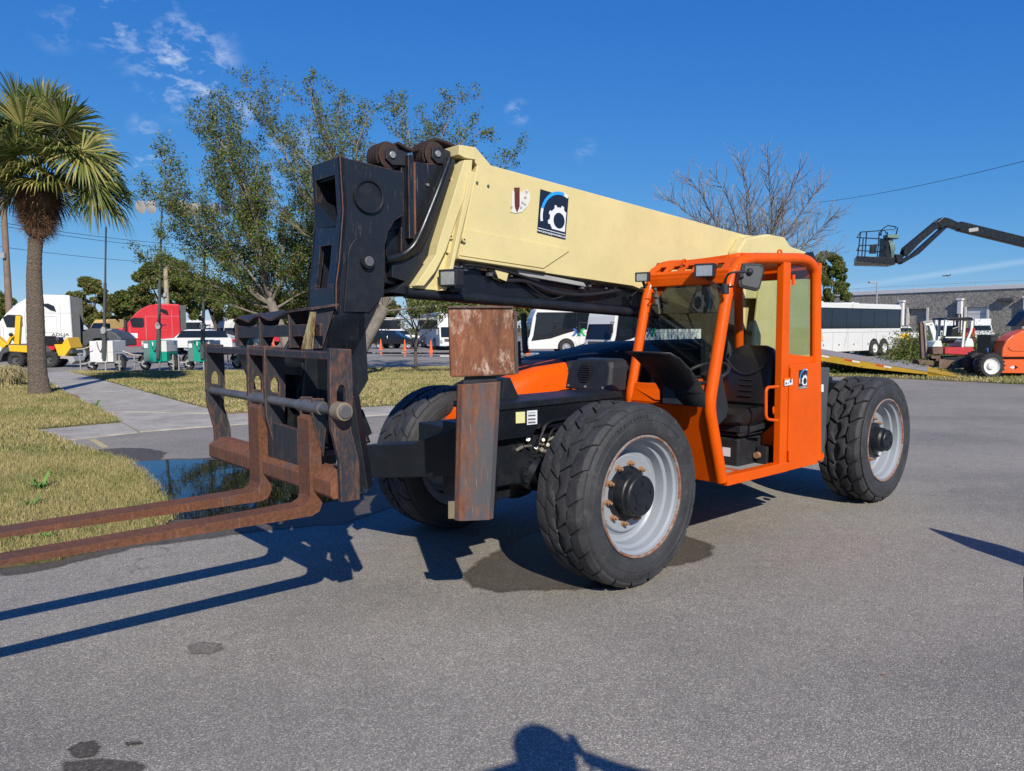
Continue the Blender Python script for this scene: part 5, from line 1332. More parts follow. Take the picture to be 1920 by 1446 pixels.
def lugs(par, wh, r, w, n=18, side=-1):
    mb = MB()
    for k in range(n):
        a = 2 * math.pi * k / n
        for s in (0, 1):
            a2 = a + s * math.pi / n; c_, s_ = math.cos(a2), math.sin(a2)
            y0 = -w * (.5 if s else .0) * side * -1; y0 = side * (-w * .02 - s * w * .5); y1 = side * (-w * .45 - s * w * .5)
            p = Vector((c_ * r * 1.02, y0, s_ * r * 1.02)); q = Vector((math.cos(a2 + .12) * r * 1.02, y1, math.sin(a2 + .12) * r * 1.02)); mb.bar(p, q, .09 * r, .07 * r, up=(c_, 0, s_))
    obj('tread', mb, M['tyre_far'], wh, kind='stuff')
XXg, XXb = simple('logo_green', (.02, .35, .12), .5), simple('logo_blue', (.02, .10, .35), .5)

def bus(label, loc, heading, L=13.6, H=3.35, W=2.6, group='white coaches parked in the yard', logo=None, words=None, wordmat=None, white_mirror=False, near_side=1, style='swoosh', axle2=True, open_door=False, top='white', front_glass=True, shortband=0):
    """local +x = forward, near_side: +1 left side (y>0) carries the print"""
    T = thing('coach_bus', label, 'bus', loc, heading, group)
    def B(n, mb, m, bevel=0, **k): return obj(n, mb, M[m] if isinstance(m, str) else m, T, bevel, **k)
    hw = W / 2
    prof = [(0, .38), (.02, 1.1), (-.10, 1.35), (-.32, 2.6), (-.55, H - .12), (-.85, H), (-L + .3, H), (-L + .05, H - .15), (-L, 2.4), (-L + .02, .38)]
    mb = MB(); mb.plate([(x, -hw, z) for x, z in prof], (0, W, 0)); B('body', mb, 'white', .05, seg=3)
    # windshield wrapping the front
    mb = MB(); f = lambda z: [p for p in [0]][0]
    mb.hexa([(.035, -hw + .12, 1.12), (.035, hw - .12, 1.12), (-.05, hw - .12, 1.12), (-.05, -hw + .12, 1.12)], [(-.50, -hw + .12, H - .25), (-.50, hw - .12, H - .25), (-.6, hw - .12, H - .25), (-.6, -hw + .12, H - .25)])
    B('windshield', mb, 'dglass', .02)
    mb = MB(); mb.box(-.02, .05, -.02, .02, 1.1, 1.14); 
    mb = MB(); mb.box(-.02, .055, -.9, .9, .75, 1.0); B('grille', mb, 'darkgrey', .02)
    for s in (-1, 1):
        mb = MB(); mb.box(-.03, .06, s * hw - s * .12 - .1, s * hw - s * .12 + .1, .62, .92); B('headlight', mb, 'lens', .02)
    for s in (-1, 1):
        y = s * (hw + .004)
        # black band behind the panes
        band = [(-.35, 1.35), (-.62, H - .30), (-L + .12, H - .30), (-L + .10, 1.78), (-4.6, 1.78), (-3.6, 1.72), (-2.6, 1.45), (-1.6, 1.12), (-.2, .95)] if style == 'swoosh' else [(-.35, 1.5), (-.62, H - .30), (-L + .12, H - .30), (-L + .10, 1.78), (-2.0, 1.78), (-1.6, 1.5)]
        mb = MB(); mb.plate([(x, y, z) for x, z in band], (0, s * .012, 0)); B('window_band', mb, 'blackgloss')
        n = 7; x0 = -1.9
        for k in range(n):
            a, b_ = x0 - k * (L - 2.2) / n, x0 - (k + 1) * (L - 2.2) / n + .05
            mb = MB(); mb.box(b_, a, y + s * .012, y + s * .02, 1.83, H - .36); B('window', mb, 'dglass', .0)
        mb = MB(); mb.box(-1.75, -.55, y + s * .012, y + s * .02, 1.35, H - .45); B('front_side_window', mb, 'dglass')
        # luggage doors and panel joints
        for k in range(5):
            xx = -3.7 - k * 1.75
            if xx < -L + 1: break
            mb = MB(); mb.box(xx - .01, xx + .01, y - s * .002, y + s * .004, .45, 1.55); B('panel_joint', mb, 'grey')
        mb = MB(); mb.box(-L + .3, -3.2, y - s * .002, y + s * .004, 1.54, 1.56); B('panel_joint', mb, 'grey')
        for k in range(4):
            xx = -4.4 - k * 1.75
            if xx < -L + 2.6: break
            mb = MB(); mb.box(xx - .09, xx + .09, y, y + s * .012, .95, 1.22) if style == 'swoosh' else mb.box(xx - .05, xx + .05, y, y + s * .012, .75, .85); B('latch', mb, 'darkgrey')
        # arches and wheels
        for xw in (-2.75, -L + 3.6, -L + 2.35):
            if xw == -L + 2.35 and not axle2: continue
            mb = MB(); mb.plate([(p[0], y + s * .001, p[2]) for p in arc(xw, .52, .62, 0, 180, 14)] + [(xw - .62, y + s * .001, .37), (xw + .62, y + s * .001, .37)], (0, s * .006, 0)); B('wheel_arch', mb, simple('arch_black', (.01, .01, .01), .8) if False else 'black')
            wheel_part(T, xw, y + s * .10, .52, .30, 'white' if style != 'swoosh' else 'silver', side=s)
        if white_mirror:
            mb = MB(); mb.tube(crom([(-.25, s * (hw - .1), H - .35), (.35, s * (hw + .12), H - .30), (.42, s * (hw + .15), H - .9), (.40, s * (hw + .15), H - 1.3)], 5), .085, 8); B('mirror', mb, 'white', smooth=True)
        else:
            mb = MB(); mb.tube([(-.2, s * hw, 2.2), (.3, s * (hw + .22), 2.25), (.32, s * (hw + .25), 2.1)], .03, 6); mb.box(.22, .36, s * (hw + .25) - .1, s * (hw + .25) + .1, 1.55, 2.1); B('mirror', mb, 'plastic', .03)
    mb = MB(); mb.box(-5.2, -2.8, -.8, .8, H - .02, H + .10); mb.box(-9.8, -8.0, -.6, .6, H - .02, H + .08); B('roof_unit', mb, 'white', .04)
    y = near_side * (hw + .016); xd = Vector((-near_side, 0, 0))
    if logo:
        for k, (dx, m_) in enumerate(((0, XXb), (.34, XXg))):
            for sl in (-1, 1):
                mb = MB(); cx = logo - near_side * 0 - dx; w2 = .10
                mb.plate([(cx - sl * .26 - w2, y, 1.28), (cx - sl * .26 + w2, y, 1.28), (cx + sl * .26 + w2, y, 1.92 - .0), (cx + sl * .26 - w2, y, 1.92)], (0, near_side * .004, 0)); B('logo', mb, m_)
    if words:
        for (s_, xx, zz, sz, m_) in words:
            text('lettering', s_, sz, (xx, y + near_side * .004, zz), xd, Vector((0, 0, 1)), m_, T, bold=.012, sx=1.25)
    return T
ink = simple('logo_dark_ink', (.05, .05, .055), .5)
def hd(deg): return math.radians(deg)
def at(px, y): q = D(px, 650, y); return Vector((q.x, q.y, 0))
# heading angles: 180 = facing picture left, 270 = facing the camera
bus('white coach with double X emblem, dark front beside the rusty foot pad', at(986, 56), hd(187), logo=-3.5, near_side=1, H=3.3)
bus('white coach with wide windshield directly left of the orange cab', at(1121, 49.5), hd(216), logo=-3.4, near_side=1, H=3.35, words=[('LEXXIONS', -11.5, 1.35, .62, simple('logo_green_ink', (.02, .38, .16), .5))])
bus('white coach with white hanging mirrors left of the rusty foot pad', at(853, 65), hd(284), near_side=-1, H=3.25, style='plain', white_mirror=True)
bus('plain white coach right of the cab, double rear axle beyond the ramp', at(1652, 52) + Vector((-.788 * 14, -.616 * 14, 0)) , hd(218), near_side=1, H=3.32, style='plain', L=14)
bus('white coach lettered with a dark company name, behind the black cars', at(560, 106), hd(180), near_side=1, H=3.35, words=[('LEXXIONS', -10.4, 1.42, .85, ink)], style='plain', L=14.5)
bus('white coach mostly hidden behind the rack of the fork carriage', at(455, 112), hd(182), near_side=1, H=3.3, logo=-3.6)
for i, (px, y, lab) in enumerate(((432, 106, 'white coach front beside the red truck, nearest the fork carriage'), (412, 112, 'white coach front, the middle one of the row by the red truck'), (391, 118, 'white coach front furthest left behind the white pickup'))):
    bus(lab, at(px, y), hd(247), L=12, near_side=-1, H=3.3, style='plain')
bus('white coach seen from the side behind the red truck and white pickup', at(330, 128), hd(175), L=13, near_side=1, H=3.3, logo=-5)

# --- semi trucks (local +x forward)
def semi(label, loc, heading, m, H=3.9, group='semi trucks parked on the left', sign=False, words=None, detail=True):
    T = thing('semi_truck', label, 'truck', loc, heading, group); mm = M[m]
    def B(n, mb, mt, bevel=0, **k): return obj(n, mb, M[mt] if isinstance(mt, str) else mt, T, bevel, **k)
    W = 1.22
    # sleeper and cab silhouettes
    prof = [(-2.0, 1.05), (-2.02, 1.95), (-2.40, 2.55), (-2.62, 2.85), (-3.1, 3.35), (-3.8, H - .12), (-4.6, H), (-5.9, H - .03), (-5.95, 1.05)]
    mb = MB(); mb.plate([(x, -W, z) for x, z in prof], (0, 2 * W, 0)); B('sleeper_cab', mb, mm, .10, seg=4)
    hood = [(0, .95), (-.02, 1.45), (-.25, 1.72), (-1.2, 1.92), (-2.05, 2.05), (-2.05, .95), (-1.75, .6), (-.2, .55)]
    mb = MB(); mb.loft([[(x * 1.0, -.98, z) for x, z in hood], [(x, .98, z) for x, z in hood]]); B('hood', mb, mm, .10, seg=4)
    mb = MB(); mb.hexa([(-1.98, -1.05, 2.02), (-1.98, 1.05, 2.02), (-2.1, 1.05, 2.02), (-2.1, -1.05, 2.02)], [(-2.58, -1.02, 2.84), (-2.58, 1.02, 2.84), (-2.7, 1.02, 2.84), (-2.7, -1.02, 2.84)]); B('windshield', mb, 'dglass', .03)
    mb = MB(); mb.box(.0, .04, -.55, .55, .75, 1.55); B('grille', mb, 'grey', .02)
    mb = MB(); mb.box(-.2, .12, -1.15, 1.15, .32, .70); B('bumper', mb, mm, .08)
    for s in (-1, 1):
        y = s * (W + .003)
        mb = MB(); mb.plate([(-2.62, y, 2.05), (-2.45, y, 2.62), (-2.7, y, 2.78), (-3.35, y, 2.76), (-3.42, y, 2.68), (-3.42, y, 2.12), (-3.3, y, 2.02)], (0, s * .012, 0)); B('door_window', mb, 'dglass', .02)
        mb = MB(); mb.plate([(-4.35, y, 3.42), (-4.75, y, 3.45), (-5.05, y, 3.3), (-5.15, y, 2.95), (-4.85, y, 3.05)], (0, s * .012, 0)); B('sleeper_window', mb, 'dglass', .02)
        for (x0, x1, z0, z1) in ((-3.55, -3.53, 1.1, 2.9), (-2.45, -2.43, 1.1, 2.1), (-5.35, -5.335, 1.1, 3.4), (-5.9, -3.55, 2.88, 2.895)):
            mb = MB(); mb.box(x0, x1, y - s * .003, y + s * .004, z0, z1); B('panel_joint', mb, 'grey')
        mb = MB(); mb.plate([(-4.25, y, 1.75), (-5.15, y, 1.75), (-5.15, y, 2.75), (-4.25, y, 2.75)], (0, s * .02, 0), [[(-4.32, y, 1.82), (-5.08, y, 1.82), (-5.08, y, 2.68), (-4.32, y, 2.68)]]); B('side_hatch', mb, mm, .01)
        mb = MB(); mb.box(-5.95, -2.2, s * W - .02, s * W + .03, .62, 1.06); B('side_fairing', mb, mm, .05)
        mb = MB(); mb.plate([(p[0], s * 1.0, p[2]) for p in arc(-1.05, .62, .72, 0, 180, 12)] + [(-1.6, s * 1.0, .45), (-.5, s * 1.0, .45)], (0, s * .12, 0)); B('wheel_arch', mb, 'black')
        mb = MB(); mb.plate([(p[0], s * 1.0, p[2]) for p in arc(-1.05, .62, .86, 5, 175, 12)] + [(p[0], s * 1.0, p[2]) for p in arc(-1.05, .62, .70, 175, 5, 12)], (0, s * .24, 0)); B('fender', mb, mm, .03)
        wheel_part(T, -1.05, s * 1.20, .52, .28, 'silver', side=s)
        for xw in (-6.3, -7.6):
            wheel_part(T, xw, s * 1.20, .52, .55, 'silver', side=s)
        mb = MB(); mb.cyl((-3.2, s * 1.12, .75), (-4.6, s * 1.12, .75), .32, n=16); B('fuel_tank', mb, 'silver', smooth=True)
        mb = MB(); mb.tube([(-2.3, s * W, 2.5), (-2.15, s * (W + .22), 2.45)], .03, 6); mb.box(-2.22, -2.06, s * (W + .25) - .12, s * (W + .25) + .12, 1.85, 2.55); B('mirror', mb, 'plastic', .04)
    for s in (-1, 1):
        mb = MB(); mb.box(-6.35, -5.95, s * (W - .06), s * (W - .02), 1.2, H - .12); B('side_extender', mb, 'darkgrey')
    mb = MB(); mb.box(-8.3, -1.6, -.45, .45, .62, .92); mb.box(-7.6, -6.6, -.5, .5, .92, 1.12); B('chassis', mb, 'black', .02)
    if sign:
        mb = MB(); mb.box(-2.95, -2.35, W + .004, W + .012, 1.25, 1.62); B('door_sign', mb, 'decalwhite')
        mb = MB(); mb.lathe([(.07, 0), (.10, 0), (.10, .003), (.07, .003)], (-2.65, W + .012, 1.43), (0, 1, 0), 14); B('door_sign_mark', mb, XXb)
    if words:
        for (s_, x_, z_, sz) in words: text('lettering', s_, sz, (x_, W + .012, z_), (-1, 0, 0), (0, 0, 1), ink, T, bold=.004, sx=1.3)
    return T
def semiat(px_rear, y, heading, back=5.95):
    q = at(px_rear, y); return Vector((q.x - back * 1.0, q.y, 0))
semi('white sleeper semi truck behind the palm trunk, its cab facing left', semiat(113, 44.5, hd(205)), hd(205), 'white', H=3.98, words=[('ADLJA', -5.30, 1.60, .25), ('USDOT', -5.30, 1.42, .12)], group='semi trucks parked on the left')
semi('bright red sleeper semi truck in front of the dark trees', semiat(326, 57.5, hd(205)), hd(205), 'red', H=3.85, sign=True)
semi('small tan truck cab far behind the white truck', at(124, 118) , hd(215), 'tan', H=3.4) if False else None
M['tan'] = paint('tan_paint', (.50, .34, .12), .5, .1, dirt=.2)
T = semi('tan truck cab far off between the white truck and the brown tree', at(158, 108), hd(250), 'tan', H=3.4)
T = semi('small far white truck left of the red truck', at(190, 125), hd(250), 'white', H=3.0)
# grey sloping hood truck between white truck and white tower
T = thing('grey_truck', 'dark grey truck nose with arched fender behind the white light tower', 'truck', at(143, 46.5), 0)
def B2(T, n, mb, m, bevel=0, **k): return obj(n, mb, M[m] if isinstance(m, str) else m, T, bevel, **k)
w = 46.5 / FPX
mb = MB(); pr = [(0, 1.45), (.25, 1.72), (.9, 1.98), (1.6, 1.95), (2.35, 1.72), (2.75, 1.35), (2.8, .9), (2.3, .9), (1.9, 1.35), (1.1, 1.35), (.7, 1.0), (.45, .6), (0, .6)]
mb.plate([(x, 0, z) for x, z in pr], (0, 1.9, 0)); B2(T, 'nose', mb, 'darkgrey', .08, seg=3)
wheel_part(T, 1.45, -.02, .55, .3, 'grey', side=-1)
mb = MB(); mb.box(-.6, 0, .1, 1.8, .6, 1.9); B2(T, 'cab_block', mb, 'black', .05)

# --- cars
def car(label, loc, heading, m, kind='suv', L=4.6, group=None):
    T = thing('parked_car', label, 'car', loc, heading, group); W = .9
    Z = {'suv': [(0, .45), (-.02, .85), (-.25, 1.0), (-1.15, 1.12), (-1.75, 1.62), (-2.2, 1.72), (-4.0, 1.70), (-4.5, 1.2), (-4.6, .5)],
         'sedan': [(0, .42), (-.02, .72), (-.3, .86), (-1.3, .98), (-2.0, 1.38), (-2.5, 1.45), (-3.2, 1.42), (-3.9, 1.08), (-4.6, 1.0), (-4.7, .5)],
         'pickup': [(0, .55), (-.02, 1.02), (-.3, 1.16), (-1.35, 1.25), (-2.0, 1.80), (-2.4, 1.88), (-3.6, 1.88), (-3.95, 1.80), (-4.05, 1.30), (-5.7, 1.28), (-5.75, .55)]}[kind]
    def B(n, mb, mt, bevel=0, **k): return obj(n, mb, M[mt], T, bevel, **k)
    low = [p for p in Z]; mb = MB()
    zb = Z[0][1]; belt = {'suv': 1.10, 'sedan': .96, 'pickup': 1.25}[kind]
    lower = [(x, min(z, belt)) for x, z in Z]
    mb.plate([(x, -W, z) for x, z in lower], (0, 2 * W, 0)); B('body', mb, m, .07, seg=3)
    gh = [(x, z) for x, z in Z if z > belt - .02]; x0, x1 = gh[0][0], gh[-1][0]
    top = [(x, z) for x, z in gh if z > belt + .2]
    mb = MB(); ring = lambda f, ins: [Vector((x + (ins if i == 0 else 0), f * (W - .06 - (.16 if z > belt + .2 else 0)), z)) for i, (x, z) in enumerate(gh)]
    gg = [(gh[0][0], belt - .01)] + top + [(gh[-1][0] if gh[-1][1] < belt + .2 else gh[-1][0] - .1, belt - .01)]
    A = [Vector((x, (W - (.05 if z < belt + .1 else .20)), z)) for x, z in gg]; Bq = [Vector((p.x, -p.y, p.z)) for p in A]
    mb.loft([A, Bq]); B('cabin', mb, m, .04)
    for s in (-1, 1):
        xa, xb = gg[0][0] - .25, gg[-1][0] + .25; zt = max(z for _, z in gg)
        mids = (xa + xb) / 2
        for (a, b_) in ((xa, mids + .05), (mids - .05, xb)):
            y0 = s * (W - .045); y1 = s * (W - .19)
            sh = .35 if a == xa else .0; sh2 = .30 if b_ == xb else 0
            mb = MB(); mb.hexa([(a, y0, belt + .03), (b_, y0, belt + .03), (b_, y0 - s * .02, belt + .03), (a, y0 - s * .02, belt + .03)], [(a - sh, y1 + s * .012, zt - .09), (b_ + sh2, y1 + s * .012, zt - .09), (b_ + sh2, y1 - s * .02, zt - .09), (a - sh, y1 - s * .02, zt - .09)]); B('side_window', mb, 'dglass')
        for xw in (-.85, -len_(kind)):
            wheel_part(T, xw, s * (W + .06), .37 if kind != 'sedan' else .33, .24, 'silver', side=s, n=16, rr=.66)
            mb = MB(); mb.plate([(p[0], s * (W - .01), p[2]) for p in arc(xw, .38, .46, 0, 180, 10)], (0, s * .02, 0)); B('wheel_arch', mb, 'black')
    mb = MB(); mb.hexa([(gg[0][0] + .03, -.75, belt + .02), (gg[0][0] + .03, .75, belt + .02), (gg[0][0], .75, belt + .02), (gg[0][0], -.75, belt + .02)], [(top[0][0] + .05, -.66, top[0][1] - .05), (top[0][0] + .05, .66, top[0][1] - .05), (top[0][0], .66, top[0][1] - .05), (top[0][0], -.66, top[0][1] - .05)]); B('windshield', mb, 'dglass')
    for s in (-1, 1):
        mb = MB(); xe_ = Z[-1][0]; mb.box(xe_ - .03, xe_ + .10, s * .62 - .2, s * .62 + .2, belt - .28, belt - .10); B('tail_light', mb, 'decalred', .02)
        mb = MB(); mb.box(-.12, .03, s * .62 - .18, s * .62 + .18, belt - .27, belt - .25); B('headlight', mb, 'lens', .02)
    if kind == 'pickup':
        mb = MB(); mb.box(-5.65, -4.1, -.8, .8, 1.2, 1.29); B('truck_bed', mb, 'black')
    return T
def len_(k): return {'suv': 3.75, 'sedan': 3.75, 'pickup': 4.55}[k]
M['black_car'] = paint('black_car_paint', (.012, .013, .018), .15, .1, dirt=0, bumpy=0, coat=.6)
car('black square SUV parked before the lettered coach', at(668, 73) , hd(172), 'black_car', 'suv')
car('black sedan showing its red tail light next to the SUV', at(789, 71.5), hd(-12), 'black_car', 'sedan')
car('white pickup truck parked in front of the red semi', at(302, 57), hd(178), 'white', 'pickup')
car('dark red car seen through the rack of the fork carriage', at(500, 88), hd(178), 'red', 'sedan')
car('pale blue and white small car half hidden behind the black sedan', at(790, 92), hd(5), 'white', 'suv')

# --- cones
def cone(px, y, label):
    T = thing('traffic_cone', label, 'traffic cone', at(px, y), 0, 'orange traffic cones in front of the coaches')
    mb = MB(); mb.box(-.2, .2, -.2, .2, 0, .04); obj('base', mb, M['conecol'], T, .01)
    mb = MB(); mb.lathe([(.15, .04), (.10, .40), (.05, .82), (.035, .95), (0, .95)], (0, 0, 0), (0, 0, 1), 16); obj('cone', mb, M['conecol'], T, smooth=True)
    return T
for px, y, lab in ((714, 68, 'orange cone in front of the black SUV'), (759, 65, 'orange cone before the black sedan'), (808, 61, 'orange cone by the white mirrors coach'), (990, 55.3, 'orange cone at the front corner of the emblem coach'), (513, 72, 'orange cone seen through the rack of the fork carriage')):
    cone(px, y, lab)

# --- light towers (trailers)
def light_tower(label, px, y, m, mast_top, lean=0, hgt=1.15, heads=True):
    c = at(px, y); T = thing('light_tower', label, 'light tower', c, 0, 'towable light towers parked at the lawn'); T.scale = (.74, .85, 1)
    def B(n, mb, mt, bevel=0, **k): return obj(n, mb, M[mt] if isinstance(mt, str) else mt, T, bevel, **k)
    mb = MB(); mb.box(-.70, -.28, -.45, .95, .42, 1.38); B('side_cabinet', mb, 'greyteal' if m == 'green' else 'white', .03)
    mb = MB(); mb.box(-.275, .40, -.55, .95, .40, 1.40); B('generator_cabinet', mb, m, .03)
    mb = MB(); mb.box(.405, .74, -.45, .95, .42, .86); B('lower_panel', mb, m, .02)
    mb = MB(); mb.box(.405, .74, -.45, .95, .865, 1.38); B('control_panel', mb, 'white', .02)
    mb = MB(); mb.box(-.66, -.42, -.46, -.45, 1.05, 1.25); B('label_plate', mb, 'decalwhite')
    mb = MB(); mb.box(-.12, -.02, -.56, -.55, 1.15, 1.32); B('label_plate', mb, 'decalwhite')
    mb = MB(); mb.tube(crom([(-.15, -.57, 1.35), (-.05, -.60, 1.05), (.1, -.62, .9), (.2, -.6, 1.15)], 4), .022, 6); B('cable', mb, 'hose')
    mb = MB(); mb.bar((-.95, -.2, .42), (.95, -.2, .40), .09, .07); mb.bar((0, -1.0, .38), (0, 1.0, .38), .1, .08); B('trailer_frame', mb, 'grey')
    for x in (-.88, .88):
        wheel_part(T, x - .0, -.05, .34, .22, 'grey', side=-1, n=16)
        mb = MB(); mb.plate([(p[0], -.1, p[2]) for p in arc(x, .36, .42, 10, 170, 8)] + [(p[0], -.1, p[2]) for p in arc(x, .36, .39, 170, 10, 8)], (0, .30, 0)); B('mudguard', mb, 'black')
    for x in (-1.25, 1.15, .3):
        mb = MB(); mb.bar((x, -.5, 0), (x, -.5, .75), .06, .06); mb.box(x - .1, x + .1, -.6, -.4, 0, .02); B('jack_leg', mb, 'grey')
    for sx in (-1, 1):
        mb = MB(); mb.bar((sx * 1.2, -.5, .35), (sx * .8, -.4, .4), .05, .05); B('outrigger', mb, 'grey')
    q = D(mast_top[0], mast_top[1], y - .6); top = Vector(((q.x - c.x) / .74, -.62, q.z)); bot = Vector((.28, -.62, .55)) if True else None
    mb = MB(); k1, k2 = bot.lerp(top, .22), bot.lerp(top, .58)
    mb.bar(bot, k1, .20, .18, up=(0, 1, 0)); mb.bar(k1, k2, .125, .12, up=(0, 1, 0)); mb.bar(k2, top, .075, .075, up=(0, 1, 0)); B('mast', mb, 'darkgrey')
    mb = MB(); mb.cyl(k1 + Vector((0, -.15, 0)), k1 + Vector((0, .1, 0)), .16, n=10); mb.bar(k1, k1 + Vector((.45, 0, .05)), .06, .06); B('winch', mb, 'grey')
    if heads:
        for sx in (-1.25, -.62, .62, 1.25):
            hp_ = top + Vector((sx, .05, .05)); mb = MB(); mb.lathe([(.06, -.26), (.15, -.2), (.27, 0), (.31, .14), (.27, .15), (0, .15)], hp_, (0, -.9, -.45), 16); B('lamp_head', mb, 'alu', smooth=True)
            mb = MB(); mb.box(hp_.x - .12, hp_.x + .12, hp_.y + .05, hp_.y + .25, hp_.z + .02, hp_.z + .26); B('ballast_box', mb, 'white', .03)
        mb = MB(); mb.bar(top + Vector((-1.4, 0, .05)), top + Vector((1.4, 0, .05)), .06, .06); B('lamp_bar', mb, 'darkgrey')
    mb = MB(); mb.tube([top + Vector((.06, -.08, 0)), k2 + Vector((.1, -.08, 0)), k1 + Vector((.14, -.1, 0))], .018, 5); B('mast_cable', mb, 'hose')
    return T
M['alu'] = paint('lamp_reflector_alu', (.62, .62, .62), .35, .2, metal=.4, dirt=.3)
M['greyteal'] = paint('green_grey_panel', (.10, .17, .16), .5, .1, dirt=.3)
light_tower('white light tower trailer nearest the palm', 197, 35.2, 'white', (197, 425), heads=False)
light_tower('teal green light tower on the left, in front of the red truck', 297, 35.5, 'green', (302, 388))
light_tower('teal green light tower in the middle, in front of the white pickup', 379, 35.6, 'green', (384, 392))
light_tower('teal green light tower hidden behind the fork carriage', 469, 36.5, 'green', (468, 398), heads=False)
# ropes between the towers
for (a, b_, lab) in (((143, 655), (170, 649), 'rope from the yellow trencher to the white light tower'), ((229, 658), (266, 667), 'rope between the white and the left green light tower')):
    p, q = D(a[0], a[1], 34.5), D(b_[0], b_[1], 34.5); mb = MB(); mb.tube(crom([p, (p + q) / 2 - Vector((0, 0, .05)), q], 5), .02, 5); o = obj('rope', mb, simple('pale_rope', (.55, .50, .38), .8)); tag(o, lab, 'rope')

# --- yellow ride-on trencher
T = thing('trencher', 'yellow ride on trencher machine behind the palm trunk', 'trencher', at(70, 39), 0)
def X(px): return (px - 70) * 39 / FPX * 1.0
def Zp(py): return CAMH - (py - 618) * 39 / FPX
def pl(pts, y0, y1): mb = MB(); mb.plate([(X(a), y0, Zp(b_)) for a, b_ in pts], (0, y1 - y0, 0)); return mb
B2(T, 'chassis', pl([(28, 645), (92, 645), (100, 650), (108, 660), (145, 655), (146, 662), (30, 662)], -.5, .5), 'darkgrey', .02)
B2(T, 'front_body', pl([(30, 646), (78, 647), (96, 658), (90, 662), (31, 658)], -.6, .6), 'yellow', .04)
B2(T, 'centre_joint', pl([(78, 636), (84, 636), (95, 655), (92, 666), (82, 668), (78, 655)], -.45, .45), 'yellow', .03)
B2(T, 'rear_body', pl([(113, 645), (128, 645), (134, 635), (138, 632), (144, 652), (132, 667), (120, 667)], -.55, .55), 'yellow', .04)
B2(T, 'seat', pl([(88, 635), (92, 632), (112, 632), (116, 640), (112, 647), (92, 647)], -.3, .3), 'vinyl', .03)
mb = MB(); mb.tube(roundpath([(X(86), -.3, Zp(640)), (X(89), -.3, Zp(631)), (X(112), -.3, Zp(631)), (X(118), -.3, Zp(637))], .1), .035, 8); B2(T, 'hand_rail', mb, 'hose', smooth=True)
B2(T, 'engine', pl([(92, 648), (112, 648), (110, 656), (95, 656)], -.4, .4), 'red', .02)
mb = MB(); mb.bar((X(33), 0, Zp(645)), (X(39), 0, Zp(592)), .26, .2, up=(0, 1, 0)); B2(T, 'blade_mast', mb, 'yellow', .02)
mb = MB(); mb.bar((X(12), .1, Zp(646)), (X(22), .1, Zp(628)), .14, .16, up=(0, 1, 0)); mb.bar((X(22), .1, Zp(628)), (X(30), .1, Zp(645)), .14, .16, up=(0, 1, 0)); B2(T, 'linkage', mb, 'yellow', .02)
mb = MB(); mb.bar((X(-6), 0, Zp(632)), (X(12), 0, Zp(650)), .3, .3, up=(0, 1, 0)); B2(T, 'boom_arm', mb, 'yellow', .03)
B2(T, 'trench_boom', pl([(-2, 672), (14, 650), (28, 650), (26, 658), (14, 662), (8, 676), (-2, 676)], -.35, .35), 'darkgrey', .03)
mb = MB(); mb.sphere((X(29), -.3, Zp(627)), .10); B2(T, 'knob', mb, 'plastic', smooth=True)
B2(T, 'dozer_blade', pl([(128, 666), (150, 668), (154, 676), (146, 682), (140, 672), (126, 671)], -.7, .7), 'grey', .02)
for px, y0 in ((43, -.65), (106, -.65), (30, .75), (90, .75)):
    wh = wheel_part(T, X(px), y0, .40, .34, 'darkgrey', side=-1, n=20, rr=.5); lugs(T, wh, .40, .34)

# ------------------------------------------------------------------ right side: building, lamp, trailer, lifts
M['aggregate'] = None
def agg():
    m, nt, b = newmat('aggregate_wall'); v = coord(nt)
    vo = N(nt, 'ShaderNodeTexVoronoi'); vo.inputs['Scale'].default_value = 7; nt.links.new(v, vo.inputs['Vector']); sp = N(nt, 'ShaderNodeSeparateColor'); nt.links.new(vo.outputs['Color'], sp.inputs[0])
    c = ramp(nt, sp.outputs[0], [(.1, (.17, .16, .14)), (.5, (.255, .24, .21)), (.85, (.34, .32, .285))]); c = mixc(nt, 1, c, ramp(nt, noise(nt, .6, 4, .6, v), [(.3, .88), (.7, 1.1)]), 'MULTIPLY')
    nt.links.new(c, b.inputs['Base Color']); b.inputs['Roughness'].default_value = .95; return m
M['aggregate'] = agg()
bA = Vector((44.0, 108.0, 0)); bB = Vector((78.0, 92.0, 0))
bA = at(1560, 112); bB = at(1960, 88)
bd = (bB - bA).normalized(); bn = Vector((bd.y, -bd.x, 0)); bang = math.atan2(bd.y, bd.x)
T = thing('warehouse', 'long low grey aggregate warehouse with white pilasters and two dock doors', 'building', bA, bang)
BL = (bB - bA).length + 25
def bx(px):   # position along the wall for a photo column
    d = pray(px, 600); # intersect with wall plane
    t = (bA - CAMP).dot(bn) / d.dot(bn); q = CAMP + d * t; return (q - bA).dot(bd), q
BH = CAMH + (612 - 551) * bx(1690)[1].y / FPX
def bz(px, py): q = bx(px)[1]; dd_ = (q - CAMP).dot(cf); return CAMH + (612.5 - (px - 960) * .0041 * 0 - py) * q.y / FPX
doorx = [(bx(1703)[0], bx(1737)[0], 'dark'), (bx(1812)[0], bx(1850)[0], 'light')]
dz_ = bz(1720, 580)
mb = MB(); hl = [[(a, 0, .0 + .02), (b_, 0, .02), (b_, 0, dz_), (a, 0, dz_)] for a, b_, _ in doorx]
mb.plate([(-30, 0, 0), (BL, 0, 0), (BL, 0, BH), (-30, 0, BH)], (0, .4, 0), hl); B2(T, 'front_wall', mb, M['aggregate'])
mb = MB(); mb.box(-30, BL, .4, 40, 0, BH); B2(T, 'wall', mb, M['aggregate'])
mb = MB(); mb.box(-30.1, BL + .1, -.12, .45, BH, BH + .55); B2(T, 'fascia', mb, 'white', .03)
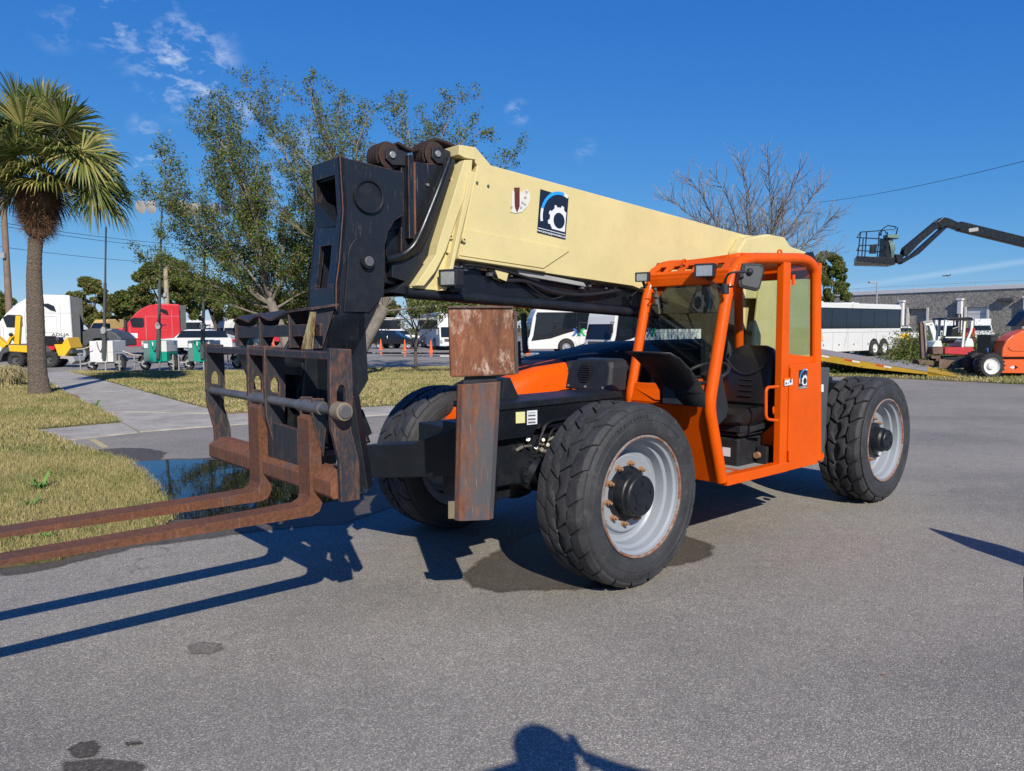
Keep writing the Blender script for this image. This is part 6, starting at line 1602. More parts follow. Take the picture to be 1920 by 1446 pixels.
mb = MB(); mb.box(-30.05, BL, .5, 40, BH + .1, BH + .5); B2(T, 'roof', mb, 'white')
mb = MB(); mb.tube([(-30, -.05, BH + .95), (BL, -.05, BH + .95)], .02, 4)
for k in range(12): mb.bar((-20 + k * 8, -.05, BH + .5), (-20 + k * 8, -.05, BH + .98), .03, .03)
B2(T, 'roof_rail', mb, 'grey')
for px in (1597, 1692, 1801, 1925):
    x_, _ = bx(px); mb = MB(); mb.box(x_ - .26, x_ + .26, -.45, 0, 0, BH - 1.0); mb.box(x_ - .38, x_ + .38, -.52, 0, BH - 1.2, BH - .95); B2(T, 'downpipe', mb, 'white', .03)
for a, b_, kd in doorx:
    if kd == 'dark':
        mb = MB(); mb.box(a, b_, .42, .5, 0, dz_); B2(T, 'dock_opening', mb, simple('dark_interior', (.006, .006, .008), .9))
    else:
        for k in range(5):
            mb = MB(); z0 = dz_ * k / 5; mb.box(a, b_, .20, .24, z0 + .02, z0 + dz_ / 5 - .02); B2(T, 'door_panel', mb, 'white', .02)
    for xx in (a - .12, b_ + .12):
        mb = MB(); mb.box(xx - .12, xx + .12, -.08, .2, 0, dz_ + .1); B2(T, 'door_jamb', mb, 'white')
x_, _ = bx(1886); mb = MB(); mb.box(x_ - .9, x_ + .9, -.5, 0, bz(1886, 567), bz(1886, 561)); B2(T, 'wall_lamp', mb, 'darkgrey', .05)
# area lamp
T = thing('area_lamp', 'tall double headed parking lot lamp in front of the warehouse', 'street lamp', at(1641, 78), 0)
zt = D(1641, 528, 78).z; mb = MB(); mb.tube([(0, 0, 0), (0, 0, zt)], [.10, .07], 8); B2(T, 'pole', mb, 'grey', smooth=True)
mb = MB(); mb.box(-.85, .05, -.05, .05, zt - .08, zt); mb.box(-.85, -.2, -.2, .2, zt - .16, zt - .02); B2(T, 'lamp_head', mb, 'grey', .02)
# machines far in front of the warehouse
T = thing('skid_steer', 'small orange tractor far beyond the grass bank by the coach', 'tractor', at(1688, 84), 0)
mb = MB(); mb.box(-.6, .7, -.5, .5, .5, 1.1); mb.box(-1.3, -.6, -.4, .4, .45, .85); B2(T, 'body', mb, M['yellow'], .05)
mb = MB(); mb.box(-.5, .5, -.5, .5, 1.9, 1.98)
for x in (-.45, .45):
    for y in (-.45, .45): mb.bar((x, y, 1.1), (x, y, 1.95), .06, .06)
B2(T, 'canopy', mb, 'black')
for x in (-.9, .5): wheel_part(T, x, -.6, .42, .3, 'yellow', side=-1, n=14)
car('white pickup far left of the small excavator by the warehouse', at(1707, 86), hd(262), 'white', 'pickup')
def van(label, px, y):
    T = thing('box_van', label, 'van', at(px, y), hd(250), 'white vans with yellow boxes at the warehouse'); 
    def B(n, mb, mt, bevel=0): return obj(n, mb, M[mt], T, bevel)
    mb = MB(); mb.plate([(0, -.95, .4), (0, -.95, 1.1), (-.9, -.95, 1.35), (-1.3, -.95, 1.95), (-2.2, -.95, 2.1), (-2.2, -.95, .4)], (0, 1.9, 0)); B('cab', mb, 'white', .06)
    mb = MB(); mb.box(-3.6, -2.2, -1.05, 1.05, .6, 2.7); B('box_body', mb, 'white', .04)
    mb = MB(); mb.box(-6.2, -3.605, -1.05, 1.05, .6, 2.7); B('box_rear', mb, 'vanyellow', .04)
    mb = MB(); mb.plate([(-.92, -.85, 1.36), (-1.30, -.8, 1.92), (-1.30, .8, 1.92), (-.92, .85, 1.36)], (.03, 0, .02)); B('windshield', mb, 'dglass')
    mb = MB(); mb.box(.0, .04, -.7, .7, .55, .95); B('grille', mb, 'darkgrey')
    for s in (-1, 1):
        mb = MB(); mb.box(-2.1, -1.2, s * .955 - .01, s * .955 + .01, 1.35, 1.85); B('side_window', mb, 'dglass')
        for x in (-.9, -5.2): wheel_part(T, x, s * .98, .38, .25, 'silver', side=s, n=14)
    return T
M['vanyellow'] = paint('van_yellow', (.70, .48, .10), .5, .1)
van('white van with yellow rear box, right of the red forklift', 1845, 84)
van('white van with yellow rear box, seen behind the small excavator', 1778, 86)
T = thing('mast_forklift', 'red forklift with black mast behind the small excavator', 'forklift', at(1805, 82), 0)
mb = MB(); mb.box(-.5, 1.0, -.5, .5, .4, 1.2); mb.box(.4, 1.0, -.45, .45, 1.2, 1.7); B2(T, 'body', mb, 'red', .06)
mb = MB(); 
for x in (-.85, -.55): mb.bar((x, -.35, .1), (x, -.35, 3.2), .10, .10); mb.bar((x, .35, .1), (x, .35, 3.2), .10, .10)
for z in (.6, 1.6, 2.4, 3.15): mb.bar((-.7, -.35, z), (-.7, .35, z), .08, .08)
B2(T, 'mast', mb, 'black')
mb = MB(); mb.box(-.4, .9, -.5, .5, 2.55, 2.62)
for x in (-.35, .85):
    for y in (-.45, .45): mb.bar((x, y, 1.2), (x, y, 2.58), .06, .06)
B2(T, 'overhead_guard', mb, 'black')
for x in (-.3, .8): wheel_part(T, x, -.55, .4, .3, 'red', side=-1, n=14)
# road edge kerb beyond the bank
mb = MB(); mb.box(0, 60, 0, .3, 0, .18); k_ = obj('kerb', mb, M['concrete'], kind='structure'); k_.location = (at(1675, 74).x, 74, 0.0); k_.rotation_euler = (0, 0, hd(-12))

# --- sloping deck trailer (ramp)
pR, pL = G(1796, 707), D(1500, 676, 31.2)
rt_d = Vector((pL.x - pR.x, pL.y - pR.y, 0)); RLn = rt_d.length; rdir = rt_d.normalized(); rang = math.atan2(rdir.y, rdir.x)
T = thing('ramp_trailer', 'low equipment trailer with sloping grey wooden deck and yellow sides behind the rear wheel', 'trailer', pR, rang)
zL = D(1538, 664, 30.8).z
slope = zL / ((Vector((D(1538, 668, 30.8).x - pR.x, D(1538, 668, 30.8).y - pR.y, 0))).length)
Lr = 7.4; Wd = 3.6; M['tyellow'] = paint('trailer_yellow', (.45, .27, .012), .5, .2, dirt=.4, dirtcol=(.2, .15, .06))
def rz_(x): return .06 + slope * x
mb = MB(); side_y = 0   # local +x up the slope; near side is +y or -y depending on orientation
sgn = 1 if Vector((-rdir.y, rdir.x, 0)).y < 0 else -1
yn = sgn * 1.0; 
mb.plate([(0, yn, .02), (3.2, yn, rz_(3.2) - .27 if rz_(3.2) > .3 else .03), (Lr, yn, rz_(Lr) - .27), (Lr, yn, rz_(Lr)), (0, yn, .08)], (0, -sgn * .10, 0)); B2(T, 'side_beam', mb, 'tyellow', .01)
mb = MB(); yf = yn - sgn * Wd; mb.plate([(0, yf, .02), (3.2, yf, max(.03, rz_(3.2) - .27)), (Lr, yf, rz_(Lr) - .27), (Lr, yf, rz_(Lr)), (0, yf, .08)], (0, sgn * .10, 0)); B2(T, 'side_beam', mb, 'tyellow', .01)
M['plank'] = paint('weathered_plank', (.26, .24, .235), .85, .3, dirt=.4, dirtcol=(.12, .11, .10), bumpy=.5, scale=4)
nb_ = 14
for k in range(nb_):
    y0 = yn - sgn * (.0 + k * Wd / nb_); y1 = yn - sgn * ((k + 1) * Wd / nb_ - .02); mb = MB()
    mb.hexa([(1.0, y0, rz_(1) - .02), (Lr, y0, rz_(Lr) - .02), (Lr, y1, rz_(Lr) - .02), (1.0, y1, rz_(1) - .02)], [(1.0, y0, rz_(1) + .03), (Lr, y0, rz_(Lr) + .03), (Lr, y1, rz_(Lr) + .03), (1.0, y1, rz_(1) + .03)]); B2(T, 'plank', mb, 'plank')
mb = MB(); mb.hexa([(-.1, yn, .0), (1.0, yn, .0), (1.0, yf, .0), (-.1, yf, .0)], [(-.1, yn, .03), (1.0, yn, rz_(1) + .02), (1.0, yf, rz_(1) + .02), (-.1, yf, .03)]); B2(T, 'ramp_toe', mb, 'tyellow')
for k in range(4):
    x = 2.2 + k * 1.1; 
    for j, m_ in enumerate((M['decalwhite'], M['decalred'])):
        mb = MB(); a = x + j * .27; mb.hexa([(a, yn + sgn * .003, rz_(a) - .10), (a + .26, yn + sgn * .003, rz_(a + .26) - .10), (a + .26, yn + sgn * .001, rz_(a + .26) - .10), (a, yn + sgn * .001, rz_(a) - .10)], [(a, yn + sgn * .003, rz_(a) - .04), (a + .26, yn + sgn * .003, rz_(a + .26) - .04), (a + .26, yn + sgn * .001, rz_(a + .26) - .04), (a, yn + sgn * .001, rz_(a) - .04)]); B2(T, 'reflector', mb, m_)
mb = MB(); mb.box(6.0, Lr, yn - sgn * .8, yn - sgn * 3, .35, .5); B2(T, 'axle_frame', mb, 'black')
for x in (6.4, 7.2): wheel_part(T, x, yn - sgn * .5, .36, .3, 'white', side=sgn, n=16)

# --- boom lift
YB_ = 28.6
T = thing('boom_lift', 'orange articulated boom lift with black basket raised against the sky at the right', 'boom lift', at(1920, YB_), 0)
bc = at(1920, YB_)
def BX(px): return (px - 1920) * YB_ / FPX
def BZ(py): return CAMH - (py - 611) * YB_ / FPX
def bpl(pts, y0, y1): mb = MB(); mb.plate([(BX(a), y0, BZ(b_)) for a, b_ in pts], (0, y1 - y0, 0)); return mb
B2(T, 'engine_hood', bpl([(1849, 668), (1850, 652), (1856, 638), (1866, 629), (1885, 620), (1910, 615), (1960, 612), (1960, 668)], -.95, -.35), 'liftorange', .06, seg=3)
mb = MB(); rec = [(1859, 650), (1862, 655), (1868, 657), (1960, 657), (1960, 632), (1900, 632), (1880, 637), (1866, 643)]
mb.plate([(BX(a), -.955, BZ(b_)) for a, b_ in rec], (0, -.02, 0)); B2(T, 'hood_panel', mb, 'liftorange', .015)
mb = MB(); mb.plate([(BX(a), -.98, BZ(b_)) for a, b_ in [(1908, 625), (1960, 625), (1960, 642), (1908, 642)]], (0, -.006, 0)); B2(T, 'grille', mb, 'blackgloss')
for k in range(7):
    mb = MB(); z_ = BZ(641) + k * .048; mb.box(BX(1908), BX(1950), -.992, -.987, z_, z_ + .012); B2(T, 'grille_bar', mb, 'grey')
mb = MB(); mb.plate([(BX(a), -.98, BZ(b_)) for a, b_ in [(1889, 646), (1908, 649), (1908, 654), (1889, 651)]], (0, -.003, 0)); B2(T, 'name_band', mb, 'white')
text('lettering', '1350', .10, (BX(1917), -.984, BZ(652)), (1, 0, 0), (0, 0, 1), M['decalwhite'], T)
mb = MB(); mb.box(BX(1901), BX(1905), -.984, -.98, BZ(638), BZ(632)); B2(T, 'label', mb, 'decalwhite')
B2(T, 'chassis', bpl([(1846, 672), (1960, 672), (1960, 698), (1849, 697)], -.9, .6), 'liftorange', .04)
B2(T, 'turntable', bpl([(1852, 668), (1960, 668), (1960, 673), (1852, 673)], -.8, .5), 'blackgloss')
mb = MB(); mb.plate([(BX(a), -.905, BZ(b_)) for a, b_ in [(1865, 686.5), (1872, 683), (1872, 685.5), (1874, 685.5), (1874, 687.5), (1872, 687.5), (1872, 690)]], (0, -.004, 0)); B2(T, 'arrow_mark', mb, 'decalwhite')
mb = MB(); mb.plate([(BX(a), -.905, BZ(b_)) for a, b_ in [(1881, 686.5), (1875, 683), (1875, 690)]], (0, -.004, 0)); B2(T, 'arrow_mark', mb, 'blackgloss')
B2(T, 'side_box', bpl([(1844, 628), (1858, 628), (1858, 662), (1844, 662)], -.4, .4), 'blackgloss', .02)
mb = MB(); mb.bar((BX(1842), -.3, BZ(652)), (BX(1848), -.3, BZ(668)), .08, .1); B2(T, 'blue_hose', mb, simple('blue_cap', (.02, .08, .25), .5))
wh = wheel_part(T, BX(1829), -1.05, .46, .38, 'white', side=-1, n=32, rr=.66); lugs(T, wh, .46, .38, 20)
wh = wheel_part(T, BX(1868), .95, .46, .38, 'white', side=-1, n=24, rr=.62); lugs(T, wh, .46, .38, 20)
B2(T, 'boom_rest', bpl([(1892, 612), (1915, 585), (1960, 565), (1960, 612)], -.3, .3), 'blackgloss', .03)
def bbar(a, b_, w, n, m='blackgloss', yy=0): mb = MB(); mb.bar((BX(a[0]), yy, BZ(a[1])), (BX(b_[0]), yy, BZ(b_[1])), w, w * .8, up=(0, 1, 0)); return B2(T, n, mb, m, .02)
bbar((1788, 427), (1990, 476), .34, 'main_boom'); bbar((1812, 431), (1813, 438), .36, 'boom_ring', 'grey')
B2(T, 'knuckle', bpl([(1744, 420), (1756, 411), (1768, 414), (1790, 424), (1788, 434), (1770, 428), (1760, 428), (1752, 432)], -.18, .18), 'blackgloss', .02)
B2(T, 'jib_upper', bpl([(1750, 414), (1757, 421), (1713, 459), (1690, 484), (1685, 476), (1688, 466)], -.16, -.10), 'blackgloss')
B2(T, 'jib_upper', bpl([(1750, 414), (1757, 421), (1713, 459), (1690, 484), (1685, 476), (1688, 466)], .10, .16), 'blackgloss')
B2(T, 'jib_lower', bpl([(1762, 424), (1769, 426), (1715, 478), (1682, 497), (1676, 492), (1700, 480)], -.10, .10), 'blackgloss', .02)
B2(T, 'jib_mount', bpl([(1668, 478), (1682, 480), (1684, 494), (1672, 494)], -.2, .2), 'blackgloss', .02)
# basket
bk_ = MB()
def rail(pts, r=.020, y=None):
    mb = MB(); mb.tube([Vector((BX(p[0]), p[2], BZ(p[1]))) for p in pts], r, 6); return mb
fl_y, bk_y = -.45, .35
mb = MB(); mb.hexa([(BX(1590), -.5, BZ(492)), (BX(1661), -.5, BZ(499)), (BX(1672), .5, BZ(499)), (BX(1608), .5, BZ(497))], [(BX(1590), -.5, BZ(483)), (BX(1661), -.5, BZ(486)), (BX(1672), .5, BZ(486)), (BX(1608), .5, BZ(484))]); B2(T, 'basket_floor', mb, 'blackgloss', .01)
for (px, y_) in ((1594, -.5), (1605, -.5), (1628, -.5), (1643, -.5), (1622, .5), (1655, .5), (1671, .5)):
    B2(T, 'basket_post', rail([(px - (2 if px < 1600 else 0), 485, y_), (px + 2, 440 if y_ < 0 else 446, y_)]), 'blackgloss')
for (z1_, z2_) in ((440, 437), (464, 463)):
    B2(T, 'basket_rail', rail([(1596, z1_, -.5), (1640, z2_, -.5), (1650, z2_ + 4, -.2)]), 'blackgloss')
    B2(T, 'basket_rail', rail([(1596, z1_, -.5), (1612, z1_ + 4, .5), (1645, z1_ + 6, .5), (1677, z1_ + 8, .5)]), 'blackgloss')
for (a, b_) in (((1641, 445), (1640, 434)), ((1668, 444), (1671, 430))): B2(T, 'basket_post', rail([(a[0], a[1], -.2), (b_[0], b_[1], -.2)]), 'blackgloss')
B2(T, 'basket_rail', rail([(1636, 445, -.3), (1641, 433, -.3), (1650, 427, -.3), (1668, 429, -.2), (1673, 431, .1)]), 'blackgloss')
B2(T, 'basket_rail', rail([(1641, 436, -.3), (1655, 434, -.3), (1672, 433, .1)], .014), 'blackgloss')
B2(T, 'tool_box', bpl([(1614, 463), (1626, 462), (1625, 479), (1613, 479)], -.54, -.48), 'blackgloss')
B2(T, 'control_box', bpl([(1649, 443), (1670, 444), (1672, 451), (1649, 449)], -.35, .0), M['greyteal'], .02)
B2(T, 'gate_panel', bpl([(1647, 450), (1656, 450), (1660, 474), (1662, 492), (1648, 492)], -.2, .2), 'blackgloss', .02)
mb = MB(); 
for k in range(8): mb.tube(crom([(BX(1655 + k), -.2, BZ(452)), (BX(1658 + (k * 7) % 9), -.25, BZ(466)), (BX(1661 + k * .6), -.2, BZ(480)), (BX(1664), -.1, BZ(490))], 4), .022, 5)
B2(T, 'basket_hoses', mb, 'greyteal', kind='stuff')

# --- mini excavator
YE = 32.5
T = thing('mini_excavator', 'small white and red canopy excavator on grass behind the ramp trailer', 'excavator', at(1768, YE), 0)
def EX(px): return (px - 1768) * YE / FPX
def EZ(py): return CAMH - (py - 612) * YE / FPX
def epl(pts, y0, y1): mb = MB(); mb.plate([(EX(a), y0, EZ(b_)) for a, b_ in pts], (0, y1 - y0, 0)); return mb
M['minired'] = paint('mini_red', (.42, .03, .04), .4, .1, dirt=.2); M['miniwhite'] = paint('mini_white', (.60, .66, .62), .5, .1, dirt=.35, dirtcol=(.35, .32, .26))
M['dirtsteel'] = paint('muddy_steel', (.14, .09, .07), .8, .4, dirt=.6, dirtcol=(.25, .2, .13))
B2(T, 'house', epl([(1757, 651), (1810, 651), (1811, 664), (1800, 666), (1757, 664)], -.6, .6), 'minired', .04)
B2(T, 'side_cover', epl([(1736, 652), (1757, 652), (1757, 664), (1738, 664)], -.5, .5), 'dirtsteel', .03)
B2(T, 'engine_cover', epl([(1793, 651), (1795, 640), (1806, 634), (1810, 642), (1811, 651)], -.6, .6), 'miniwhite', .05)
B2(T, 'front_cover', epl([(1736, 651), (1742, 640), (1752, 638), (1756, 651)], -.5, .5), 'miniwhite', .04)
for (a, b_) in (((1794, 598), (1791, 651)), ((1807, 600), (1806, 620)), ((1759, 600), (1757, 630)), ((1806, 620), (1798, 642))):
    for y_ in (-.5,): 
        mb = MB(); mb.bar((EX(a[0]), y_, EZ(a[1])), (EX(b_[0]), y_, EZ(b_[1])), .09, .09); B2(T, 'canopy_post', mb, 'miniwhite', .01)
mb = MB(); mb.bar((EX(1771), .45, EZ(600)), (EX(1770), .45, EZ(651)), .08, .08); mb.bar((EX(1759), -.5, EZ(633)), (EX(1792), -.5, EZ(633)), .05, .05); B2(T, 'hand_frame', mb, 'miniwhite')
B2(T, 'canopy_roof', epl([(1757, 600), (1762, 597), (1796, 596), (1805, 597), (1808, 601), (1796, 602)], -.6, .6), 'black', .02)
B2(T, 'seat', epl([(1776, 632), (1778, 616), (1790, 612), (1790, 634), (1780, 645), (1770, 643), (1770, 638)], -.25, .25), 'vinyl', .04)
mb = MB(); mb.sphere((EX(1786), -.1, EZ(615)), .10); B2(T, 'head_rest', mb, 'vinyl', smooth=True)
mb = MB(); mb.bar((EX(1756), 0, EZ(656)), (EX(1748), 0, EZ(622)), .20, .2, up=(0, 1, 0)); mb.bar((EX(1748), 0, EZ(625)), (EX(1742), 0, EZ(607)), .22, .2, up=(0, 1, 0)); mb.bar((EX(1745), 0, EZ(607)), (EX(1728), 0, EZ(607)), .2, .2, up=(0, 1, 0)); B2(T, 'boom', mb, 'miniwhite', .03)
mb = MB(); mb.bar((EX(1753), -.05, EZ(650)), (EX(1744), -.05, EZ(622)), .07, .07); mb.bar((EX(1743), -.1, EZ(602)), (EX(1726), -.1, EZ(605)), .08, .08); B2(T, 'boom_cylinder', mb, 'grey')
mb = MB(); mb.bar((EX(1725), 0, EZ(604)), (EX(1731), 0, EZ(672)), .17, .16, up=(0, 1, 0)); B2(T, 'stick', mb, 'dirtsteel', .02)
mb = MB(); mb.bar((EX(1729), -.12, EZ(608)), (EX(1735), -.12, EZ(668)), .07, .08, up=(0, 1, 0)); B2(T, 'bucket_cylinder', mb, M['plank'] if 'plank' in M else 'grey', .01)
B2(T, 'bucket', epl([(1712, 674), (1742, 676), (1744, 686), (1716, 682)], -.4, .4), 'dirtsteel', .02)
B2(T, 'boom_foot', epl([(1756, 646), (1762, 650), (1768, 662), (1756, 666), (1752, 656)], -.2, .2), 'minired', .03)
B2(T, 'blade_arm', epl([(1734, 666), (1752, 668), (1752, 674), (1746, 686), (1744, 672), (1736, 672)], -.5, -.35), 'dirtsteel', .01)
B2(T, 'dozer_blade', epl([(1745, 672), (1780, 676), (1780, 690), (1745, 690)], -.7, -.62), 'dirtsteel', .01)
mb = MB(); pts_ = roundpath([(EX(1754), 0, EZ(670)), (EX(1806), 0, EZ(668)), (EX(1810), 0, EZ(678)), (EX(1804), 0, EZ(689)), (EX(1760), 0, EZ(690)), (EX(1752), 0, EZ(680))], .1, 4)
for yy in (-.62, .40): 
    mb = MB(); mb.plate([(p.x, yy, p.z) for p in pts_], (0, .26, 0)); B2(T, 'track', mb, 'black', .03)
# --- unseen post added and shaped to cast the shadow at the right, and the person taking the picture
T = thing('shadow_post', 'unseen grey post added to cast the shadow across the asphalt at the right', 'post', (4.66, 4.20, 0), 0)
mb = MB(); mb.tube([(0, 0, 0), (0, 0, 1.55), (0, 0, 1.85), (0, 0, 2.0)], [.17, .17, .08, .02], 12); B2(T, 'post', mb, 'grey', smooth=True)
mb = MB(); mb.box(-.2, .2, -.2, .2, 0, .02); B2(T, 'base_plate', mb, 'grey')
# --- aeroplane, wires and utility poles
T = thing('aeroplane', 'tiny airliner low in the sky above the warehouse', 'aeroplane', D(1774, 517, 1500), 0)
mb = MB(); mb.tube([(-8, 0, -.2), (-6, 0, 0), (6, 0, 0), (9, 0, .5)], [.4, 1.2, 1.2, .3], 8); B2(T, 'fuselage', mb, 'darkgrey', smooth=True)
mb = MB(); mb.plate([(-2, -8, 0), (1, -8, 0), (3, 0, 0), (1, 8, 0), (-2, 8, 0), (-2, 0, 0)], (0, 0, .3)); mb.plate([(6, 0, .5), (9, 0, .5), (9.5, 0, 3.5), (8, 0, 3.5)], (0, .3, 0)); B2(T, 'wing', mb, 'darkgrey')
M['wood'] = paint('pole_wood', (.20, .14, .10), .9, .3, dirt=.3, bumpy=.6)
M['palewood'] = paint('pale_pole', (.34, .28, .20), .9, .3, dirt=.3, bumpy=.4)
def upole(label, pt, pb_, y, r, m, arm=False):
    a, b_ = D(*pt, y), D(*pb_, y); T = thing('utility_pole', label, 'utility pole', (b_.x, y, 0), 0)
    mb = MB(); mb.tube([(0, 0, 0), (0, 0, a.z)], [r, r * .75], 10); B2(T, 'pole', mb, m, smooth=True)
    if arm: mb = MB(); mb.bar((-1, 0, a.z - .6), (1, 0, a.z - .6), .12, .12); B2(T, 'cross_arm', mb, m)
    mb = MB(); mb.box(-.15, .15, -r - .2, -r, a.z * .62, a.z * .62 + .4); B2(T, 'pole_box', mb, 'grey')
    return a
upole('brown wooden utility pole at the far left behind the white truck', (9, 372), (16, 560), 58, .26, 'wood')
upole('pale wooden utility pole rising from the trees above the red truck', (311, 500), (314, 600), 88, .32, 'palewood')
upole('thin utility pole beyond the coaches below the boom', (1037, 560), (1037, 620), 120, .22, 'wood', True)
def wire(lab, a, ya, b_, yb, r=.016, sag=.4):
    p, q = D(*a, ya), D(*b_, yb); mb = MB(); pts = [p.lerp(q, t / 12) - Vector((0, 0, sag * 4 * (t / 12) * (1 - t / 12))) for t in range(13)]
    mb.tube(pts, r, 4); o = obj('power_line', mb, M['hose']); tag(o, lab, 'wire', 'overhead power lines')
wire('upper overhead wire behind the palm', (-20, 414), 58, (420, 462), 95, .02)
wire('second overhead wire behind the palm, just under the upper one', (-20, 420), 58, (420, 470), 95, .02)
wire('lowest overhead wire behind the palm', (-20, 460), 58, (420, 496), 95, .018)
wire('single overhead wire rising to the right picture edge', (1500, 383), 60, (1960, 292), 34, .013, .3)
# ------------------------------------------------------------------ the person beside the camera (only the shadow is in the picture)
PT = thing('person', 'photographer in dark clothes raising a phone, shadow on the asphalt at the bottom', 'person', (.84, .50, 0), 0); PT.scale = (1.17, 1.17, 1.17)
def skin(name, verts, edges, radii, mat, root=0, sub=2):
    me = bpy.data.meshes.new(name); me.from_pydata(verts, edges, []); me.materials.append(mat)
    o = bpy.data.objects.new(name, me); COL.objects.link(o); o.parent = PT
    sk = o.modifiers.new('skin', 'SKIN')
    for i, r in enumerate(radii): me.skin_vertices[0].data[i].radius = (r, r) if not hasattr(r, '__len__') else r
    me.skin_vertices[0].data[root].use_root = True
    sb = o.modifiers.new('sub', 'SUBSURF'); sb.levels = sub; sb.render_levels = sub
    for p in me.polygons: p.use_smooth = True
    return o
cloth = paint('navy_jacket', (.03, .035, .05), .8, .2, dirt=.1); skn = simple('skin', (.45, .26, .18), .55); jean = paint('jeans', (.05, .07, .12), .85, .3, dirt=.2); shoe = simple('shoe_black', (.02, .02, .02), .6)
vb = [(0, 0, .98), (0, .0, 1.15), (0, .01, 1.35), (0, .01, 1.47), (.17, .0, 1.44), (-.17, 0, 1.44), (.42, .04, 1.44), (-.36, .05, 1.45), (.20, .18, 1.44), (-.18, .18, 1.45), (.075, .22, 1.50), (-.075, .22, 1.50), (.1, 0, .92), (-.1, 0, .92), (.11, .02, .52), (-.11, .02, .52), (.12, -.01, .10), (-.12, -.01, .10), (0, .0, 1.52), (0, .0, 1.58)]
eb = [(0, 1), (1, 2), (2, 3), (3, 4), (3, 5), (4, 6), (5, 7), (6, 8), (7, 9), (8, 10), (9, 11), (0, 12), (0, 13), (12, 14), (13, 15), (14, 16), (15, 17), (3, 18), (18, 19)]
rb_ = [(.17, .12), (.165, .11), (.18, .125), (.13, .10), .085, .085, .068, .068, .038, .038, .026, .026, .10, .10, .065, .065, .042, .042, .052, .05]
skin('body', vb, eb, rb_, cloth)
mb = MB(); mb.sphere((0, .0, 1.63), .108, 20, 14, (.82, .95, 1.18)); mb.sphere((0, .105, 1.615), .018, 8, 6, (.8, 1, 1.3)); mb.sphere((.088, .0, 1.62), .025, 8, 6, (.4, .7, 1.2)); mb.sphere((-.088, .0, 1.62), .025, 8, 6, (.4, .7, 1.2))
obj('head', mb, skn, PT, smooth=True, fix=False)
mb = MB(); mb.sphere((0, -.02, 1.67), .128, 20, 12, (.9, 1.0, 1.0)); obj('hair', mb, shoe, PT, smooth=True, fix=False)
for s in (-1, 1):
    mb = MB(); mb.tube([(s * .12, -.07, .045), (s * .12, .06, .045), (s * .125, .19, .035)], [.05, .052, .035], 12); obj('shoe', mb, shoe, PT, smooth=True)
    for k in range(5):
        z = 1.66 + k * .0; a = Vector((s * .075, .225, 1.50 + k * .018 * (1 if k < 4 else -1.2)))
        skin('finger', [a, a + Vector((s * .015, .02, .012)), a + Vector((-s * .005, .045, .014)), a + Vector((-s * .022, .035, .012))], [(0, 1), (1, 2), (2, 3)], [.010, .009, .008, .007], skn, sub=1)
mb = MB(); mb.box(-.075, .075, .25, .259, 1.47, 1.55); obj('phone', mb, M['blackgloss'], PT, .004)

for s in (-1, 1):
    mb = MB(); mb.sphere((s * .035, .094, 1.645), .013, 8, 6); obj('eye', mb, M['white'], PT, smooth=True, fix=False)
mb = MB(); mb.sphere((0, .094, 1.58), .024, 8, 5, (1.1, .4, .3)); obj('mouth', mb, simple('lips', (.35, .12, .10), .5), PT, smooth=True, fix=False)
# ------------------------------------------------------------------ trees
def leafmesh(name, P, size, mats, wts, seed, aspect=.5, up=0.3):
    """numpy: one quad leaf per point"""
    rng = np.random.default_rng(seed); P = np.asarray(P, float); n = len(P)
    a = rng.normal(size=(n, 3)); a /= np.linalg.norm(a, axis=1)[:, None]
    b = rng.normal(size=(n, 3)); b -= a * (a * b).sum(1)[:, None]; b /= np.linalg.norm(b, axis=1)[:, None]
    s = size * rng.uniform(.6, 1.35, (n, 1)); co = np.zeros((n, 4, 3))
    co[:, 0] = P - a * s; co[:, 1] = P + b * s * aspect; co[:, 2] = P + a * s; co[:, 3] = P - b * s * aspect
    me = bpy.data.meshes.new(name); me.vertices.add(n * 4); me.vertices.foreach_set('co', co.ravel())
    me.loops.add(n * 4); me.loops.foreach_set('vertex_index', np.arange(n * 4)); me.polygons.add(n)
    me.polygons.foreach_set('loop_start', np.arange(n) * 4); me.polygons.foreach_set('loop_total', np.full(n, 4))
    for m_ in mats: me.materials.append(m_)
    me.polygons.foreach_set('material_index', rng.choice(len(mats), n, p=wts).astype(np.int32)); me.update(calc_edges=True)
    return me
def leafmat(name, col, tr=.35):
    m, nt, b = newmat(name); v = coord(nt)
    c = ramp(nt, noise(nt, 1.2, 4, .6, v), [(.3, tuple(x * .75 for x in col)), (.7, tuple(x * 1.2 for x in col))])
    nt.links.new(c, b.inputs['Base Color']); b.inputs['Roughness'].default_value = .55; b.inputs['Specular IOR Level'].default_value = .35
    t = N(nt, 'ShaderNodeBsdfTranslucent'); nt.links.new(c, t.inputs[0]); mx = N(nt, 'ShaderNodeMixShader'); mx.inputs[0].default_value = tr
    nt.links.new(b.outputs[0], mx.inputs[1]); nt.links.new(t.outputs[0], mx.inputs[2]); nt.links.new(mx.outputs[0], nt.nodes['Material Output'].inputs[0]); return m
LG = [leafmat('leaf_dark_green', (.060, .105, .018)), leafmat('leaf_olive', (.145, .20, .035)), leafmat('leaf_light', (.25, .26, .09)), leafmat('leaf_brown', (.20, .14, .06))]
BARK = paint('oak_bark', (.20, .175, .15), .95, .35, dirt=.6, dirtcol=(.07, .06, .05), bumpy=1, scale=7)
TWIG = paint('pale_twig', (.17, .14, .11), .9, .3, dirt=.3, bumpy=0)
BARKD = paint('dark_bark', (.10, .085, .07), .95, .35, dirt=.4, bumpy=.6, scale=6)

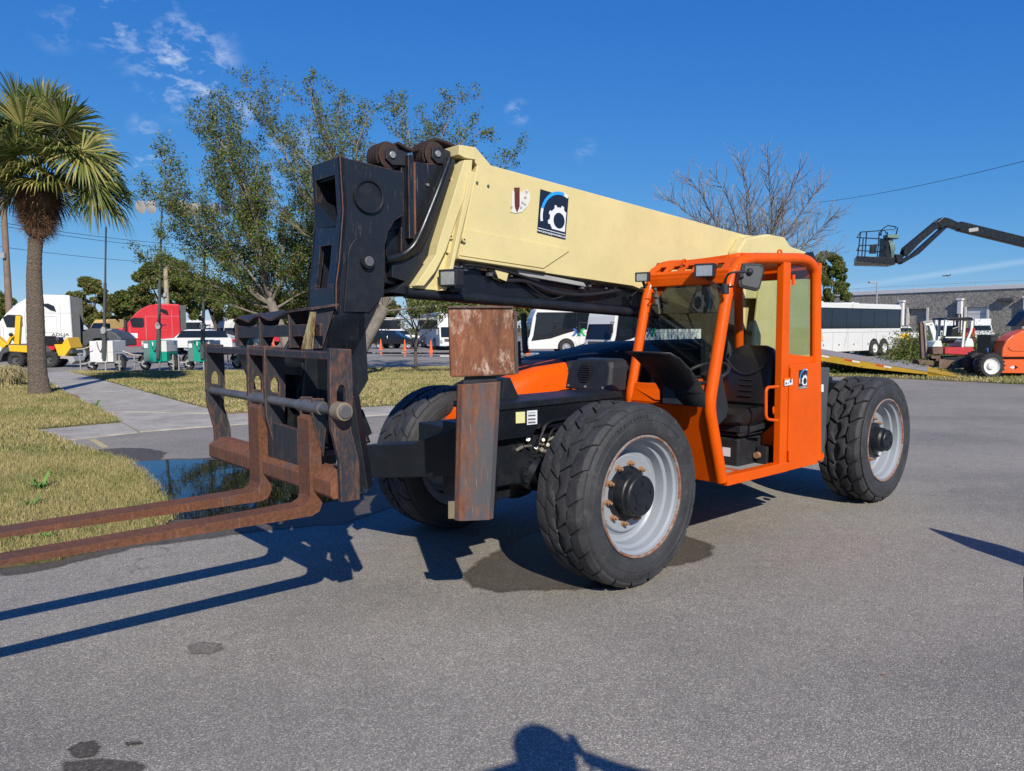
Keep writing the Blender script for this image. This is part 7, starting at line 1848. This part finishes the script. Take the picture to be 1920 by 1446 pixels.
class Tree:
    def __init__(s, seed): s.r = random.Random(seed); s.w = MB(); s.t = MB(); s.leaves = []
    def limb(s, pts, r0, r1, n=7):
        m = len(pts); s.w.tube(pts, [r0 + (r1 - r0) * i / (m - 1) for i in range(m)], n, cap=False)
    def curve(s, p, q, bend, k=8):
        p, q = Vector(p), Vector(q); d = q - p; L = d.length; o = []
        a = Vector((s.r.gauss(0, 1), s.r.gauss(0, 1), s.r.gauss(0, .6))) * bend * L; b_ = Vector((s.r.gauss(0, 1), s.r.gauss(0, 1), s.r.gauss(0, .6))) * bend * L
        for i in range(k + 1):
            t = i / k; o.append(p.lerp(q, t) + a * math.sin(math.pi * t) + b_ * math.sin(2 * math.pi * t) * .5)
        return o
    def branch(s, p, d, L, r, depth, bias, spread, leafn, tw, leafstep=.09, maxd=3):
        """recursive branchlet; bias: direction vector the wood leans toward"""
        k = max(3, int(L / .35)); pts = [p]; dd = d.normalized(); q = p
        for i in range(k):
            dd = (dd + bias * .10 + Vector((s.r.gauss(0, .16), s.r.gauss(0, .16), s.r.gauss(0, .12)))).normalized(); q = q + dd * (L / k); pts.append(q)
        (s.w if r > .022 else s.t).tube(pts, [max(.0055, r * (1 - .8 * i / k)) for i in range(k + 1)], 5 if r > .03 else 3, cap=False)
        if depth >= maxd:
            if leafn:
                for i in range(1, k + 1):
                    for _ in range(leafn):
                        t = s.r.random(); s.leaves.append(pts[i - 1].lerp(pts[i], t) + Vector((s.r.gauss(0, tw), s.r.gauss(0, tw), s.r.gauss(0, tw))))
            return
        n = max(2, int(L / (spread[0])))
        for i in range(n):
            t = .2 + .8 * (i + s.r.random()) / n; j = min(k - 1, int(t * k)); pp = pts[j].lerp(pts[j + 1], t * k - j); ax = (pts[j + 1] - pts[j]).normalized()
            side = ax.orthogonal(); side.rotate(Matrix.Rotation(s.r.uniform(0, 6.283), 3, ax)); ang = s.r.uniform(spread[1] * .6, spread[1] * 1.2)
            nd = (ax * math.cos(ang) + side * math.sin(ang) + bias * .25).normalized()
            s.branch(pp, nd, L * s.r.uniform(.35, .6) * (1 - .4 * t), r * .5, depth + 1, bias, spread, leafn, tw, maxd=maxd)
    def finish(s, name, label, base, leafsize, wts, bark, twig, group=None, leafname='foliage', aspect=.5):
        T = thing(name, label, 'tree', base, 0, group); B_ = Vector(base)
        s.w.v = [tuple(Vector(v) - B_) for v in s.w.v]; s.t.v = [tuple(Vector(v) - B_) for v in s.t.v]
        obj('trunk', s.w, bark, T, smooth=True, fix=False)
        if s.t.v: obj('twigs', s.t, twig, T, fix=False, kind='stuff')
        if s.leaves:
            P = np.array([tuple(v - B_) for v in s.leaves]); me = leafmesh('foliage', P, leafsize, LG, wts, s.r.randint(0, 9999), aspect)
            obj('foliage', me, None, T, kind='stuff')
        return T

def oak(label, base_px, y, trunk_pts, tips, seed, r0=.3, leafsize=.075, leafn=3, tw=.10, group='live oaks on the lawn', wts=(.34, .33, .21, .12), bias=Vector((-.25, 0, .9)), spread=(.42, .6), blen=.32, depthj=1.4, rl=.065, maxd=2, nb=1.7):
    s = Tree(seed); T0 = [D(px, py, y) for px, py in trunk_pts]; T0[0] = Vector((T0[0].x, y, -.05))
    pts = crom(T0, 5); s.limb(pts, r0, r0 * .62, 12); fork = pts[-1]
    flare = [pts[0] + Vector((0, 0, .0)), pts[0] + Vector((0, 0, .3))]; s.w.tube(flare, [r0 * 1.35, r0 * 1.0], 12, cap=False)
    for (px, py, dep, wgt, src) in tips:
        q = D(px, py, y + dep); st = pts[int((len(pts) - 1) * src)]
        L = (q - st).length; cv = s.curve(st, q, .045, 10)
        rr = rl * wgt; s.limb(cv, rr, rr * .22, 6)
        n = int(L / .42 * nb)
        for i in range(n):
            t = .22 + .78 * (i + s.r.random()) / n; j = min(9, int(t * 10)); pp = cv[j].lerp(cv[j + 1], t * 10 - j); ax = (cv[j + 1] - cv[j]).normalized()
            side = ax.orthogonal(); side.rotate(Matrix.Rotation(s.r.uniform(0, 6.283), 3, ax)); ang = s.r.uniform(.35, .95)
            nd = (ax * math.cos(ang) + side * math.sin(ang) + bias * .3).normalized()
            s.branch(pp, nd, max(.5, L * blen * (1.15 - .75 * t) * s.r.uniform(.6, 1.2)), rr * .35 * (1.1 - .7 * t), 1, bias, spread, leafn, tw, maxd=maxd)
    return s.finish('oak_tree', label, (T0[0].x, y, 0), leafsize, wts, BARK, TWIG, group)

# middle live oak: trunk seen between the boom head and the foot pad, wind swept crown
oak('live oak whose leaning grey trunk stands between boom head and foot pad', None, 29.6, [(664, 712), (668, 680), (682, 645), (705, 605), (722, 575)],
    [(470, 175, 1, 1.0, .95), (520, 240, -1, 1.0, .8), (580, 160, 0, 1.1, .95), (640, 185, 1.5, 1.0, .95), (700, 205, -1, 1, .95), (750, 190, .5, .9, 1), (815, 245, 1.5, .7, 1), (858, 190, 0, .7, 1), (905, 245, -1, .7, 1), (965, 290, .5, .6, 1), (560, 320, -1.5, 1.1, .8), (500, 360, 1, 1, .7), (620, 300, 2, 1, .95), (900, 560, -.5, .6, .9), (960, 575, 1, .5, .9), (850, 590, 1, .45, .8)],
    11, r0=.33, leafn=13, tw=.10, blen=.27, leafsize=.046, wts=(.42, .34, .14, .10))
oak('live oak at the left, crown spreading over the light towers, trunk hidden behind the carriage', None, 31.5, [(545, 712), (542, 660), (520, 600), (505, 560)],
    [(375, 215, 0, 1, 1), (425, 200, 1.5, 1, 1), (395, 300, -1, 1, 1), (300, 290, 0, .9, .95), (285, 360, 1, .9, .9), (270, 480, -.5, .8, .8), (310, 440, 1.2, .9, .9), (350, 520, 0, .7, .7), (420, 480, -1.5, .9, .9), (455, 390, 1, 1, 1), (480, 280, 0, 1, 1), (540, 400, 1.5, 1, 1), (560, 480, -1, 1, .9), (590, 540, .5, .8, .8), (440, 560, 1, .7, .8), (500, 440, -2, 1, 1)],
    23, r0=.28, leafn=17, tw=.12, blen=.32, wts=(.46, .32, .13, .09), leafsize=.050)
oak('dense dark lower crown of the oak right behind the boom head', None, 33.5, [(590, 705), (592, 660), (585, 620), (580, 590)],
    [(500, 470, 0, .8, 1), (540, 430, 1, .8, 1), (600, 460, 0, .8, 1), (470, 540, 1, .7, .9), (560, 520, -1, .7, .9), (640, 500, 0, .7, 1), (520, 560, 0, .6, .8), (440, 480, .5, .7, 1), (420, 545, 0, .6, .9), (560, 385, 0, .7, 1), (610, 400, 1, .7, 1)],
    29, r0=.22, leafn=24, tw=.16, blen=.38, wts=(.52, .31, .09, .08), leafsize=.058)
# small bare crepe myrtle behind the cones
def bare(label, y, trunk_pts, tips, seed, r0, rl, name='bare_tree', nb=1.3, blen=.35, maxd=3, leafn=0, bark=BARKD, twig=TWIG, spread=(.36, .5), wts=(.2, .3, .2, .3), leafsize=.06, bias=Vector((0, 0, .6)), group=None):
    s = Tree(seed); T0 = [D(px, py, y) for px, py in trunk_pts]; T0[0] = Vector((T0[0].x, y, -.05)); pts = crom(T0, 4); s.limb(pts, r0, r0 * .7, 9)
    for (px, py, dep, wgt, src) in tips:
        q = D(px, py, y + dep); st = pts[int((len(pts) - 1) * src)]; L = (q - st).length; cv = s.curve(st, q, .05, 8); rr = rl * wgt; s.limb(cv, rr, rr * .2, 6); n = int(L / .40 * nb)
        for i in range(n):
            t = .15 + .85 * (i + s.r.random()) / n; j = min(7, int(t * 8)); pp = cv[j].lerp(cv[j + 1], t * 8 - j); ax = (cv[j + 1] - cv[j]).normalized()
            side = ax.orthogonal(); side.rotate(Matrix.Rotation(s.r.uniform(0, 6.283), 3, ax)); nd = (ax * .8 + side * s.r.uniform(.3, .8) + bias * .25).normalized()
            s.branch(pp, nd, max(.4, L * blen * (1.1 - .6 * t)), rr * .38, 1, bias, spread, leafn, .08, maxd=maxd)
    return s.finish(name, label, (T0[0].x, y, 0), leafsize, wts, bark, twig, group)
bare('small bare tree with slim trunk in front of the mirrors coach', 35, [(780, 694), (779, 660), (781, 625)], [(725, 560, .5, 1, 1), (755, 545, -.5, 1, 1), (790, 540, 0, 1, 1), (825, 560, .5, 1, 1), (840, 590, 0, .8, .8), (735, 590, 0, .8, .7), (770, 575, 1, 1, 1)], 41, .09, .045, nb=1.6, blen=.30)
bare('large bare branching tree showing above the rear of the boom', 42, [(1425, 690), (1428, 620), (1420, 560), (1410, 520)],
     [(1250, 370, 0, .9, .8), (1290, 330, 1, 1, .9), (1340, 330, -1, 1, 1), (1385, 300, .5, 1.1, 1), (1440, 290, 0, 1.1, 1), (1500, 320, -1, 1, 1), (1540, 345, 1, 1, .95), (1570, 400, 0, .9, .9), (1575, 470, -1, .8, .8), (1310, 400, -1, 1, .8), (1470, 380, 1.5, 1, 1), (1400, 370, -2, 1, 1), (1350, 420, 1, .9, .8), (1540, 440, .5, .8, .8)],
     43, .28, .065, nb=2.1, blen=.34, maxd=3, spread=(.34, .5), twig=paint('grey_twig', (.27, .24, .23), .9, .3, dirt=.2, bumpy=0), bias=Vector((.15, 0, .7)))
bare('bare thin tree standing left among the oaks', 44, [(640, 690), (636, 640), (630, 600)], [(560, 540, 0, 1, 1), (600, 520, 1, 1, 1), (640, 510, 0, 1, 1), (700, 530, -1, 1, 1), (480, 560, 0, .9, .9), (740, 565, 0, .8, .9)], 47, .16, .07, nb=1.0, blen=.32, leafn=0)

# leafy masses further off: crown of leaf clusters round a short trunk
def clump_tree(label, px, py_top, py_bot, halfw, y, seed, n, size, wts, name='leafy_tree', group='trees beyond the yard', trunk=True, holes=.25):
    r = np.random.default_rng(seed); c = at(px, y); ztop = D(px, py_top, y).z; zb = max(.3, D(px, py_bot, y).z); hw = halfw * y / FPX
    n = int(n * 2.6); size = size * .62; T = thing(name, label, 'tree', c, 0, group)
    k = 80; cen = []
    for i in range(k):
        t = r.random() ** .7; z = zb + (ztop - zb) * t; e = math.sqrt(max(.05, 1 - (2 * t - .85) ** 2 * .75)); a = r.uniform(0, 6.283); q = r.random() ** .5 * hw * e
        cen.append((q * math.cos(a), q * math.sin(a) * .7, z, r.uniform(.10, .26) * hw))
    cen = np.array(cen); idx = r.integers(0, k, n); d = r.normal(size=(n, 3)); d /= np.linalg.norm(d, axis=1)[:, None]
    rad = cen[idx, 3][:, None] * (r.random((n, 1)) ** .45); P = cen[idx, :3] + d * rad * np.array([1.05, 1, .8])
    me = leafmesh('foliage', P, size, LG, wts, seed + 1, .6); obj('foliage', me, None, T, kind='stuff')
    mb = MB(); mb.tube([(0, 0, 0), (0, 0, zb * .8 + .2), (hw * .08, 0, (zb + ztop) / 2)], [hw * .10, hw * .07, hw * .03], 7, cap=False)
    rr = random.Random(seed)
    for i in range(9):
        j = rr.randrange(k); mb.tube([(0, 0, zb * .8), tuple((cen[j, :3] + np.array([0, 0, zb])) / 2), tuple(cen[j, :3])], [hw * .05, hw * .025, hw * .008], 5, cap=False)
    obj('trunk', mb, BARKD, T, smooth=True, fix=False)
    return T
rs_ = [('brown and green tree right of the white truck', 172, 525, 612, 44, 120, 9000, .30, (.22, .28, .12, .38)),
       ('low green tree left of the red truck', 232, 548, 612, 34, 125, 6500, .30, (.45, .35, .12, .08)),
       ('big dark tree rising behind the red truck', 318, 488, 605, 66, 100, 16000, .26, (.42, .26, .08, .24)),
       ('brownish tree with bare tips left of the oaks', 405, 530, 605, 48, 108, 9000, .26, (.25, .25, .15, .35)),
       ('dense tree behind the load guard of the forks', 490, 545, 605, 55, 104, 9000, .28, (.34, .3, .14, .22)),
       ('dark tree low behind the boom head', 585, 548, 606, 60, 106, 9000, .28, (.34, .3, .12, .24)),
       ('reddish brown tree low over the lettered coach', 700, 560, 606, 52, 128, 6500, .32, (.22, .28, .15, .35)),
       ('green and brown tree over the mirrors coach', 815, 548, 600, 52, 122, 7500, .32, (.34, .3, .14, .22)),
       ('pale green tree right above the foot pad', 885, 556, 596, 50, 118, 7500, .30, (.3, .36, .22, .12)),
       ('small far tree over the emblem coach', 985, 572, 598, 30, 150, 2500, .36, (.36, .3, .12, .22)),
       ('small far tree left of the thin utility pole', 1018, 577, 598, 20, 150, 1500, .36, (.36, .3, .12, .22)),
       ('small far tree right of the thin utility pole', 1072, 574, 598, 28, 150, 2000, .36, (.36, .3, .12, .22)),
       ('far tree low behind the boom and the cab', 1140, 560, 600, 40, 150, 3000, .36, (.36, .3, .12, .22)),
       ('bushy green tree right behind the cab roof corner', 1545, 478, 600, 42, 72, 12000, .15, (.40, .32, .16, .12)),
       ('tall dark tree at the far left behind the yellow trencher', -30, 545, 612, 60, 120, 6000, .32, (.4, .3, .1, .2)),
       ('wide far tree behind the red truck cab and pickup', 262, 545, 610, 40, 135, 6000, .32, (.4, .3, .1, .2)),
       ('low tree far behind the coaches inside the cab window', 1290, 572, 604, 60, 150, 4000, .36, (.36, .3, .12, .22))]
for (lab, px, pt, pb_, hw, y, n, sz, w_) in rs_: clump_tree(lab, px, pt, pb_, hw, y, int(px) + 777, n, sz, w_)
# bushes of the bank on the right and by the ramp
def bush(label, px, y, w, h, seed, n, size, wts, name='bush', base=None):
    r = np.random.default_rng(seed); c = at(px, y) if base is None else Vector(base); T = thing(name, label, 'bush', c, 0, None)
    P = np.stack([r.normal(0, w * .42, n), r.normal(0, w * .25, n), np.abs(r.normal(0, .45, n)) * h], 1)
    me = leafmesh('foliage', P, size, LG, wts, seed, .35); obj('foliage', me, None, T, kind='stuff')
    mb = MB(); rr = random.Random(seed)
    for i in range(14): mb.tube([(rr.gauss(0, w * .2), rr.gauss(0, w * .1), 0), (rr.gauss(0, w * .4), rr.gauss(0, w * .2), h * rr.uniform(.5, 1.1))], .02, 3)
    obj('stems', mb, TWIG, T, fix=False, kind='stuff')
bush('olive bush on the bank between the coach and the excavator', 1724, 43, 1.7, 1.5, 5, 7000, .07, (.25, .38, .3, .07))
bush('small dry bush beside the rear of the plain coach', 1694, 45, .8, 1.3, 6, 2200, .07, (.1, .3, .35, .25))
bush('green bush behind the mini excavator', 1762, 45, 3.0, 1.5, 7, 6000, .07, (.35, .4, .18, .07))
bush('green bush between excavator and boom lift', 1832, 43, 2.2, 1.4, 8, 5000, .07, (.4, .4, .15, .05))
bush('dark weeds growing under the ramp trailer', 1592, 31.5, 3.4, .55, 9, 7000, .06, (.75, .2, .03, .02))
# clumping ornamental grass at the far left edge
T = thing('ornamental_grass', 'clump of arching ornamental grass at the left picture edge', 'plant', G(12, 725), 0)
r = np.random.default_rng(4); n = 1500; me = bpy.data.meshes.new('blades'); V_ = []; F_2 = []
for i in range(n):
    a = r.uniform(0, 6.283); L = r.uniform(.5, 1.05); w_ = .008; d = np.array([math.cos(a), math.sin(a), 0]); b0 = r.normal(0, .18, 3); b0[2] = 0; lean = r.uniform(.2, .9); e = np.array([-d[1], d[0], 0]) * w_
    pts = [b0, b0 + d * L * lean * .35 + np.array([0, 0, L * .55]), b0 + d * L * lean * .8 + np.array([0, 0, L * (.8 - .25 * lean)]), b0 + d * L * lean * 1.15 + np.array([0, 0, L * (.75 - .5 * lean)])]
    o_ = len(V_); V_ += [pts[0] - e, pts[0] + e, pts[1] - e, pts[1] + e, pts[2] - e * .7, pts[2] + e * .7, pts[3]]; F_2 += [(o_, o_ + 1, o_ + 3, o_ + 2), (o_ + 2, o_ + 3, o_ + 5, o_ + 4), (o_ + 4, o_ + 5, o_ + 6)]
mb = MB(); mb.add(V_, F_2); obj('blades', mb, paint('tan_grass', (.42, .36, .18), .8, .35, dirt=0, bumpy=0), T, fix=False, kind='stuff')

# ---- sabal palm
PB = G(75, 741); yP = PB.y
T = thing('palm_tree', 'sabal palm with shaggy fan leaves and grey trunk on the left lawn', 'palm tree', PB, 0)
def PP(px, py): q = D(px, py, yP); return Vector((q.x - PB.x, 0, q.z))
def palmbark():
    m, nt, b = newmat('palm_bark'); v = coord(nt, scale=(1, 1, 1.0))
    w = N(nt, 'ShaderNodeTexWave', wave_type='BANDS', bands_direction='Z'); w.inputs['Scale'].default_value = 5; w.inputs['Distortion'].default_value = 15; w.inputs['Detail'].default_value = 4; w.inputs['Detail Scale'].default_value = 3; nt.links.new(v, w.inputs['Vector'])
    c = ramp(nt, noise(nt, 22, 8, .8, v), [(.3, (.10, .075, .055)), (.5, (.21, .165, .125)), (.72, (.36, .30, .235))])
    c = mixc(nt, ramp(nt, w.outputs['Fac'], [(.0, .45), (.35, 0)]), c, (.08, .06, .045)); nt.links.new(c, b.inputs['Base Color']); b.inputs['Roughness'].default_value = .95
    ad = N(nt, 'ShaderNodeMath', operation='ADD'); nt.links.new(w.outputs['Fac'], ad.inputs[0]); nt.links.new(noise(nt, 26, 6, .8, v), ad.inputs[1]); bump(nt, b, ad.outputs[0], .9, .04); return m
cl = [PP(75, 744), PP(72, 715), PP(70, 690), PP(68, 640), PP(66, 580), PP(64, 520), PP(65, 480), PP(67, 448)]
cl[0].z = -.05; rad = [.33, .27, .245, .235, .225, .20, .185, .20]
rings = []; rnd = random.Random(2); pts = crom(cl, 14)
mb = MB(); m_ = len(pts); rr_ = []
for i in range(m_):
    t = i / (m_ - 1) * (len(rad) - 1); j = min(len(rad) - 2, int(t)); rr_.append((rad[j] + (rad[j + 1] - rad[j]) * (t - j)) * rnd.uniform(.965, 1.03))
mb.tube(pts, rr_, 22); obj('trunk', mb, palmbark(), T, smooth=True)
# shaggy fibre collar
mb = MB(); 
for (c_, r_, sz) in ((PP(70, 430), .32, 1.0), (PP(72, 408), .42, 1.0), (PP(74, 382), .47, 1.1)): mb.sphere(c_, r_, 18, 12, (1, 1, .9))
MF = paint('palm_fibre', (.16, .085, .05), .95, .6, dirt=.8, dirtcol=(.36, .27, .14), bumpy=1, scale=12)
obj('fibre_collar', mb, MF, T, kind='stuff')
mb = MB(); cc_ = PP(72, 400)
for i in range(4200):
    d = Vector((rnd.gauss(0, 1), rnd.gauss(0, 1), rnd.gauss(0, .9))).normalized(); base = cc_ + Vector((d.x * (.44 + .12 * d.z), d.y * .46, d.z * .70 + .02)) * rnd.uniform(.75, 1.0); L = rnd.uniform(.14, .48); dn = (d * .8 + Vector((rnd.gauss(0, .35), rnd.gauss(0, .35), rnd.gauss(.25, .45)))).normalized(); e = dn.orthogonal().normalized() * .007
    mb.add([base - e, base + e, base + dn * L], [(0, 1, 2)])
obj('boot_fibres', mb, MF, T, fix=False, kind='stuff')
PM = [leafmat('palm_leaf_dark', (.05, .078, .020), .25), leafmat('palm_leaf', (.13, .165, .035), .25), leafmat('palm_leaf_yellow', (.34, .31, .10), .3), leafmat('palm_leaf_dead', (.17, .11, .07), .2)]
crown0 = PP(78, 362)
def frond(tip, petL, fanR, seed, mat_i, droop=.5, nleaf=54, spreadang=2.3, yoff=0.0, hub_=None):
    """costapalmate fan: petiole then a folded half disc of narrow leaflets"""
    r = random.Random(seed); tip = Vector(tip); start = crown0 + Vector((r.gauss(0, .08), r.gauss(0, .08), r.gauss(0, .10)))
    d = (tip - start); L = d.length; d.normalize(); hub = start + d * (L - fanR * .95)
    if L < fanR * 1.15: hub = start + d * L * .18
    if hub_ is not None: hub = Vector(hub_)
    pet = MB(); mid = (start + hub) / 2 + Vector((0, 0, .08 * L)); pet.tube(crom([start, mid, hub], 5), [.022] * 10 + [.014], 5, cap=False)
    ax = (hub - mid).normalized() if hub_ is None else (tip - hub).normalized(); ax = (ax + Vector((0, 0, -.15 * droop))).normalized()
    side = ax.cross(Vector((0, 0, 1)));
    if side.length < .2: side = Vector((r.uniform(-1, 1), r.uniform(-1, 1), 0))
    side.normalize(); side.rotate(Matrix.Rotation(r.uniform(-.9, .9), 3, ax)); nrm = side.cross(ax).normalized()
    lf = MB()
    for k in range(nleaf):
        u = (k + r.uniform(-.3, .3)) / (nleaf - 1) * 2 - 1; a = u * spreadang; ca, sa = math.cos(a), math.sin(a)
        Lf = fanR * (1 - .22 * abs(u) ** 2) * r.uniform(.85, 1.08); dirv = (ax * ca + side * sa + nrm * (.30 * abs(u) + r.gauss(0, .06))).normalized()
        w = .021 * fanR / .9 * r.uniform(.8, 1.2); e = dirv.cross(nrm).normalized() * w
        dn = Vector((0, 0, -1)) * Lf * droop
        p0 = hub + dirv * .05; p1 = hub + dirv * Lf * .5 + dn * .10; p2 = hub + dirv * Lf * .78 + dn * .30; p3 = hub + dirv * Lf * .95 + dn * r.uniform(.55, .95)
        c1 = nrm * w * .7
        lf.mi = 0 if r.random() < .5 else 1
        if r.random() < .12: lf.mi = 2
        lf.add([p0 - e * .4, p0 + e * .4, p1 - e + c1, p1 + e + c1, p2 - e * .7, p2 + e * .7, p3, p1, p2], [(0, 7, 2), (0, 1, 7), (1, 3, 7), (2, 7, 8, 4), (7, 3, 5, 8), (4, 8, 6), (8, 5, 6)])
    mats_ = {0: [PM[0], PM[1], PM[2]], 1: [PM[1], PM[2], PM[0]], 2: [PM[3], PM[3], PM[2]]}[mat_i]
    f = obj('frond', lf, mats_, T, fix=False); obj('petiole', pet, PM[1], f, smooth=True, fix=False)
fr = [  # tip pixel, depth offset, fan radius, material, droop
    (20, 128, -.3, 1.25, 0, .10), (60, 124, .5, 1.25, 0, .05), (-20, 150, 0, 1.3, 0, .2), (100, 150, -.5, 1.2, 0, .15), (140, 160, .4, 1.2, 0, .2), (172, 178, -.8, 1.25, 1, .25), (195, 205, .5, 1.25, 1, .3),
    (228, 245, .3, 1.35, 1, .35), (240, 285, -.9, 1.3, 1, .4), (250, 325, .7, 1.3, 0, .5), (215, 270, -1.5, 1.3, 1, .35), (262, 390, -.2, 1.2, 1, .75), 
    (255, 350, .2, 1.25, 0, .6),  (125, 325, -1.5, 1.1, 1, .45), (30, 315, -1.5, 1.1, 1, .45), (-30, 300, -.6, 1.3, 0, .5), (-40, 230, .2, 1.3, 0, .4),
    (-45, 350, .4, 1.1, 1, .8), (100, 290, -1.8, 1.2, 1, .45), (60, 245, -1.7, 1.25, 1, .35), (150, 250, -1.6, 1.25, 0, .35), (10, 240, -1.4, 1.25, 0, .4), (120, 200, 1.2, 1.25, 0, .2), (185, 240, 1.0, 1.3, 0, .3),
    (40, 190, 1.3, 1.25, 0, .2), (205, 310, 1.4, 1.25, 0, .5), (-30, 330, 1.2, 1.15, 0, .6), (100, 235, -1.0, 1.1, 1, .25), (125, 320, .3, 1.0, 2, .5), (30, 310, 1.0, 1.15, 2, .5), (75, 180, -1.2, 1.25, 1, .15), (0, 180, -.9, 1.25, 0, .25), (180, 330, -1.3, 1.25, 1, .5), (60, 300, 1.5, 1.2, 0, .4), (-20, 210, -1.2, 1.25, 1, .35), (155, 300, 1.6, 1.2, 0, .4)]
for k, (px, py, dep, fr_, mi, dr) in enumerate(fr):
    q = PP(px, py); q.y = dep * 1.0; frond(q, 0, fr_, 100 + k, mi, dr)
for k, (h_, t_, dep, R_, mi) in enumerate((((200, 348), (212, 435), -.8, 1.2, 1), ((212, 330), (255, 405), .1, 1.15, 0), ((28, 348), (2, 398), -.9, .95, 1), ((190, 300), (240, 340), -1.0, 1.2, 1))):
    hq, tq = PP(*h_), PP(*t_); hq.y = dep; tq.y = dep - .1; frond(tq, 0, R_, 300 + k, mi, .35, hub_=hq)
# dead flower stalks: a brown wispy bundle in the middle of the crown
mb = MB()
for i in range(420):
    a = PP(118, 340 - 0) + Vector((rnd.gauss(0, .12), -.3 + rnd.gauss(0, .2), 0)); t = rnd.random(); p = a.lerp(PP(108, 165) + Vector((rnd.gauss(0, .25), -.3, 0)), t) + Vector((rnd.gauss(0, .10 + .12 * t), rnd.gauss(0, .1), rnd.gauss(0, .1))); dn = Vector((rnd.gauss(0, .5), rnd.gauss(0, .4), rnd.uniform(.2, 1))).normalized(); e = dn.orthogonal().normalized() * .006; L = rnd.uniform(.12, .4)
    mb.add([p - e, p + e, p + dn * L], [(0, 1, 2)])
obj('flower_stalks', mb, paint('dead_stalk', (.16, .115, .085), .9, .4, dirt=0, bumpy=0), T, fix=False, kind='stuff')
